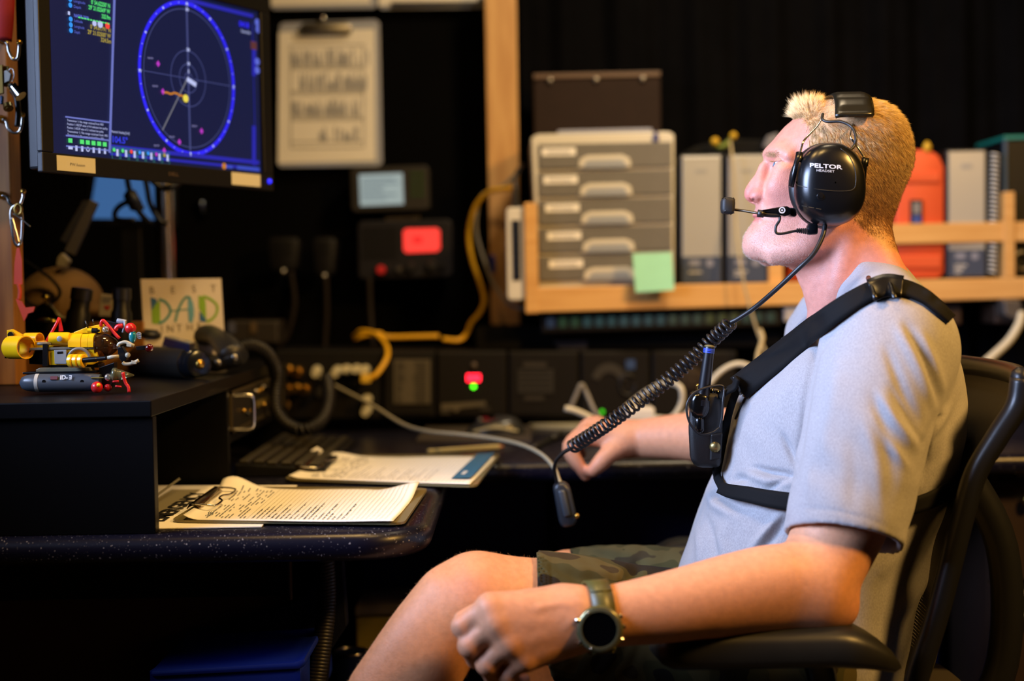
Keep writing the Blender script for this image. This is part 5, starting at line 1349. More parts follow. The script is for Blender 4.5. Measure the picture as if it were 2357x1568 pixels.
for i in range(len(N_) - 1):
    for k in range(3):
        seg.append((N_[i].lerp(N_[i+1], k/3), Fp[i].lerp(Fp[i+1], k/3)))
b = MB()
for i, (p0, p1) in enumerate(seg[1:]):
    dz = V((0, 0, .0016))
    row = [mid(p0, p1, t, .035 * max(.25, 1 - i/110)) for t in np.linspace(.02, .98, 17)]
    b.grid([[p - dz for p in row], [p + dz + V((.0012, 0, 0)) for p in row]])
for t in np.linspace(.03, .97, 60):
    pts = [mid(p0, p1, t, .035 * max(.25, 1 - i/110)) + V((.0015, 0, 0)) for i, (p0, p1) in enumerate(seg[1::3])]
    b.grid([[p - V((0, .0008, 0)) for p in pts], [p + V((0, .0008, 0)) for p in pts]])
b.build('mesh_back', M_mesh, r, smooth=False)
# arm pads with their posts
def armpad(yc, nm):
    x0, x1 = at(1496, 1500, yc).x, at(2072, 1500, yc).x; zt = .6475
    rows = []
    for i in range(25):
        t = i/24; x = x0 + (x1 - x0)*t
        e_ = min(1, (t/.10))**.5 if t < .10 else (max(0.0, (1 - t)/.22))**.5 if t > .78 else 1.0
        e_ = max(e_, .02); wd = .046*(.75 + .25*e_) * (e_**.5); th = .0235*e_ + .002
        ztop = zt - .030*(max(0, t - .70)/.30)**2 - .004*max(0, .12 - t)/.12
        cz = ztop - .0245
        rows.append([(x, yc + wd*(1 if math.cos(a) >= 0 else -1)*abs(math.cos(a))**.75, cz + th*(1 if math.sin(a) >= 0 else -1)*abs(math.sin(a))**.6) for a in np.linspace(0, 2*math.pi, 33)[:-1]])
    g = MB(); g.grid(rows, None, True); g.f += [tuple(reversed(range(32))), tuple(range(24*32, 25*32))]
    g.build('arm_pad', mat('arm_pad_rubber', (30, 29, 25), .42, var=.1), r, smooth=True)
    MB().tube(spline([(x1 - .10, yc + (.03 if yc < 1.9 else -.03), zt - .035), (x1 - .08, yc + (.05 if yc < 1.9 else -.05), .56), (x1 - .07, 1.92 + (yc - 1.92)*.75, .42)], 6), .018, 12).build('arm_post', M_fr, r, smooth=True)
armpad(1.645, 'near'); armpad(2.20, 'far')
xs_ = (.16, .60)
rows = []
for i in range(13):
    t = i/12; x = .14 + .46*t
    rows.append([(x, 1.92 + .245*math.cos(a)*(1 - .25*(2*t - 1)**4), .445 + .035*math.sin(a) + .02*(2*t - 1)**2 - (.05*max(0, .2 - t)/.2)) for a in np.linspace(0, 2*math.pi, 29)[:-1]])
g = MB(); g.grid(rows, None, True); g.f += [tuple(reversed(range(28))), tuple(range(12*28, 13*28))]; g.build('seat', M_mesh, r, smooth=True)
MB().tube(spline([(.60, 1.92, .40), (.66, 1.92, .52), (.66, 1.92, .68), (.60, 1.92, .80)], 6), .022, 12).build('back_spine', M_fr, r, smooth=True)
MB().lathe((.38, 1.92, .08), (.38, 1.92, .41), [(0, .03), (.5, .03), (.5, .02), (1, .02)], 18).build('gas_lift', M_steel, r, smooth=True, auto=40)
for k in range(5):
    a = 2*math.pi*k/5 + .3; e1 = V((.38 + .30*math.cos(a), 1.92 + .30*math.sin(a), .07))
    b = MB(); b.tube([V((.38, 1.92, .10)), e1], [.026, .016], 10); b.build('base_arm', M_fr, r, smooth=True)
    b = MB(); b.lathe(e1 + V((-.012*math.sin(a), .012*math.cos(a), -.04)), e1 + V((.012*math.sin(a), -.012*math.cos(a), -.04)), [(0, .03), (1, .03)], 18); b.build('caster', M_rubber, r, smooth=True, auto=40)
# cables behind the chair on the right
MB().tube(ppath([(2352, 722, 2.9), (2345, 748, 2.88), (2322, 785, 2.86), (2285, 820, 2.84), (2250, 850, 2.82)]), .0085, 10).build('white_cord', M_wc, smooth=True, label='thick white cord hanging under the shelf at the right edge', cat='cable')
r = empty('wall_box', at(2200, 745, 3.0), 'dim brown box under the right end of the shelf', 'box')
pslab(rect(2168, 700, 2214, 748), 3.0, .1, .004).build('case', mat('dim_brown', (56, 36, 22), .6), r)
pslab(rect(2290, 700, 2330, 745), 2.98, .1, .004).build('cover', mat('dim_brown', (56, 36, 22), .6), r)
pslab([(2310, 690), (2350, 690), (2356, 722), (2340, 738), (2312, 726)], 2.93, .04, .004).build('cable_gland', mat('gland_grey', (96, 92, 90), .4, .5), r)
# ================================================================== signed distance sculpting
class Field:
    def __init__(s, lo, hi, h):
        s.lo = np.array(lo, np.float32); s.h = h
        n = np.ceil((np.array(hi) - np.array(lo)) / h).astype(int) + 1
        s.ax = [s.lo[i] + h*np.arange(n[i], dtype=np.float32) for i in range(3)]
        s.d = np.full(n, 0.2, np.float32)
    def sub(s, lo, hi, m):
        sl = []
        for i in range(3):
            a = int(np.clip(np.floor((lo[i] - m - s.lo[i]) / s.h), 0, len(s.ax[i]))); b = int(np.clip(np.ceil((hi[i] + m - s.lo[i]) / s.h) + 1, 0, len(s.ax[i])))
            sl.append(slice(a, b))
        sl = tuple(sl)
        return sl, s.ax[0][sl[0]][:, None, None], s.ax[1][sl[1]][None, :, None], s.ax[2][sl[2]][None, None, :]
    def mix(s, sl, v, k):
        d = s.d[sl]
        if k > 0:
            hh = np.clip(.5 + .5*(d - v)/k, 0, 1); s.d[sl] = d*(1 - hh) + v*hh - k*hh*(1 - hh)
        else: s.d[sl] = np.minimum(d, v)
    def cone(s, a, b, ra, rb, k=.01, flat=None, extra=0.0):
        """tapered capsule; flat=(axis vector, factor) squashes the section along the axis"""
        a, b = np.array(a, np.float32), np.array(b, np.float32); m = max(ra, rb)*1.6 + k*2.5 + .008 + extra
        sl, X, Y, Z = s.sub(np.minimum(a, b), np.maximum(a, b), m)
        if 0 in s.d[sl].shape: return
        ab = b - a; L2 = float(ab @ ab) + 1e-12
        px, py, pz = X - a[0], Y - a[1], Z - a[2]
        t = np.clip((px*ab[0] + py*ab[1] + pz*ab[2]) / L2, 0, 1)
        qx, qy, qz = px - t*ab[0], py - t*ab[1], pz - t*ab[2]
        d2 = qx*qx + qy*qy + qz*qz
        if flat is not None:
            n = np.array(flat[0], np.float32); n /= np.linalg.norm(n); dn = qx*n[0] + qy*n[1] + qz*n[2]
            d2 = np.maximum(d2 + dn*dn*(flat[1]**2 - 1), 0)
        s.mix(sl, np.sqrt(d2) - (ra + (rb - ra)*t), k)
    def chain(s, P, R_, k=.01, flat=None, sub=4):
        """smooth limb through the points: interpolated finely, united with itself, then blended once"""
        Q = [np.append(np.array(p, float), r) for p, r in zip(P, R_)]; n = len(Q); out = []
        for i in range(n - 1):
            p1, p2 = Q[i], Q[i+1]; p0 = Q[i-1] if i else 2*p1 - p2; p3 = Q[i+2] if i + 2 < n else 2*p2 - p1
            m = sub if n > 2 else 1
            for j in range(m):
                t = j/m; out.append(.5*(2*p1 + (p2-p0)*t + (2*p0-5*p1+4*p2-p3)*t*t + (3*p1-p0-3*p2+p3)*t**3))
        out.append(Q[-1]); out = np.array(out)
        mr = out[:, 3].max()*1.6 + k*2.5 + .008
        SL, _, _, _ = s.sub(out[:, :3].min(0), out[:, :3].max(0), mr)
        if 0 in s.d[SL].shape: return
        keep = s.d; s.d = np.full_like(keep[SL], 9.0); lo, ax = s.lo, s.ax
        s.ax = [ax[i][SL[i]] for i in range(3)]; s.lo = np.array([a[0] for a in s.ax], np.float32)
        for a, b in zip(out[:-1], out[1:]): s.cone(a[:3], b[:3], a[3], b[3], 0, flat, .012 + k*2.5)
        v = s.d; s.d, s.lo, s.ax = keep, lo, ax
        s.mix(SL, v, k)
    def ball(s, c, r, k=.01, sc=(1, 1, 1)):
        c = np.array(c, np.float32); R_ = np.array(sc, np.float32)*r
        sl, X, Y, Z = s.sub(c - R_, c + R_, k*2.5 + .008)
        if 0 in s.d[sl].shape: return
        q = np.sqrt(((X-c[0])/R_[0])**2 + ((Y-c[1])/R_[1])**2 + ((Z-c[2])/R_[2])**2)
        s.mix(sl, (q - 1)*float(R_.min()), k)
    def carve(s, a, b, ra, rb, k=.004):
        a, b = np.array(a, np.float32), np.array(b, np.float32)
        sl, X, Y, Z = s.sub(np.minimum(a, b), np.maximum(a, b), max(ra, rb) + .02)
        if 0 in s.d[sl].shape: return
        ab = b - a; L2 = float(ab @ ab) + 1e-12
        px, py, pz = X - a[0], Y - a[1], Z - a[2]
        t = np.clip((px*ab[0] + py*ab[1] + pz*ab[2]) / L2, 0, 1)
        v = (ra + (rb - ra)*t) - np.sqrt((px - t*ab[0])**2 + (py - t*ab[1])**2 + (pz - t*ab[2])**2)
        d = s.d[sl]; hh = np.clip(.5 - .5*(d - v)/k, 0, 1); s.d[sl] = d*(1 - hh) + v*hh + k*hh*(1 - hh)
    def fold(s, P, amp, sig):
        """raise (amp > 0) or sink (amp < 0) a soft ridge along a polyline"""
        P = [np.array(p, np.float32) for p in P]
        lo = np.min(P, 0); hi = np.max(P, 0)
        sl, X, Y, Z = s.sub(lo, hi, sig*2.8)
        if 0 in s.d[sl].shape: return
        best = None; n = len(P) - 1
        for i in range(n):
            a, b = P[i], P[i+1]; ab = b - a; L2 = float(ab @ ab) + 1e-12
            px, py, pz = X - a[0], Y - a[1], Z - a[2]
            t = np.clip((px*ab[0] + py*ab[1] + pz*ab[2]) / L2, 0, 1)
            d2 = (px - t*ab[0])**2 + (py - t*ab[1])**2 + (pz - t*ab[2])**2
            g = (i + t)/n; d2 = d2 / (np.sin(np.pi*np.clip(g, .06, .94))**.7 * sig)**2
            best = d2 if best is None else np.minimum(best, d2)
        s.d[sl] -= amp*np.exp(-best)
    def cut(s, p, n):
        """remove everything on the side n points to"""
        p, n = np.array(p, np.float32), np.array(n, np.float32); n /= np.linalg.norm(n)
        v = (s.ax[0][:, None, None] - p[0])*n[0] + (s.ax[1][None, :, None] - p[1])*n[1] + (s.ax[2][None, None, :] - p[2])*n[2]
        s.d = np.maximum(s.d, v)
    def mesh(s):
        """surface nets"""
        d = s.d; sg = d < 0
        nx, ny, nz = d.shape
        c = np.zeros((nx-1, ny-1, nz-1), np.uint8)
        for i in (0, 1):
            for j in (0, 1):
                for k in (0, 1): c += sg[i:nx-1+i, j:ny-1+j, k:nz-1+k]
        act = (c > 0) & (c < 8)
        I = np.argwhere(act); idx = np.full(act.shape, -1, np.int64); idx[act] = np.arange(len(I))
        acc = np.zeros((len(I), 3)); cnt = np.zeros(len(I))
        cor = [(i, j, k) for i in (0, 1) for j in (0, 1) for k in (0, 1)]
        val = {o: d[I[:, 0]+o[0], I[:, 1]+o[1], I[:, 2]+o[2]].astype(np.float64) for o in cor}
        for a in cor:
            for ax in range(3):
                if a[ax] == 0:
                    b = list(a); b[ax] = 1; b = tuple(b)
                    va, vb = val[a], val[b]; m = (va < 0) != (vb < 0)
                    t = np.where(m, va/np.where(m, va - vb, 1), 0)
                    p = np.array(a, float)[None, :].repeat(len(I), 0); p[:, ax] += t
                    acc[m] += p[m]; cnt[m] += 1
        Vt = (I + acc/cnt[:, None])*s.h + s.lo
        F = []
        for ax in range(3):
            o1, o2 = [(1, 2), (2, 0), (0, 1)][ax]
            sl0 = [slice(None)]*3; sl1 = [slice(None)]*3
            sl0[ax] = slice(0, -1); sl1[ax] = slice(1, None)
            A, B = sg[tuple(sl0)], sg[tuple(sl1)]
            E = np.argwhere(A != B); E = E[(E[:, o1] > 0) & (E[:, o2] > 0)]
            E = E[(E[:, o1] < d.shape[o1]-1) & (E[:, o2] < d.shape[o2]-1)]
            q = []
            for (da, db) in ((0, 0), (1, 0), (1, 1), (0, 1)):
                e = E.copy(); e[:, o1] -= da; e[:, o2] -= db; q.append(idx[e[:, 0], e[:, 1], e[:, 2]])
            q = np.stack(q, 1); fl = A[E[:, 0], E[:, 1], E[:, 2]]
            q[~fl] = q[~fl][:, ::-1]
            F.append(q)
        F = np.concatenate(F); F = F[(F >= 0).all(1)]
        return Vt, F
def relax(Vt, F, it, mask=None):
    """laplacian smoothing, optional weight per vertex"""
    E = np.concatenate([F[:, [0, 1]], F[:, [1, 2]], F[:, [2, 3]], F[:, [3, 0]]]); n = len(Vt)
    for _ in range(it):
        a = np.zeros_like(Vt); c = np.zeros(n)
        for k in range(3):
            a[:, k] = np.bincount(E[:, 0], Vt[E[:, 1], k], n) + np.bincount(E[:, 1], Vt[E[:, 0], k], n)
        c = np.bincount(E[:, 0], minlength=n) + np.bincount(E[:, 1], minlength=n)
        nv = a/np.maximum(c, 1)[:, None]
        wgt = .5 if mask is None else .5*mask[:, None]
        Vt = Vt + (nv - Vt)*wgt
    return Vt
def fast_mesh(name, Vt, F, m, parent=None, col=None):
    me = bpy.data.meshes.new(name)
    c = np.array([(Vt[:, 0].min()+Vt[:, 0].max())/2, (Vt[:, 1].min()+Vt[:, 1].max())/2, Vt[:, 2].min()])
    me.vertices.add(len(Vt)); me.vertices.foreach_set('co', (Vt - c).astype(np.float32).ravel())
    k = F.shape[1]
    me.loops.add(F.size); me.loops.foreach_set('vertex_index', F.astype(np.int32).ravel())
    me.polygons.add(len(F)); me.polygons.foreach_set('loop_start', np.arange(0, F.size, k, dtype=np.int32))
    try: me.polygons.foreach_set('loop_total', np.full(len(F), k, np.int32))
    except Exception: pass
    me.polygons.foreach_set('use_smooth', np.ones(len(F), bool))
    me.update(calc_edges=True); me.validate()
    if col is not None:
        at_ = me.color_attributes.new('tint', 'FLOAT_COLOR', 'POINT')
        at_.data.foreach_set('color', np.concatenate([col, np.ones((len(col), 1))], 1).astype(np.float32).ravel())
    me.materials.append(m)
    o = bpy.data.objects.new(name, me); COL.objects.link(o); put(o, parent, V(c)); return o
def sm(x, a, b):
    t = np.clip((x - a)/(b - a), 0, 1); return t*t*(3 - 2*t)
def pxof(Vt):
    """picture coordinates of world points (for tracing measured outlines onto the sculpt)"""
    d = Vt - np.array(CAM); x = d @ np.array(_R); y = d @ np.array(_U); z = d @ np.array(_F)
    return 1178.5 + FPX*x/z, 784 - FPX*y/z

# ================================================================== the man
HY = 1.92                                     # middle plane of the head
man = empty('person', (.46, 1.92, .45), 'seated man in grey shirt and headset leaning back, looking left', 'person')
P3 = lambda px, py, Y: np.array(at(px, py, Y))
def curve_z(pts, Y=HY):
    """picture outline -> (z ascending, x) arrays in the plane Y"""
    W_ = np.array([P3(a, b, Y) for a, b in pts]); o = np.argsort(W_[:, 2]); return W_[o, 2], W_[o, 0]

# ---- head: level by level outline measured on the profile
face = [(1915, 231), (1870, 238), (1842, 255), (1826, 275), (1808, 290), (1792, 308), (1776, 328), (1763, 346), (1760, 356), (1764, 368), (1769, 380), (1768, 392), (1762, 405), (1754, 420), (1748, 440), (1744, 456), (1741, 468), (1740, 478), (1737.5, 488), (1736, 497), (1738.5, 503), (1739, 507), (1734, 513), (1727, 523), (1719, 538), (1715.5, 556), (1715.5, 570), (1720, 583), (1732, 593), (1755, 600), (1800, 606)]
back = [(1950, 231), (2000, 235), (2036, 250), (2062, 274), (2082, 304), (2092, 338), (2091, 372), (2080, 410), (2062, 450), (2040, 488), (2010, 520), (1985, 548), (1940, 572), (1890, 590), (1840, 602), (1806, 607)]
nose = [(1764, 372), (1757, 386), (1745, 402), (1733, 415), (1722, 427), (1713, 440), (1711, 448), (1714, 455), (1722, 460), (1734, 465), (1741, 470)]
fz, fx_ = curve_z(face); bz_, bx_ = curve_z(back); nz_, nx_ = curve_z(nose)
zt_, zb2 = fz.max(), fz.min()
zpx = lambda py: P3(1830, py, HY)[2]
wz = np.array([zpx(p) for p in (607, 596, 580, 560, 535, 505, 470, 430, 395, 360, 325, 292, 266, 247, 236, 231)])
wv = np.array([.012, .026, .036, .043, .050, .056, .0615, .067, .070, .0735, .0765, .076, .070, .058, .036, .016])
H = .0016
hf = Field(P3(1690, 760, HY) - [0, .125, .04], P3(2125, 205, HY) + [0.01, .125, .01], H)
X, Y, Z = hf.ax[0][:, None, None], hf.ax[1][None, :, None], hf.ax[2][None, None, :]
z1 = hf.ax[2]
xf = np.interp(z1, fz, fx_); xb = np.interp(z1, bz_, bx_); wd = np.interp(z1, wz, wv)
def soft(a, k):
    ker = np.exp(-(np.arange(-3*k, 3*k+1)/k)**2); ker /= ker.sum(); return np.convolve(np.pad(a, 3*k, 'edge'), ker, 'valid')
xb, wd = soft(xb, 4), soft(wd, 4); xf = soft(xf, 1)
len_ = np.maximum(xb - xf, .012)[None, None, :]
u2 = (2*(X - xf[None, None, :])/len_ - 1)
ay = np.abs(Y - HY)
lev = sm(z1, zpx(520), zpx(400))[None, None, :]            # 0 at the jaw, 1 at the skull
uc = np.clip(u2, -1, 1)*.5
wl = wd[None, None, :]*(1 + (.10 + .25*lev)*uc)*(1 - .07*np.exp(-((uc + .38)/.12)**2))
pw = 2.2
au, aw = np.abs(u2) + 1e-4, ay/wl + 1e-4
g = (au**pw + aw**pw)**(1/pw)
gr = np.sqrt((au**(pw-1)*2/len_)**2 + (aw**(pw-1)/wl)**2)/np.maximum(g, .05)**(pw-1)
dh = (g - 1)/np.maximum(gr, 8.0)
dh = np.where(Z > zt_ - .02, np.maximum(dh, (Z - zt_)), dh); dh = np.where(Z < zb2 + .02, np.maximum(dh, zb2 - Z), dh)
hf.d = dh.astype(np.float32)
del dh, g, gr, au, aw, wl, u2, uc
# nose: wedge from the bridge to the tip, wings at the base
nodes = [(1772, 374, .0060), (1762, 392, .0066), (1751, 408, .0076), (1739, 424, .0086), (1731, 440, .0096), (1730, 448, .0098)]
NP = [P3(a, b, HY) for a, b, _ in nodes]; NR = [c for _, _, c in nodes]
hf.chain(NP, NR, .006)
for s_ in (-1, 1):
    hf.chain([P3(1758, 385, HY) + [0, s_*.004, 0], P3(1748, 425, HY) + [0, s_*.009, 0], P3(1741, 452, HY) + [0, s_*.0125, 0]], [.006, .008, .0078], .006)     # sides
    hf.ball(P3(1739, 453, HY) + [0, s_*.0135, 0], .0088, .004, (1.15, .8, .95))                                                                              # wings
    hf.carve(P3(1730, 462.5, HY) + [0, s_*.0085, 0], P3(1737, 453, HY) + [0, s_*.008, .001], .0040, .0022, .003)                                             # nostrils
    # brow, eye socket, cheek bone
    hf.chain([P3(1778, 355, HY) + [0, s_*.010, 0], P3(1784, 355, HY) + [0, s_*.028, 0], P3(1799, 364, HY) + [0, s_*.046, 0]], [.006, .0065, .005], .016)
    hf.carve(P3(1760, 385, HY) + [0, s_*.025, 0], P3(1766, 388, HY) + [0, s_*.043, 0], .0095, .0080, .014)
    hf.ball(P3(1796, 389, HY) + [0, s_*.033, 0], .0122, .004)
    hf.ball(P3(1790, 432, HY) + [0, s_*.042, 0], .018, .024, (1.1, .6, .9))
    hf.fold([P3(1744, 462, HY) + [0, s_*.019, 0], P3(1752, 482, HY) + [0, s_*.027, 0], P3(1755, 505, HY) + [0, s_*.030, 0]], -.0022, .006)                   # smile line
    hf.fold([P3(1787, 380, HY) + [0, s_*.045, 0], P3(1796, 378, HY) + [0, s_*.052, 0]], -.0008, .003)
    hf.fold([P3(1772, 402, HY) + [0, s_*.024, 0], P3(1788, 405, HY) + [0, s_*.038, 0]], -.0012, .005)
    # jaw corner and ear shape under the cups
    hf.chain([P3(1890, 520, HY) + [0, s_*.050, 0], P3(1840, 565, HY) + [0, s_*.046, 0], P3(1775, 588, HY) + [0, s_*.028, 0]], [.018, .017, .014], .022)
    hf.ball(P3(1912, 425, HY) + [0, s_*.070, 0], .03, .01, (.75, .35, 1.05))
# lips and chin
hf.chain([P3(1743, 496, HY) + [0, -.020, 0], P3(1740.5, 495.5, HY), P3(1743, 496, HY) + [0, .020, 0]], [.0025, .0042, .0025], .004)
hf.chain([P3(1744, 509, HY) + [0, -.019, 0], P3(1742, 509.5, HY), P3(1744, 509, HY) + [0, .019, 0]], [.0025, .0044, .0025], .005)
hf.fold([P3(1741, 503, HY) + [.002, -.024, 0], P3(1737.5, 503, HY), P3(1741, 503, HY) + [.002, .024, 0]], -.0026, .0028)
hf.ball(P3(1744, 566, HY), .0160, .016, (1, 1.25, 1.1))
# neck and the start of the shoulders
hf.chain([P3(1958, 480, HY), P3(1952, 560, HY), P3(1958, 640, HY), P3(1985, 720, HY), P3(1998, 800, HY)], [.050, .0545, .0570, .066, .085], .024)
hf.chain([P3(1866, 608, HY), P3(1888, 660, HY), P3(1908, 720, HY), P3(1925, 770, HY)], [.018, .018, .020, .03], .03)
hf.ball(P3(1862, 640, HY), .008, .014)
for s_ in (-1, 1):   # neck strap muscle and trapezius
    hf.chain([P3(1945, 520, HY) + [0, s_*.050, 0], P3(1915, 640, HY) + [0, s_*.042, 0], P3(1900, 725, HY) + [0, s_*.018, 0]], [.010, .011, .010], .014)
    hf.chain([P3(2000, 560, HY) + [0, s_*.03, 0], P3(2028, 660, HY) + [0, s_*.055, 0], P3(2040, 740, HY) + [0, s_*.11, 0]], [.018, .028, .04], .03)
hv, hfc = hf.mesh(); del hf
hv = relax(hv, hfc, 2)
px, py = pxof(hv)
# lids: narrow slit for the eyes is made by the eye spheres sitting proud; tint follows
def base_tint(n): return np.tile(np.array(lin((212, 145, 126))), (n, 1))
col = base_tint(len(hv))
ly = np.abs(hv[:, 1] - HY)
def blend(c, w_): 
    global col
    col = col*(1 - w_[:, None]) + np.array(lin(c))*w_[:, None]
def spot(x, y, rx, ry): return np.exp(-(((px - x)/rx)**2 + ((py - y)/ry)**2))
blend((206, 110, 100), .65*spot(1722, 446, 24, 22)); blend((216, 138, 122), .5*spot(1800, 440, 50, 40)); blend((208, 132, 118), .35*spot(1730, 540, 40, 40))
blend((214, 138, 116), .5*spot(1800, 300, 60, 40))
lipm = np.exp(-((py - 502)/9.0)**4)*sm(px, 1765, 1745)*sm(ly, .027, .018); blend((196, 112, 104), .75*lipm)
blend((186, 112, 92), .45*sm(py, 560, 640)*sm(px, 1840, 1900))
stub = sm(py, 505, 545)*sm(px, 1880, 1780)*(1 - sm(py, 612, 640)); blend((206, 162, 142), .4*stub)
nost = np.exp(-(((px - 1733)/6.0)**2 + ((py - 459)/5.5)**2))*(hv[:, 1] < HY); blend((84, 34, 28), .85*sm(nost, .35, .9))
browm = spot(1778, 357, 16, 5)*sm(ly, .008, .014)*sm(ly, .056, .046); blend((196, 150, 110), .5*browm)
# hair mask on the scalp: receding at the temples
def hairmask(px, py, ly):
    line = np.interp(py, [200, 262, 275, 300, 325, 345, 400, 440, 480], [1812, 1828, 1850, 1864, 1862, 1856, 1856, 1862, 1900])
    mid = np.interp(py, [200, 240, 275, 300], [1800, 1812, 1826, 1850])
    line = np.where(ly < .036, mid + (line - mid)*sm(ly, .012, .036), line)
    low = np.interp(px, [1850, 1900, 1960, 2000, 2040, 2060], [430, 470, 500, 540, 575, 580])
    return sm(px, line - 4, line + 8)*sm(py, low + 8, low - 12)
hm = hairmask(px, py, ly)
blend((214, 170, 112), .75*hm)
blend((150, 104, 70), .40*hm*sm(py, 380, 520))
M_skin = mat('skin', (214, 152, 126), .46, attr='tint', var=.10, vscale=130, bump=.45, bscale=650, sss=.12, spec=.4)
parts = [(hv, hfc, col)]

# ---- eyes
eyes = []
for s_ in (-1, 1):
    c = V(P3(1791, 387.5, HY) + [0, s_*.033, 0])
    e_ = MB(); e_.sphere((0, 0, 0), .0126, 24, 16, M=Matrix.Translation(c)); o = e_.build('eyeball', mat('eye_white', (214, 200, 196), .15), man, smooth=True)
    d = V((-1, -.05, -.02)).normalized()
    MB().lathe(c + d*.0112, c + d*.0131, [(0, .0060), (.6, .0046), (1, .001)], 20).build('iris', mat('iris_grey_blue', (96, 120, 138), .1), o, smooth=True)
    MB().lathe(c + d*.0125, c + d*.0134, [(0, .0026), (1, .0005)], 16).build('pupil', mat('pupil_black', (8, 8, 10), .1), o, smooth=True)
    for nm, a0, a1 in (('upper_lid', 26, 82), ('lower_lid', -75, -30)):
        rows = []
        for i in range(8):
            el = math.radians(a0 + (a1 - a0)*i/7)
            rows.append([c + .0139*V((-math.cos(el)*math.cos(b_), math.cos(el)*math.sin(b_), math.sin(el) - .10*math.sin(b_)*s_*0)) for b_ in np.linspace(-1.35, 1.35, 21)])
        l_ = MB().grid(rows).build(nm, mat('lid_skin', (206, 142, 122), .5, sss=.15), man, smooth=True)
        l_.modifiers.new('thickness', 'SOLIDIFY').thickness = -.0012
    rows = []
    for k in range(16):      # pale lashes
        b_ = -1.2 + 2.4*k/15; el = math.radians(25)
        p = c + .0142*V((-math.cos(el)*math.cos(b_), math.cos(el)*math.sin(b_), math.sin(el))); dd = V((-math.cos(b_), math.sin(b_), .25))
        eyes.append((p, dd))
lm = MB()
for p, dd in eyes: lm.tube([p, p + dd*.0035 + V((0, 0, -.0004)), p + dd*.006 + V((0, 0, .001))], [.00022, .00018, .00005], 3)
lm.build('eyelashes', mat('pale_lash', (170, 130, 90), .5), man, kind='stuff')

# ---- near arm and hand
S_ = P3(2035, 800, 1.735); EL = P3(1893, 1375, 1.655); WR = P3(1372, 1428, 1.585)
def flatv(v, f): return (v, f)
HA = .0023
af = Field(np.minimum(np.minimum(EL, WR), P3(1040, 1600, 1.55)) - [.05, .06, .06], [S_[0] + .05, 1.80, P3(1900, 1120, 1.66)[2] + .03], HA)
U1 = P3(1955, 1150, 1.69)
af.chain([P3(2005, 950, 1.715), U1, P3(1908, 1270, 1.67), P3(1874, 1345, 1.657)], [.060, .056, .0505, .046], .02)
af.ball(P3(1896, 1388, 1.652), .0265, .022); af.ball(P3(1930, 1394, 1.652), .0125, .010)
af.fold([P3(1948, 1375, 1.64), P3(1940, 1392, 1.635), P3(1945, 1410, 1.64)], -.0018, .004); af.fold([P3(1935, 1380, 1.635), P3(1928, 1398, 1.632)], .0012, .004)
af.chain([P3(1862, 1354, 1.65), P3(1790, 1348, 1.64), P3(1690, 1366, 1.625), P3(1560, 1394, 1.605), P3(1450, 1412, 1.592), P3(1372, 1422, 1.585), P3(1325, 1424, 1.580)], [.0475, .0490, .0470, .0420, .0370, .0345, .0330], .02, (np.array([.05, 1, .25]), 1.16))
af.chain([P3(1925, 1400, 1.652), P3(1800, 1402, 1.64), P3(1650, 1414, 1.62)], [.022, .026, .02], .02)
# hand: back facing the viewer, fingers closing over the knee
MC = [P3(1128, 1398, 1.560), P3(1142, 1438, 1.553), P3(1172, 1482, 1.553), P3(1205, 1518, 1.560)]
PI_ = [P3(1066, 1442, 1.562), P3(1082, 1486, 1.556), P3(1122, 1528, 1.556), P3(1168, 1553, 1.562)]
DI = [P3(1082, 1470, 1.590), P3(1096, 1516, 1.588), P3(1136, 1556, 1.586), P3(1184, 1576, 1.588)]
TI = [P3(1110, 1462, 1.607), P3(1122, 1508, 1.606), P3(1160, 1546, 1.604), P3(1204, 1566, 1.604)]
RD = [(.0160, .0128, .0112, .0095), (.0165, .0132, .0116, .0098), (.0158, .0126, .0110, .0094), (.0142, .0112, .0098, .0085)]
wrp = [P3(1322, 1392, 1.578), P3(1325, 1415, 1.574), P3(1325, 1440, 1.574), P3(1318, 1466, 1.578)]
for i in range(4):
    af.cone(wrp[i], MC[i], .0195, RD[i][0]*1.05, .016)
    # bony knuckle
    af.ball(MC[i] + np.array([0, -.004, .001]), RD[i][0]*.86, .006)
    nb = .0026
    ph = (MC[i] + PI_[i])/2 + np.array([-.001, -.001, .001])
    af.chain([MC[i], ph, PI_[i]], [RD[i][0]*.92, RD[i][1]*.98, RD[i][1]], nb)
    af.ball(PI_[i], RD[i][1]*1.06, nb)
    af.chain([PI_[i], DI[i]], [RD[i][1], RD[i][2]], nb); af.chain([DI[i], TI[i]], [RD[i][2], RD[i][3]], nb)
# thumb, tucked behind the index finger; its tip just shows
af.chain([P3(1290, 1392, 1.592), P3(1200, 1390, 1.598), P3(1120, 1402, 1.600), P3(1060, 1424, 1.596)], [.019, .0155, .012, .0082], .012)
# web between thumb and palm, heel of the hand
af.chain([P3(1280, 1470, 1.590), P3(1225, 1500, 1.585)], [.02, .016], .015); af.cone(P3(1290, 1400, 1.588), P3(1180, 1420, 1.585), .022, .018, .015)
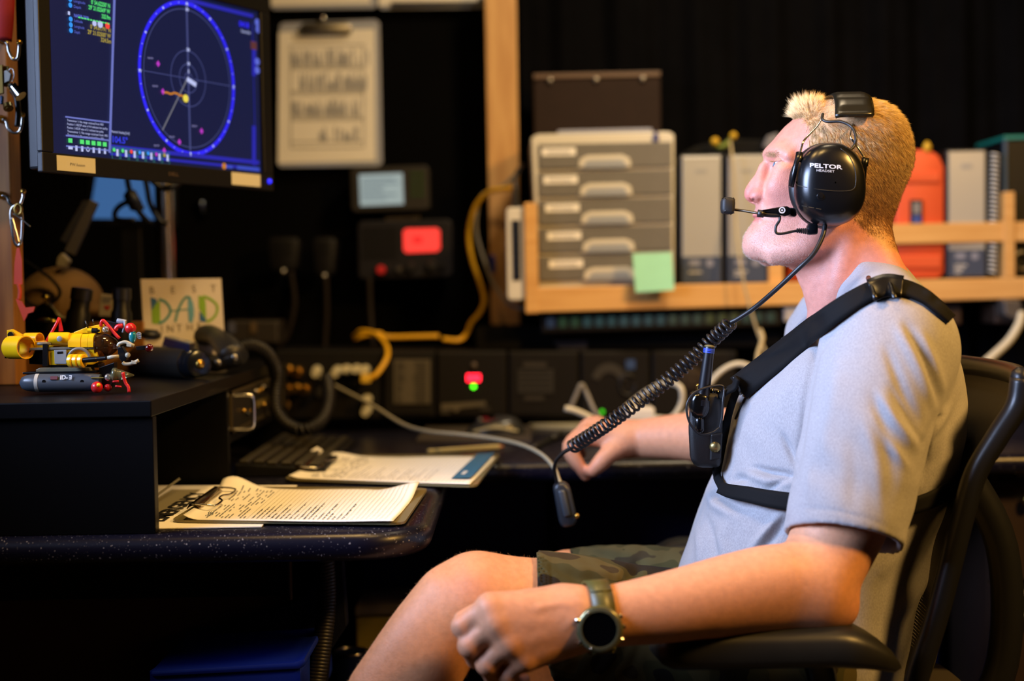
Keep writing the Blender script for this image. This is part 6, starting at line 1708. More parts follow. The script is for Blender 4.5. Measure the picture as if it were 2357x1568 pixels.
# tendons and veins on the back of the hand
for i, (a, b_) in enumerate(zip(wrp, MC)): af.fold([a*.75 + b_*.25 + [0, -.02, 0], b_*.85 + a*.15 + [0, -.012, .002]], .0010, .006)
for pts in ([(1330, 1398), (1290, 1388), (1240, 1398), (1205, 1420)], [(1300, 1452), (1262, 1448), (1225, 1456), (1190, 1472)], [(1262, 1448), (1235, 1466), (1212, 1490)], [(1330, 1420), (1295, 1452)]):
    af.fold([P3(a, b_, 1.548) for a, b_ in pts], .0013, .0035); af.fold([P3(a, b_, 1.553) for a, b_ in pts], .0011, .004)
av, afc = af.mesh(); del af
apx, apy = pxof(av); av = relax(av, afc, 2); av = relax(av, afc, 6, sm(apx, 1330, 1440))
px, py = pxof(av); col = base_tint(len(av)); col[:] = np.array(lin((218, 154, 116)))
for q_ in (PI_ + MC): blend((208, 124, 100), .35*np.exp(-np.sum((av - q_)**2, 1)/.013**2))
blend((206, 124, 98), .4*np.exp(-np.sum((av - P3(1930, 1400, 1.65))**2, 1)/.035**2))
parts.append((av, afc, col))

# ---- far forearm and hand on the desk edge
FY = 2.30
ff = Field(P3(1285, 1120, 2.36) - [.02, .31, .02], P3(1930, 930, 2.2) + [.02, .16, .03], .0022)
ff.chain([P3(1900, 1000, 2.12), P3(1740, 1005, 2.16), P3(1640, 1006, 2.20), P3(1560, 1006, 2.24), P3(1480, 1010, 2.275), P3(1448, 1012, 2.285)], [.043, .046, .0425, .0365, .0315, .0300], .02, (np.array([0, 1, 0]), .95))
fm = [P3(1352, 1002, 2.270), P3(1352, 992, 2.30), P3(1362, 984, 2.325), P3(1378, 982, 2.345)]
fp = [P3(1316, 1032, 2.262), P3(1312, 1026, 2.285), P3(1322, 1012, 2.312), P3(1335, 1010, 2.335)]
fd = [P3(1336, 1076, 2.258), P3(1322, 1062, 2.283), P3(1322, 1040, 2.312), P3(1332, 1034, 2.335)]
ft = [P3(1348, 1096, 2.262), P3(1336, 1078, 2.285), P3(1332, 1056, 2.314), P3(1340, 1046, 2.335)]
for i in range(4):
    r_ = (.0145, .0150, .0142, .0125)[i]
    ff.cone(P3(1440, 1006 + 3*i, 2.27 + .012*i), fm[i], .022, r_*1.1, .016)
    ff.chain([fm[i], fp[i], fd[i], ft[i]], [r_, r_*.82, r_*.70, r_*.56], .004)
ff.ball(P3(1372, 984, 2.30), .018, .015)
ff.chain([P3(1435, 1022, 2.262), P3(1402, 1046, 2.250), P3(1382, 1066, 2.246), P3(1364, 1084, 2.246)], [.021, .0155, .0135, .0100], .010)
fv, ffc = ff.mesh(); del ff
fv = relax(fv, ffc, 2); col = base_tint(len(fv)); col[:] = np.array(lin((216, 150, 112)))
px, py = pxof(fv); blend((208, 116, 88), .4*spot(1345, 1085, 25, 25))
parts.append((fv, ffc, col))

# ---- legs (bare knee and shin of the near leg, knee of the far one)
lf = Field(P3(760, 1720, 1.72) - [.04, .10, .30], [.30, 2.18, P3(1200, 1260, 1.9)[2] + .05], .0035)
KN = P3(1108, 1382, 1.715)
lf.chain([P3(1520, 1480, 1.80), P3(1330, 1422, 1.755), P3(1230, 1400, 1.73), KN], [.078, .068, .061, .054], .012)
lf.ball(P3(1080, 1362, 1.712), .032, .03)
lf.chain([KN + [-.005, 0, -.01], P3(1030, 1440, 1.705), P3(960, 1545, 1.70), P3(880, 1680, 1.70), P3(820, 1900, 1.72)], [.056, .0535, .053, .05, .04], .03)
lf.chain([P3(1010, 1362, 1.70), P3(930, 1470, 1.69), P3(850, 1580, 1.69)], [.018, .022, .022], .03)
KF = P3(1312, 1362, 2.06)
lf.chain([P3(1480, 1385, 2.03), KF], [.066, .056], .012); lf.chain([KF, P3(1270, 1560, 2.05), P3(1230, 1900, 2.05)], [.056, .05, .04], .02)
lv, lfc = lf.mesh(); del lf
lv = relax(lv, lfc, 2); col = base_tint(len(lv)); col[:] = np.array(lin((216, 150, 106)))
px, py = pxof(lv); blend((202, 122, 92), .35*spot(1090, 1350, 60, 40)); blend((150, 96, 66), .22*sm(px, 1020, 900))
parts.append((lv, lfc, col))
off = 0; VV, FF, CC = [], [], []
for a, b_, c in parts:
    VV.append(a); FF.append(b_ + off); CC.append(c); off += len(a)
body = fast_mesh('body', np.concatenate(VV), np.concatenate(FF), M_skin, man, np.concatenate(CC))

# ================================================================== hair (short blond strands)
def strands(pos, dirs, length, rad, cols, name, m, bend):
    """tapered three sided strands, two segments each"""
    n = len(pos); L_ = length[:, None]
    d = dirs/np.linalg.norm(dirs, axis=1, keepdims=True)
    p1 = pos + d*L_*.5; d2 = d + bend; d2 /= np.linalg.norm(d2, axis=1, keepdims=True); p2 = p1 + d2*L_*.5
    ref = RNG.normal(size=(n, 3)); x = np.cross(d, ref); x /= np.linalg.norm(x, axis=1, keepdims=True); y = np.cross(d, x)
    rings = []
    for P_, r_ in ((pos, rad), (p1, rad*.85)):
        for k in range(3):
            a = 2*math.pi*k/3; rings.append(P_ + (x*math.cos(a) + y*math.sin(a))*(r_[:, None]))
    rings.append(p2)
    Vt = np.stack(rings, 1)                       # n,7,3
    tri = np.array([(0, 1, 4), (0, 4, 3), (1, 2, 5), (1, 5, 4), (2, 0, 3), (2, 3, 5), (3, 4, 6), (4, 5, 6), (5, 3, 6)])
    F = (np.arange(n)[:, None, None]*7 + tri[None]).reshape(-1, 3)
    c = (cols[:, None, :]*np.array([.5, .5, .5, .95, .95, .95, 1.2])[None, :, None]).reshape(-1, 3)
    return fast_mesh(name, Vt.reshape(-1, 3), F, m, man, c)
def sample(Vt, F, weight, n):
    """random points on quads with a weight per vertex"""
    A = Vt[F]; nrm = np.cross(A[:, 2] - A[:, 0], A[:, 3] - A[:, 1]); ar = np.linalg.norm(nrm, axis=1); nrm /= np.maximum(ar, 1e-12)[:, None]
    w_ = ar*weight[F].mean(1); w_ /= w_.sum()
    i = RNG.choice(len(F), n, p=w_); s_, t_ = RNG.random(n), RNG.random(n)
    B = A[i]; p = B[:, 0]*((1-s_)*(1-t_))[:, None] + B[:, 1]*(s_*(1-t_))[:, None] + B[:, 2]*(s_*t_)[:, None] + B[:, 3]*((1-s_)*t_)[:, None]
    return p, nrm[i]
hpx, hpy = pxof(hv); hl = np.abs(hv[:, 1] - HY)
hm = hairmask(hpx, hpy, hl)
bandm = (hpx > 1888)*(hpx < 1990)*(hl < .078)*(hpy < 292); wt = hm*np.where(hv[:, 1] < HY + .03, 1.0, .45)*np.where(bandm, .6, 1)
NH = 56000
p, nr = sample(hv, hfc, wt, NH)
qx, qy = pxof(p); ql = np.abs(p[:, 1] - HY)
topn = sm(qy, 300, 235); front = sm(qx, 1900, 1815)*topn
length = .0075 + .003*sm(qy, 420, 300) + .001*topn + .017*front*sm(ql, .055, .02)
length *= (1 - .55*sm(qy, 470, 560)); length *= RNG.uniform(.7, 1.25, NH)
bq = (qx > 1888)*(qx < 1990)*(ql < .078)*(qy < 285); length = np.where(bq, length*.45, length)
flow = np.stack([.75*sm(qx, 1850, 1990), np.zeros(NH), -.9*sm(qy, 240, 330) - .5*sm(qx, 1980, 2090)], 1)
flow[:, 0] -= .55*front; flow[:, 2] += 1.1*front; flow[:, 0] += .5*topn*(1 - front)
clump = np.stack([np.sin(qx*.23 + qy*.31), np.cos(qx*.17 - qy*.27), np.sin(qx*.29 - qy*.13)], 1)*.12
dr = nr*(.40 + .9*front[:, None] + .10*topn[:, None]) + flow + clump + RNG.normal(scale=.12, size=(NH, 3))
cell = np.floor(qx/8.0)*997 + np.floor(qy/8.0)*31 + np.floor((p[:, 1] - 1.7)/.007)*7919
_, ci = np.unique(cell, return_inverse=True); cn = np.bincount(ci)
cen = np.stack([np.bincount(ci, p[:, k_])/cn for k_ in range(3)], 1)[ci]
dr += (cen - p)/.0035*(.22 + .55*front)[:, None]
tuft = RNG.uniform(.72, 1.15, ci.max() + 1)[ci]; length = length*(1 + (tuft - .95)*(.4 + .8*front))
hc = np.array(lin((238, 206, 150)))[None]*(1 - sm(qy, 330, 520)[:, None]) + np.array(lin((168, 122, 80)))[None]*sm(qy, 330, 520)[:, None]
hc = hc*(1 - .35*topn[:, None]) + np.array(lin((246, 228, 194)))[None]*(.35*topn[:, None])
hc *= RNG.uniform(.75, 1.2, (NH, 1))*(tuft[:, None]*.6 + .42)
M_hair = mat('blond_hair', (220, 180, 120), .45, attr='tint', spec=.35)
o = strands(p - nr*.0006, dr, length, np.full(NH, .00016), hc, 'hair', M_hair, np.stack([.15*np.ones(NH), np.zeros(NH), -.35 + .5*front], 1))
o['kind'] = 'stuff'; o['label'] = 'short blond hair standing up at the front'
# eyebrow, stubble, and the fuzz on knee and shin
wb = np.exp(-(((hpx - 1775)/15)**2 + ((hpy - 354)/5)**2))*(hl > .008)*(hl < .05); wb[wb < .15] = 0
p, nr = sample(hv, hfc, wb, 420); n = len(p)
dr = nr*.5 + np.array([.55, 0, -.1]) + RNG.normal(scale=.2, size=(n, 3)); sgn = np.sign(p[:, 1] - HY); dr[:, 1] += .5*sgn
strands(p, dr, RNG.uniform(.004, .008, n), np.full(n, .00013), np.tile(np.array(lin((214, 176, 128))), (n, 1)), 'eyebrows', M_hair, np.zeros((n, 3)))['kind'] = 'stuff'
ws = sm(hpy, 470, 540)*sm(hpx, 1900, 1790)*(1 - sm(hpy, 606, 625))*(hpx < 1900); lipx = np.exp(-((hpy - 502)/10)**4)*(hpx < 1765); ws = ws*(1 - lipx)
p, nr = sample(hv, hfc, ws, 5200); n = len(p)
dr = nr + np.array([.2, 0, -.5]) + RNG.normal(scale=.3, size=(n, 3))
strands(p, dr, RNG.uniform(.0010, .0022, n), np.full(n, .00011), np.tile(np.array(lin((228, 206, 186))), (n, 1)), 'stubble', M_hair, np.zeros((n, 3)))['kind'] = 'stuff'
lpx, lpy = pxof(lv)
wl_ = (lpx < 1240)*1.0
p, nr = sample(lv, lfc, wl_, 9000); n = len(p)
dr = nr*.7 + np.array([-.1, 0, -.6]) + RNG.normal(scale=.35, size=(n, 3))
strands(p, dr, RNG.uniform(.002, .005, n), np.full(n, .00006), np.tile(np.array(lin((196, 150, 96))), (n, 1)), 'leg_hair', M_hair, RNG.normal(scale=.2, size=(n, 3)))['kind'] = 'stuff'
# ================================================================== clothing
def vnormals(Vt, F):
    A = Vt[F]; fn = np.cross(A[:, 2] - A[:, 0], A[:, 3] - A[:, 1]); n = np.zeros_like(Vt)
    for k in range(4):
        for c in range(3): n[:, c] += np.bincount(F[:, k], fn[:, c], len(Vt))
    return n/np.maximum(np.linalg.norm(n, axis=1), 1e-12)[:, None]
def seg_dist(px, py, pts):
    best = np.full(px.shape, 1e9); tt = np.zeros(px.shape); n = len(pts) - 1
    for i in range(n):
        a, b_ = np.array(pts[i], float), np.array(pts[i+1], float); ab = b_ - a
        t = np.clip(((px - a[0])*ab[0] + (py - a[1])*ab[1])/(ab @ ab), 0, 1)
        d = np.hypot(px - a[0] - t*ab[0], py - a[1] - t*ab[1]); m = d < best
        best = np.where(m, d, best); tt = np.where(m, (i + t)/n, tt)
    return best, tt
def sculpt(Vt, F, strokes):
    """soft ridges (+) and creases (-) drawn over the side facing the viewer: (points, height m, half width px)"""
    nr = vnormals(Vt, F); px, py = pxof(Vt); vd = np.array(CAM) - Vt; vd /= np.linalg.norm(vd, axis=1)[:, None]
    fac = sm((nr*vd).sum(1), -.1, .35); amt = np.zeros(len(Vt))
    for pts, h_, w_ in strokes:
        d, t = seg_dist(px, py, pts); amt += 1.3*h_*np.exp(-(d/w_)**2)*np.sin(np.pi*np.clip(t*.94 + .03, 0, 1))**.6
    return Vt + nr*(amt*fac)[:, None]
M_shirt = None
def shirt_material():
    m = bpy.data.materials.new('grey_marl_jersey'); m.use_nodes = True
    nt = m.node_tree; b = nt.nodes['Principled BSDF']
    b.inputs['Roughness'].default_value = .85; b.inputs['Specular IOR Level'].default_value = .2; b.inputs['Sheen Weight'].default_value = .15
    tc = nt.nodes.new('ShaderNodeTexCoord'); n = nt.nodes.new('ShaderNodeTexNoise'); n.inputs['Scale'].default_value = 700; n.inputs['Detail'].default_value = 2
    mp = nt.nodes.new('ShaderNodeMapping'); mp.inputs['Scale'].default_value = (1, 1, .5)
    r_ = nt.nodes.new('ShaderNodeValToRGB'); r_.color_ramp.elements[0].position = .3; r_.color_ramp.elements[1].position = .7
    r_.color_ramp.elements[0].color = lin((146, 144, 147)) + (1,); r_.color_ramp.elements[1].color = lin((166, 164, 167)) + (1,)
    nt.links.new(tc.outputs['Object'], mp.inputs['Vector']); nt.links.new(mp.outputs['Vector'], n.inputs['Vector'])
    nt.links.new(n.outputs['Fac'], r_.inputs['Fac']); nt.links.new(r_.outputs['Color'], b.inputs['Base Color'])
    bp = nt.nodes.new('ShaderNodeBump'); bp.inputs['Strength'].default_value = .07; bp.inputs['Distance'].default_value = .001
    nt.links.new(n.outputs['Fac'], bp.inputs['Height']); nt.links.new(bp.outputs['Normal'], b.inputs['Normal'])
    return m
M_shirt = shirt_material()
tf = [(1905, 705), (1866, 738), (1822, 775), (1770, 820), (1722, 872), (1696, 930), (1676, 1000), (1664, 1056), (1650, 1098), (1632, 1130), (1612, 1185), (1588, 1255), (1566, 1315), (1556, 1370), (1570, 1480), (1590, 1640)]
tb_ = [(2040, 640), (2085, 655), (2125, 680), (2172, 722), (2212, 785), (2238, 855), (2249, 930), (2247, 1010), (2234, 1090), (2212, 1170), (2186, 1250), (2162, 1330), (2140, 1420), (2120, 1500), (2110, 1640)]
tz1, tx1 = curve_z(tf, 1.92); tz2, tx2 = curve_z(tb_, 1.815)
def sleeve_field(lo, hi, h):
    s = Field(lo, hi, h)
    s.chain([P3(2045, 800, 1.745), P3(2005, 940, 1.712), P3(1968, 1110, 1.688), P3(1934, 1260, 1.668), P3(1915, 1340, 1.66)], [.083, .0765, .0730, .0685, .068], .02, (np.array([.2, 1, 0]), 1.05))
    hp_ = P3(1935, 1241, 1.67); hn = np.array([-.22, -.40, -1.0])
    s.cut(hp_, hn)
    s.carve(P3(1968, 1130, 1.688), P3(1934, 1262, 1.668), .058, .0610, .003); s.carve(P3(1934, 1262, 1.668), P3(1915, 1340, 1.66), .0610, .0610, .003)
    return s
lo_ = P3(1540, 1600, 2.0) - [.01, 0, .06]; lo_[1] = 1.60; hi_ = P3(2260, 600, 1.90) + [.03, 0, .02]; hi_[1] = 2.24
HS = .003
sf = Field(lo_, hi_, HS)
X, Y, Z = sf.ax[0][:, None, None], sf.ax[1][None, :, None], sf.ax[2][None, None, :]
z1 = sf.ax[2]
xf = soft(np.interp(z1, tz1, tx1), 4); xb = soft(np.interp(z1, tz2, tx2), 4)
zz = [P3(1900, p, 1.9)[2] for p in (1640, 1420, 1280, 1150, 1000, 900, 820, 770, 735, 705, 680, 655, 640)]
ww = soft(np.interp(z1, zz, [.195, .192, .186, .185, .192, .196, .190, .172, .145, .115, .090, .07, .05]), 3)
len_ = np.maximum(xb - xf, .03)[None, None, :]
u2 = 2*(X - xf[None, None, :])/len_ - 1; ay = np.abs(Y - 1.92); wl = ww[None, None, :]*(1 + .12*np.clip(u2, -1, 1))
pw = 2.35; au, aw = np.abs(u2) + 1e-4, ay/wl + 1e-4; g = (au**pw + aw**pw)**(1/pw)
gr = np.sqrt((au**(pw-1)*2/len_)**2 + (aw**(pw-1)/wl)**2)/np.maximum(g, .05)**(pw-1)
sf.d = ((g - 1)/np.maximum(gr, 4.0)).astype(np.float32); del g, gr, au, aw, wl, u2
for s_ in (-1, 1):      # shoulders
    q3 = [P3(2030, 688, 1.87), P3(2046, 735, 1.80), P3(2060, 800, 1.752)]
    if s_ > 0: q3 = [np.array([q_[0], 3.84 - q_[1], q_[2]]) for q_ in q3]
    sf.chain(q3, [.048, .060, .070], .03)
sf.ball(P3(2108, 985, 1.745), .030, .02)
# far sleeve
sf.chain([P3(2040, 800, 2.095), P3(1985, 930, 2.15), P3(1920, 1040, 2.18)], [.075, .07, .066], .02)
torso_only = sf.d.copy()
ts = Field(lo_, hi_, HS); ts.d = torso_only; tv, tfc = ts.mesh(); del ts, torso_only
sl_ = sleeve_field(lo_, hi_, HS)
k = .010; hh = np.clip(.5 + .5*(sf.d - sl_.d)/k, 0, 1)
# the sleeve stands clear of the body below the armpit: no blending there
kk = np.where(Z > P3(1950, 960, 1.7)[2], .016, .002).astype(np.float32)
hh = np.clip(.5 + .5*(sf.d - sl_.d)/kk, 0, 1); sf.d = sf.d*(1 - hh) + sl_.d*hh - kk*hh*(1 - hh); del hh, kk, sl_
sv, sfc = sf.mesh(); del sf
sv = relax(sv, sfc, 3)
strokes = [
    # shoulder and armpit folds
    ([(2066, 752), (2100, 822), (2150, 935)], .0050, 13), ([(2086, 748), (2128, 830), (2160, 930)], -.0040, 9), ([(2118, 765), (2150, 840), (2172, 905)], .0040, 11), ([(2040, 800), (2075, 890), (2122, 985)], -.0040, 12),
    ([(2022, 905), (2060, 970), (2108, 1030)], .0050, 13), ([(2010, 955), (2052, 1030), (2092, 1080)], .0032, 11), ([(2050, 890), (2090, 960), (2124, 1020)], -.0036, 9), ([(2160, 960), (2135, 1020), (2118, 1100)], -.0055, 12), ([(2185, 935), (2150, 1000), (2120, 1075)], .0045, 11),
    ([(2012, 900), (2040, 1010), (2058, 1120)], -.0030, 14), ([(1990, 960), (2016, 1060), (2030, 1180)], .0022, 16),
    # back
    ([(2225, 900), (2190, 970), (2140, 1050)], -.0030, 14), ([(2240, 960), (2200, 1030), (2140, 1095)], .0030, 14), ([(2200, 1180), (2140, 1280), (2080, 1370)], -.0050, 15), ([(2185, 1240), (2130, 1330), (2070, 1420)], .0055, 15), ([(2180, 1290), (2130, 1390), (2080, 1490)], -.0050, 14), ([(2150, 1370), (2110, 1460), (2070, 1540)], .0045, 15), ([(2120, 1200), (2060, 1280), (2020, 1330)], .0040, 18),
    # chest
    ([(1920, 762), (1880, 815), (1858, 900), (1846, 1000), (1836, 1080)], -.0040, 8), ([(1862, 790), (1815, 870), (1790, 960)], .0030, 22), ([(1830, 800), (1770, 870), (1740, 930)], -.0020, 18), ([(1880, 760), (1840, 820), (1800, 890)], -.0018, 12),
    ([(1732, 1077), (1775, 1088), (1824, 1094)], -.0070, 6), ([(1722, 1092), (1770, 1108), (1822, 1112)], .0050, 10), ([(1800, 1000), (1816, 1036), (1830, 1070)], -.0055, 6), ([(1680, 1110), (1700, 1100), (1722, 1104)], -.0050, 8), ([(1764, 1128), (1795, 1112), (1822, 1098)], -.0050, 6),
    # belly
    ([(1640, 1105), (1660, 1140), (1700, 1165), (1740, 1168)], -.0060, 12), ([(1626, 1130), (1650, 1165), (1690, 1190)], .0050, 12), ([(1800, 1180), (1760, 1230), (1728, 1268)], .0055, 10), ([(1812, 1190), (1780, 1235), (1745, 1275)], -.0050, 8), ([(1622, 1180), (1640, 1240), (1650, 1300)], -.0040, 10), ([(1606, 1210), (1612, 1260), (1610, 1310)], .0040, 9), ([(1680, 1190), (1660, 1240), (1670, 1290)], .0035, 14),
    # sleeve
    ([(1930, 850), (1905, 950), (1890, 1060)], .0020, 22), ([(1960, 1000), (1968, 1100), (1960, 1180)], -.0016, 20), ([(1870, 1020), (1856, 1110), (1846, 1180)], .0018, 16),
    # hem stitching
    ([(1806, 1176), (1850, 1168), (1925, 1176), (2010, 1198), (2072, 1232)], -.0009, 3),
]
sv = sculpt(sv, sfc, strokes)
nz = np.sin(sv[:, 0]*47 + sv[:, 2]*61 + 2*np.sin(sv[:, 2]*23))*np.cos(sv[:, 1]*53 - sv[:, 2]*37)
sv = sv + vnormals(sv, sfc)*(nz*.0009)[:, None]
sv = relax(sv, sfc, 1)
fast_mesh('shirt', sv, sfc, M_shirt, man)['label'] = 'light grey short sleeved jersey shirt'
# ---- collar
cb_, cf_ = V(P3(2063, 600, HY)), V(P3(1858, 742, HY))
def collar_loop(back_, front_, wy, drop):
    c = (back_ + front_)/2; h_ = (back_ - front_)/2; out_ = []
    for a in np.linspace(0, 2*math.pi, 65)[:-1]:
        out_.append(c + h_*math.cos(a) + V((0, wy*math.sin(a), -drop*math.sin(a)**2)))
    return out_
rows_collar = rows = [collar_loop(V(P3(2050, 606, HY)), V(P3(1868, 738, HY)), .0660, .0), collar_loop(V(P3(2062, 599, HY)), V(P3(1858, 740, HY)), .0700, .004), collar_loop(V(P3(2082, 622, HY)), V(P3(1846, 748, HY)), .0800, .006), collar_loop(V(P3(2108, 652, HY)), V(P3(1828, 766, HY)), .0950, .010), collar_loop(V(P3(2104, 668, HY)), V(P3(1828, 776, HY)), .0930, .016)]
o = MB().grid(rows, None, True).build('collar', M_shirt, man, smooth=True)
sd = o.modifiers.new('thickness', 'SOLIDIFY'); sd.thickness = .003
sb_ = o.modifiers.new('round', 'SUBSURF'); sb_.levels = 1; sb_.render_levels = 1
# ---- shorts
def camo():
    m = bpy.data.materials.new('camouflage_cotton'); m.use_nodes = True
    nt = m.node_tree; b = nt.nodes['Principled BSDF']; b.inputs['Roughness'].default_value = .9; b.inputs['Specular IOR Level'].default_value = .15
    tc = nt.nodes.new('ShaderNodeTexCoord'); n = nt.nodes.new('ShaderNodeTexNoise'); n.inputs['Scale'].default_value = 16; n.inputs['Detail'].default_value = 1.5
    r_ = nt.nodes.new('ShaderNodeValToRGB'); r_.color_ramp.interpolation = 'CONSTANT'
    els = r_.color_ramp.elements; els[0].color = lin((34, 30, 24)) + (1,); els[1].position = .40; els[1].color = lin((62, 60, 36)) + (1,)
    e1 = els.new(.52); e1.color = lin((80, 73, 45)) + (1,); e2 = els.new(.64); e2.color = lin((58, 50, 34)) + (1,)
    nt.links.new(tc.outputs['Object'], n.inputs['Vector']); nt.links.new(n.outputs['Fac'], r_.inputs['Fac']); nt.links.new(r_.outputs['Color'], b.inputs['Base Color']); return m
pf = Field([P3(1240, 1300, 1.7)[0] - .02, 1.62, .40], [.60, 2.24, P3(1500, 1255, 2.0)[2] + .07], .003)
n1 = Field(pf.lo, [pf.ax[0][-1], pf.ax[1][-1], pf.ax[2][-1]], .003)
n1.chain([P3(1180, 1398, 1.725), P3(1330, 1428, 1.755), P3(1480, 1470, 1.79), P3(1800, 1520, 1.82)], [.072, .081, .092, .105], .012)
n1.cut(P3(1252, 1390, 1.735), np.array([-1, .1, -.12])); n1.carve(P3(1200, 1398, 1.727), P3(1262, 1412, 1.74), .067, .067, .002)
n2 = Field(pf.lo, [pf.ax[0][-1], pf.ax[1][-1], pf.ax[2][-1]], .003)
n2.chain([P3(1290, 1366, 2.05), P3(1420, 1376, 2.04), P3(1600, 1420, 2.02), P3(1850, 1540, 2.0)], [.062, .076, .092, .10], .02)
n2.cut(P3(1322, 1362, 2.05), np.array([-1, 0, -.1])); n2.carve(P3(1280, 1362, 2.05), P3(1335, 1370, 2.05), .060, .060, .002)
pf.d = np.minimum(n1.d, n2.d); pf.ball([.40, 1.92, .56], .15, .06, (1.1, 1.15, .75))
pv, pfc = pf.mesh(); del pf, n1, n2
pv = relax(pv, pfc, 2); pv = sculpt(pv, pfc, [([(1262, 1300), (1330, 1330), (1420, 1345)], -.003, 10), ([(1300, 1300), (1380, 1318), (1460, 1340)], .003, 9), ([(1268, 1290), (1270, 1340), (1276, 1400)], -.0012, 4), ([(1480, 1285), (1455, 1320), (1430, 1350)], -.006, 14)])
fast_mesh('shorts', pv, pfc, camo(), man)['label'] = 'olive camouflage shorts'

# ================================================================== harness following the shirt
cl_v = [tuple(p) for r_ in rows_collar for p in r_]; nv_ = len(sv)
cl_f = [(nv_+i*64+k_, nv_+i*64+(k_+1) % 64, nv_+(i+1)*64+(k_+1) % 64, nv_+(i+1)*64+k_) for i in range(len(rows_collar)-1) for k_ in range(64)]
nb_ = nv_ + len(cl_v); shirt_bvh = BVHTree.FromPolygons([tuple(v) for v in sv] + cl_v + [tuple(v) for v in hv], [tuple(f) for f in sfc] + cl_f + [tuple(f + nb_) for f in hfc])
torso_bvh = BVHTree.FromPolygons([tuple(v) for v in tv], [tuple(f) for f in tfc])
def cast(px, py, bvh, fallback):
    d = ray(px, py).normalized(); h_ = bvh.ray_cast(CAM, d)
    return (h_[0], h_[1]) if h_[0] is not None else (at(px, py, fallback), V((-.6, -.8, 0)))
def ribbon(pts, halfw, bvh, off, fallback, across=5, thick=.0022, n=10):
    """webbing laid over a surface along a picture path"""
    C = spline([V((p[0], p[1], 0)) for p in pts], n); T_ = []; Q_ = []
    for i, c in enumerate(C):
        t = (C[min(i+1, len(C)-1)] - C[max(i-1, 0)]).normalized(); nrm = V((-t.y, t.x, 0))
        hw = halfw[0] + (halfw[1] - halfw[0])*i/(len(C)-1)
        qs = [c + nrm*(hw*(2*k/(across-1) - 1)) for k in range(across)]
        Q_.append(qs); T_.append([(cast(q_.x, q_.y, bvh, fallback)[0] - CAM).length for q_ in qs])
    D = np.array(T_); m_, w_ = D.shape
    bad = D > np.median(D, 1)[:, None] + .06                     # rays that slip past the edge
    D = np.where(bad, np.median(D, 1)[:, None], D)
    mn = D.copy()
    for di in (-2, -1, 0, 1, 2):
        for dk in (-1, 0, 1): mn = np.minimum(mn, D[np.clip(np.arange(m_)+di, 0, m_-1)][:, np.clip(np.arange(w_)+dk, 0, w_-1)])
    for _ in range(3):
        mn = (mn[np.clip(np.arange(m_)-1, 0, m_-1)] + 2*mn + mn[np.clip(np.arange(m_)+1, 0, m_-1)])/4
        mn = (mn[:, np.clip(np.arange(w_)-1, 0, w_-1)] + 2*mn + mn[:, np.clip(np.arange(w_)+1, 0, w_-1)])/4
    return [[CAM + ray(Q_[i][k].x, Q_[i][k].y).normalized()*(float(mn[i, k]) - off) for k in range(across)] for i in range(m_)]
M_web = mat('black_webbing', (9, 9, 11), .8, spec=.2, bump=.35, bscale=1500)
harness = empty('radio_harness', tuple(P3(1690, 1130, 1.85)), 'black webbing chest harness strapped over the grey shirt', 'harness')
def strap(pts, hw, bvh, off, fb, name='strap', m=M_web):
    o = MB().grid(ribbon(pts, hw, bvh, off, fb)).build(name, m, harness, smooth=True)
    sd = o.modifiers.new('thickness', 'SOLIDIFY'); sd.thickness = .0026; sd.offset = 0; return o
strap([(2190, 735), (2172, 718), (2150, 699), (2126, 681), (2085, 664), (2040, 660), (2000, 672), (1950, 700), (1890, 742), (1830, 790), (1770, 838), (1722, 876), (1700, 894)], (12, 31), shirt_bvh, .0045, 1.88)
strap([(1655, 1122), (1680, 1131), (1720, 1138), (1770, 1148), (1850, 1160)], (14, 22), torso_bvh, .009, 1.86)
strap([(2040, 1185), (2085, 1170), (2140, 1152), (2190, 1126), (2222, 1098), (2242, 1078)], (20, 17), torso_bvh, .013, 1.86)
strap([(1700, 888), (1684, 930), (1668, 990), (1656, 1050), (1650, 1092), (1664, 1126)], (9, 9), torso_bvh, .005, 1.89, 'front_edge')
# ladder buckle on the shoulder
bp_ = ribbon([(2003, 668), (2040, 656), (2078, 660)], (26, 26), shirt_bvh, .009, 1.85)
o = MB().grid(bp_).build('ladder_buckle', mat('buckle_plastic', (12, 12, 14), .3), harness, smooth=True); o.modifiers.new('thickness', 'SOLIDIFY').thickness = .004
for xa in (1999, 2044):
    q_ = ribbon([(xa, 676 - (xa-1999)*.25), (xa + 8, 646 - (xa-1999)*.1)], (6, 6), shirt_bvh, .012, 1.85, 3)
    MB().tube([r_[1] for r_ in ribbon([(xa, 640), (xa + 6, 660), (xa + 16, 688)], (1, 1), shirt_bvh, .013, 1.85, 3)], .0034, 8).build('buckle_bar', mat('buckle_plastic', (12, 12, 14), .3), harness, smooth=True)
MB().tube([r_[1] for r_ in ribbon([(1690, 868), (1698, 890), (1706, 908)], (1, 1), shirt_bvh, .012, 1.88, 3)], .0035, 8).build('buckle_bar', mat('buckle_plastic', (12, 12, 14), .3), harness, smooth=True)
MB().tube(ppath([(1697, 870, 1.862), (1690, 890, 1.865), (1672, 900, 1.868), (1660, 912, 1.872)]), .010, 10, flat=.4).build('front_loop', M_web, harness, smooth=True)
# cord crossing the shirt under the strap
MB().tube([r_[1] for r_ in ribbon([(1742, 888), (1722, 905), (1704, 938), (1692, 965)], (1, 1), shirt_bvh, .0022, 1.87, 3)], .0013, 6).build('thin_cord', M_rubber, harness, smooth=True)
o = MB().grid(ribbon([(1738, 902), (1748, 886)], (3, 3), shirt_bvh, .002, 1.87, 3)).build('cord_tip', M_rubber, harness)
o.modifiers.new('thickness', 'SOLIDIFY').thickness = .002
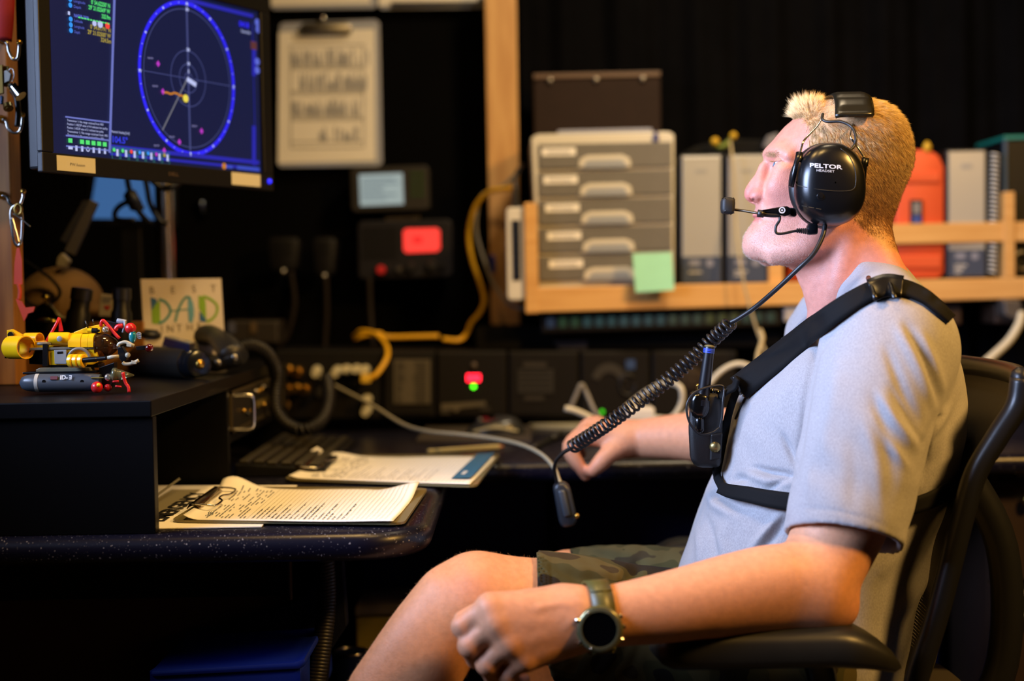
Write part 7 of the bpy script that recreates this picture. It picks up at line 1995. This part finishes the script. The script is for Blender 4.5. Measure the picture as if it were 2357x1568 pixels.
# small printed emblem peeking from under the strap
o = MB().grid(ribbon([(1716, 916), (1724, 902)], (6, 4), shirt_bvh, .0012, 1.87, 3)).build('shirt_emblem', mat('emblem_brown', (120, 84, 50), .7), man)
o['label'] = 'small brown printed emblem on the shirt chest'

# ================================================================== radio in its pouch
r = empty('handheld_radio', tuple(P3(1620, 1078, 1.89)), 'black handheld radio with stubby antenna in a chest pouch', 'radio')
M_gl = mat('glossy_black', (12, 12, 13), .18, spec=.6)
pslab([(1588, 925), (1600, 908), (1616, 902), (1660, 905), (1664, 960), (1660, 1078), (1604, 1078), (1588, 1062), (1584, 985)], 1.868, .05, .007, (.15, 1, 0)).build('pouch', mat('black_leather_pouch', (16, 16, 17), .5, bump=.2, bscale=800), r, smooth=True, auto=50)
pslab([(1591, 915), (1604, 903), (1634, 908), (1636, 945), (1626, 966), (1600, 966), (1590, 950)], 1.862, .046, .006).build('radio_body', M_gl, r, smooth=True, auto=50)
pslab([(1600, 960), (1622, 958), (1624, 1000), (1600, 1000)], 1.862, .02, .005).build('speaker_bump', M_gl, r, smooth=True, auto=50)
a, b_ = at(1616, 934, 1.872), at(1633, 799, 1.872)
MB().lathe(a, b_, [(0, .0105), (.10, .0105), (.12, .0085), (.16, .0088), (.18, .0082), (.22, .0086), (.9, .0068), (.95, .0072), (1, .0068)], 24).build('antenna', mat('antenna_rubber', (13, 13, 18), .35), r, smooth=True, auto=40)
for t in (.90, .93, .955):
    p = a.lerp(b_, t); d = (b_ - a).normalized(); MB().lathe(p, p + d*.0016, [(0, .0074), (1, .0074)], 24).build('blue_band', mat('blue_band', (40, 70, 190), .4), r, smooth=True, auto=40)
p = b_; MB().lathe(p, p + d*.003, [(0, .0070), (.6, .0066), (1, .003)], 24).build('antenna_cap', mat('olive_rubber', (96, 88, 50), .5), r, smooth=True)
for px_, py_, h_ in ((1637, 905, 14), (1650, 908, 12)):
    q0 = at(px_, py_ + 18, 1.878); MB().lathe(q0, q0 + V((0, 0, .016)), [(0, .006), (.8, .0058), (1, .004)], 16).build('control_knob', M_gl, r, smooth=True, auto=40)
MB().lathe(at(1606, 898, 1.878), at(1607, 884, 1.878), [(0, .0025), (.6, .0025), (.7, .0035), (1, .002)], 12).build('brass_stud', M_brass, r, smooth=True)
pslab([(1630, 900), (1664, 898), (1664, 958), (1632, 962)], 1.875, .045, .005).build('glossy_back', M_gl, r, smooth=True, auto=50)
p = at(1646, 1029, 1.866); MB().lathe(p, p + V((-.001, -.004, 0)), [(0, .0072), (.5, .0072), (1, .003)], 22).build('press_stud', mat('old_stud', (150, 132, 84), .35, .9), r, smooth=True)
pslab([(1636, 1000), (1664, 996), (1660, 1056), (1634, 1062)], 1.8655, .006, .002).build('stud_flap', mat('black_leather_pouch', (16, 16, 17), .5), r)
MB().tube(ppath([(1667, 905, 1.866), (1662, 888, 1.866), (1630, 891, 1.862), (1600, 903, 1.858), (1583, 925, 1.856), (1581, 950, 1.856), (1590, 978, 1.856), (1612, 1000, 1.856), (1640, 996, 1.858), (1656, 985, 1.86)]), .0016, 8).build('retaining_cord', M_rubber, r, smooth=True)
MB().tube(ppath([(1668, 895, 1.86), (1664, 925, 1.858), (1662, 960, 1.858), (1656, 988, 1.86)]), .0016, 8).build('retaining_cord', M_rubber, r, smooth=True)

# ================================================================== headset
hs_ = empty('headset', tuple(P3(1905, 517, 1.84)), 'black ear defender headset with boom microphone worn by the man', 'headset')
M_cup = mat('cup_plastic', (13, 14, 17), .28, spec=.6, bump=.04, bscale=1200)
def cup(sign):
    Yc = HY + sign*.092
    cxp, czp = at(1906, 426, HY - .10).x, at(1906, 426, HY - .10).z
    rows = []
    hw, hh_ = .0445, .0530
    for dy, sc_ in ((0, .90), (.006, .96), (.012, 1.0), (.022, .992), (.032, .95), (.040, .87), (.0455, .72), (.0485, .50), (.0495, .25), (.0498, .02)):
        row = []
        for a in np.linspace(0, 2*math.pi, 73)[:-1]:
            c_, s_ = math.cos(a), math.sin(a)
            ex = (abs(c_)**.88)*(1 if c_ >= 0 else -1); ez = (abs(s_)**.88)*(1 if s_ >= 0 else -1)
            row.append((cxp + hw*sc_*ex*(1 - .05*ez) - .004*ez*0, Yc + sign*dy*(1.0), czp + hh_*sc_*ez))
        rows.append(row)
    o = MB().grid(rows, None, True).build('ear_cup', M_cup, hs_, smooth=True)
    # cushion ring against the head
    MB().tube([(cxp + hw*.80*math.cos(a), Yc - sign*.008, czp + hh_*.82*math.sin(a)) for a in np.linspace(0, 2*math.pi, 49)[:-1]], .012, 12, closed=True).build('ear_cushion', M_rubber, hs_, smooth=True)
    return o, rows
oc, crow = cup(-1); cup(1)
cup_bvh = BVHTree.FromPolygons([tuple(p) for r_ in crow for p in r_], [(i*72+k_, i*72+(k_+1) % 72, (i+1)*72+(k_+1) % 72, (i+1)*72+k_) for i in range(len(crow)-1) for k_ in range(72)])
def on_cup(px_, py_, off): 
    h_ = cup_bvh.ray_cast(CAM, ray(px_, py_).normalized()); p = h_[0] if h_[0] is not None else at(px_, py_, 1.79)
    return p + (CAM - p).normalized()*off
def cup_text(s, x0, y0, wpx, hpx, slope, bold, nm):
    vs, fs = text_geo(s, 1.0, 'LEFT', bold)
    mxx = max(v[0] for v in vs); mxz = max(v[2] for v in vs)
    P_ = [on_cup(x0 + wpx*v[0]/mxx, y0 - hpx*v[2]/mxz + slope*(wpx*v[0]/mxx), .0006) for v in vs]
    MB().add(P_, fs).build(nm, mat('white_lettering', (205, 212, 222), .5), oc)
cup_text('PELTOR', 1863, 384.5, 76, 9.5, .07, .025, 'brand_lettering')
cup_text('HEADSET', 1879, 394.5, 42, 5.5, .07, 0.0, 'small_lettering')
sl2 = [on_cup(x, y, .0002) for x, y in ((1832, 418), (1836, 426), (1850, 430), (1890, 437), (1930, 440), (1962, 437), (1970, 420), (1968, 390), (1955, 360), (1935, 342))]
MB().tube(spline(sl2, 6), .0006, 6).build('seam', mat('seam_dark', (44, 42, 36), .4), oc, smooth=True)
p = on_cup(1890, 452, -.001); MB().lathe(p, p + V((0, -.002, 0)), [(0, .0055), (.6, .005), (.7, .0025), (1, .0025)], 18).build('pivot_stud', M_cup, oc, smooth=True, auto=40)
for k_ in range(3): 
    pp = [on_cup(1846 + 16*k_, 474 + 3*k_, .0003), on_cup(1858 + 16*k_, 476 + 3*k_, .0003)]
    MB().tube(pp, .0005, 6).build('moulded_mark', mat('seam_dark', (44, 42, 36), .4), oc)
# wire yoke and sliders
CY = HY - .106
for pts in ([(1895, 268, HY - .066), (1880, 292, HY - .085), (1852, 322, CY), (1845, 340, CY - .004), (1841, 358, CY - .006)], [(1966, 274, HY - .066), (1960, 298, HY - .085), (1958, 315, CY), (1975, 340, CY), (1990, 364, CY - .004)]):
    MB().tube(spline([at(*q_) for q_ in pts], 6), .0013, 8).build('wire_yoke', M_chrome, hs_, smooth=True)
MB().tube([at(1841, 352, CY - .006), at(1838, 368, CY - .008), at(1834, 372, CY - .010), at(1821, 430, CY - .014)], [.0048, .0048, .0034, .0034], 12).build('slider', M_cup, hs_, smooth=True)
MB().tube([at(1992, 364, CY - .004), at(1990, 380, CY - .004), at(1988, 384, CY - .004), at(1984, 448, CY - .004)], [.0048, .0048, .0042, .0042], 12).build('slider', M_cup, hs_, smooth=True)
# padded head band over the crown
rows = []; RB = .084; zb_top = at(1945, 213.5, HY).z
for i in range(41):
    a = -.98 + 1.96*i/40
    near_ = abs(a)/.98
    xl = at(1906 - 20*near_**1.5, 214, HY).x; xr = at(1990 - 17*near_**1.5, 214, HY).x
    row = []
    for k_ in range(11):
        s_ = k_/10; edge = min(1, 5*min(s_, 1 - s_))
        groove = .0030*math.exp(-((abs(a) - .52)/.05)**2)*edge + .0030*math.exp(-((abs(a) - .90)/.05)**2)*edge
        rr_ = RB + .0035*edge**.5 - groove
        row.append((xl + (xr - xl)*s_, HY + (rr_ + .024)*math.sin(a), zb_top - RB - .0035 + rr_*math.cos(a)))
    rows.append(row)
o = MB().grid(rows).build('head_band', mat('band_vinyl', (30, 28, 20), .3, spec=.6), hs_, smooth=True); sd = o.modifiers.new('thickness', 'SOLIDIFY'); sd.thickness = .005; sd.offset = -1
# lead from band to cup
MB().tube(ppath([(1894, 262, HY - .072), (1893, 274, HY - .078), (1905, 280, HY - .084), (1935, 280, HY - .092), (1960, 292, HY - .100), (1970, 315, CY - .004), (1966, 335, CY - .006), (1957, 345, CY - .01)]), .0019, 8).build('band_lead', M_rubber, hs_, smooth=True)
# boom microphone
bm_ = HY - .112
boom = pslab([(1752, 484), (1795, 476), (1812, 474), (1822, 480), (1822, 494), (1806, 499), (1790, 492), (1752, 488)], bm_ - .004, .008, .002).build('boom_arm', M_cup, hs_, smooth=True, auto=40)
pslab([(1812, 478), (1832, 478), (1836, 498), (1826, 500), (1812, 494)], bm_, .016, .003).build('boom_mount', M_cup, hs_, smooth=True, auto=40)
p = at(1800, 484, bm_ - .0045); fr = frame(p, (1, 0, 0), (0, 0, 1)); t = MB(fr); ring(t, 0, 0, .0026, .0042, -.0006, 24); disc(t, 0, 0, .0012, -.0006); t.build('white_dial', mat('white_lettering', (205, 212, 222), .5), boom)
MB().tube(ppath([(1684, 482, HY - .095), (1710, 485, HY - .10), (1745, 491, bm_), (1760, 493, bm_)]), .0018, 10).build('boom_rod', mat('dark_bronze_rod', (70, 60, 46), .3, .6), hs_, smooth=True)
MB().tube([at(1744, 491, bm_), at(1758, 493, bm_)], .0048, 12).build('boom_sleeve', M_rubber, hs_, smooth=True)
MB().tube(ppath([(1756, 493, bm_), (1775, 495, bm_), (1795, 495, bm_)]), .0032, 10).build('boom_grip', M_rubber, hs_, smooth=True)
mc = [(1663, 456), (1672, 453), (1690, 454), (1694, 460), (1692, 490), (1686, 493), (1668, 492), (1662, 486)]
pslab(mc, HY - .104, .020, .004).build('microphone', mat('mic_foam', (26, 25, 24), .6), hs_, smooth=True, auto=50)
MB().tube(ppath([(1795, 497, bm_), (1794, 508, bm_), (1786, 522, bm_), (1787, 536, bm_), (1800, 538, bm_), (1830, 532, bm_), (1845, 531, bm_)]), .0017, 8).build('boom_lead', M_rubber, hs_, smooth=True)
for k_ in range(6):
    p0 = at(1834 + k_*4.6, 531 + k_*.3, bm_); MB().lathe(p0, p0 + V((.0015, 0, 0)), [(0, .0030 + .0002*k_), (1, .0030 + .0002*k_)], 12).build('strain_relief', M_rubber, hs_, smooth=True, auto=40)
pslab([(1862, 514), (1884, 514), (1884, 540), (1860, 541), (1858, 526)], bm_ - .004, .014, .003).build('plug', M_cup, hs_, smooth=True, auto=40)
# straight lead, coiled lead, tail to the talk switch
LD = [(1899, 518, 1.806), (1893, 545, 1.80), (1872, 585, 1.795), (1838, 618, 1.80), (1790, 663, 1.82), (1740, 706, 1.85), (1700, 733, 1.868), (1682, 742, 1.875)]
MB().tube(ppath(LD), .0031, 10).build('lead', M_rubber, hs_, smooth=True)
cpth = ppath([(1682, 742, 1.875), (1640, 782, 1.898), (1590, 830, 1.905), (1530, 880, 1.912), (1460, 932, 1.925), (1390, 982, 1.95), (1316, 1030, 2.0)])
MB().tube(helix(cpth, .0088, 37, 18), .0020, 8).build('coiled_lead', mat('coil_rubber', (26, 26, 28), .35), hs_, smooth=True)
MB().tube(ppath([(1316, 1032, 2.0), (1300, 1040, 2.02), (1282, 1058, 2.05), (1276, 1080, 2.08), (1282, 1112, 2.10)]), .0028, 10).build('tail_lead', M_rubber, hs_, smooth=True)

# ================================================================== wrist watch
wt_ = empty('wrist_watch', tuple(P3(1380, 1500, 1.56)), 'olive sports watch with a round black face on the near wrist', 'watch')
M_ol = mat('olive_resin', (86, 82, 40), .4); M_olr = mat('olive_metal', (120, 116, 84), .25, .7)
ax_ = V(P3(1330, 1424, 1.581) - P3(1440, 1414, 1.591)).normalized(); cw = V(P3(1376, 1420, 1.586))
e1 = V((0, -1, 0)); e1 = (e1 - ax_*e1.dot(ax_)).normalized(); e2 = ax_.cross(e1)
rows = []
for k_ in range(-1, 2):
    for rr_ in (0,):
        rows.append([cw + ax_*(.0125*k_) + e1*(math.cos(a)*.0335) + e2*(math.sin(a)*.0378) for a in np.linspace(0, 2*math.pi, 61)[:-1]])
o = MB().grid(rows, None, True).build('strap', M_ol, wt_, smooth=True); sd = o.modifiers.new('thickness', 'SOLIDIFY'); sd.thickness = .0036; sd.offset = 1
for a in (-1.05, -.82, .95):
    MB().tube([cw + ax_*(.0125*s_) + e1*(math.cos(a)*.0372) + e2*(math.sin(a)*.0415) for s_ in (-1, 0, 1)], .0014, 8).build('strap_ridge', M_ol, wt_, smooth=True)
wc_ = V(P3(1380, 1449, 1.546)); wn = (V((-.08, -1, .12))).normalized()
MB().lathe(wc_ - wn*.012, wc_ + wn*.002, [(0, .023), (.2, .0255), (.75, .0258), (1, .0235)], 48).build('case', M_ol, wt_, smooth=True, auto=40)
MB().lathe(wc_ + wn*.0015, wc_ + wn*.0045, [(0, .0245), (.5, .0245), (1, .0225), (1, .0195), (.3, .0190)], 48, cap=False).build('bezel', M_olr, wt_, smooth=True, auto=40)
MB().lathe(wc_ + wn*.0015, wc_ + wn*.0028, [(0, .0196), (1, .0196)], 48).build('glass', mat('watch_glass', (4, 4, 5), .08), wt_, smooth=True, auto=40)
w1 = ax_; w2 = wn.cross(w1).normalized()
for an in (30, 150, 205, 335, 180):
    d = w1*math.cos(math.radians(an)) + w2*math.sin(math.radians(an)); p = wc_ - wn*.004 + d*.0245
    MB().lathe(p, p + d*.005, [(0, .003), (.8, .003), (1, .002)], 14).build('push_button', M_chrome, wt_, smooth=True, auto=40)
for an in (60, 120, 240, 300):
    d = w1*math.cos(math.radians(an)) + w2*math.sin(math.radians(an)); p = wc_ + wn*.003 + d*.0222
    MB().sphere(p, .0012).build('bezel_screw', M_chrome, wt_, smooth=True)
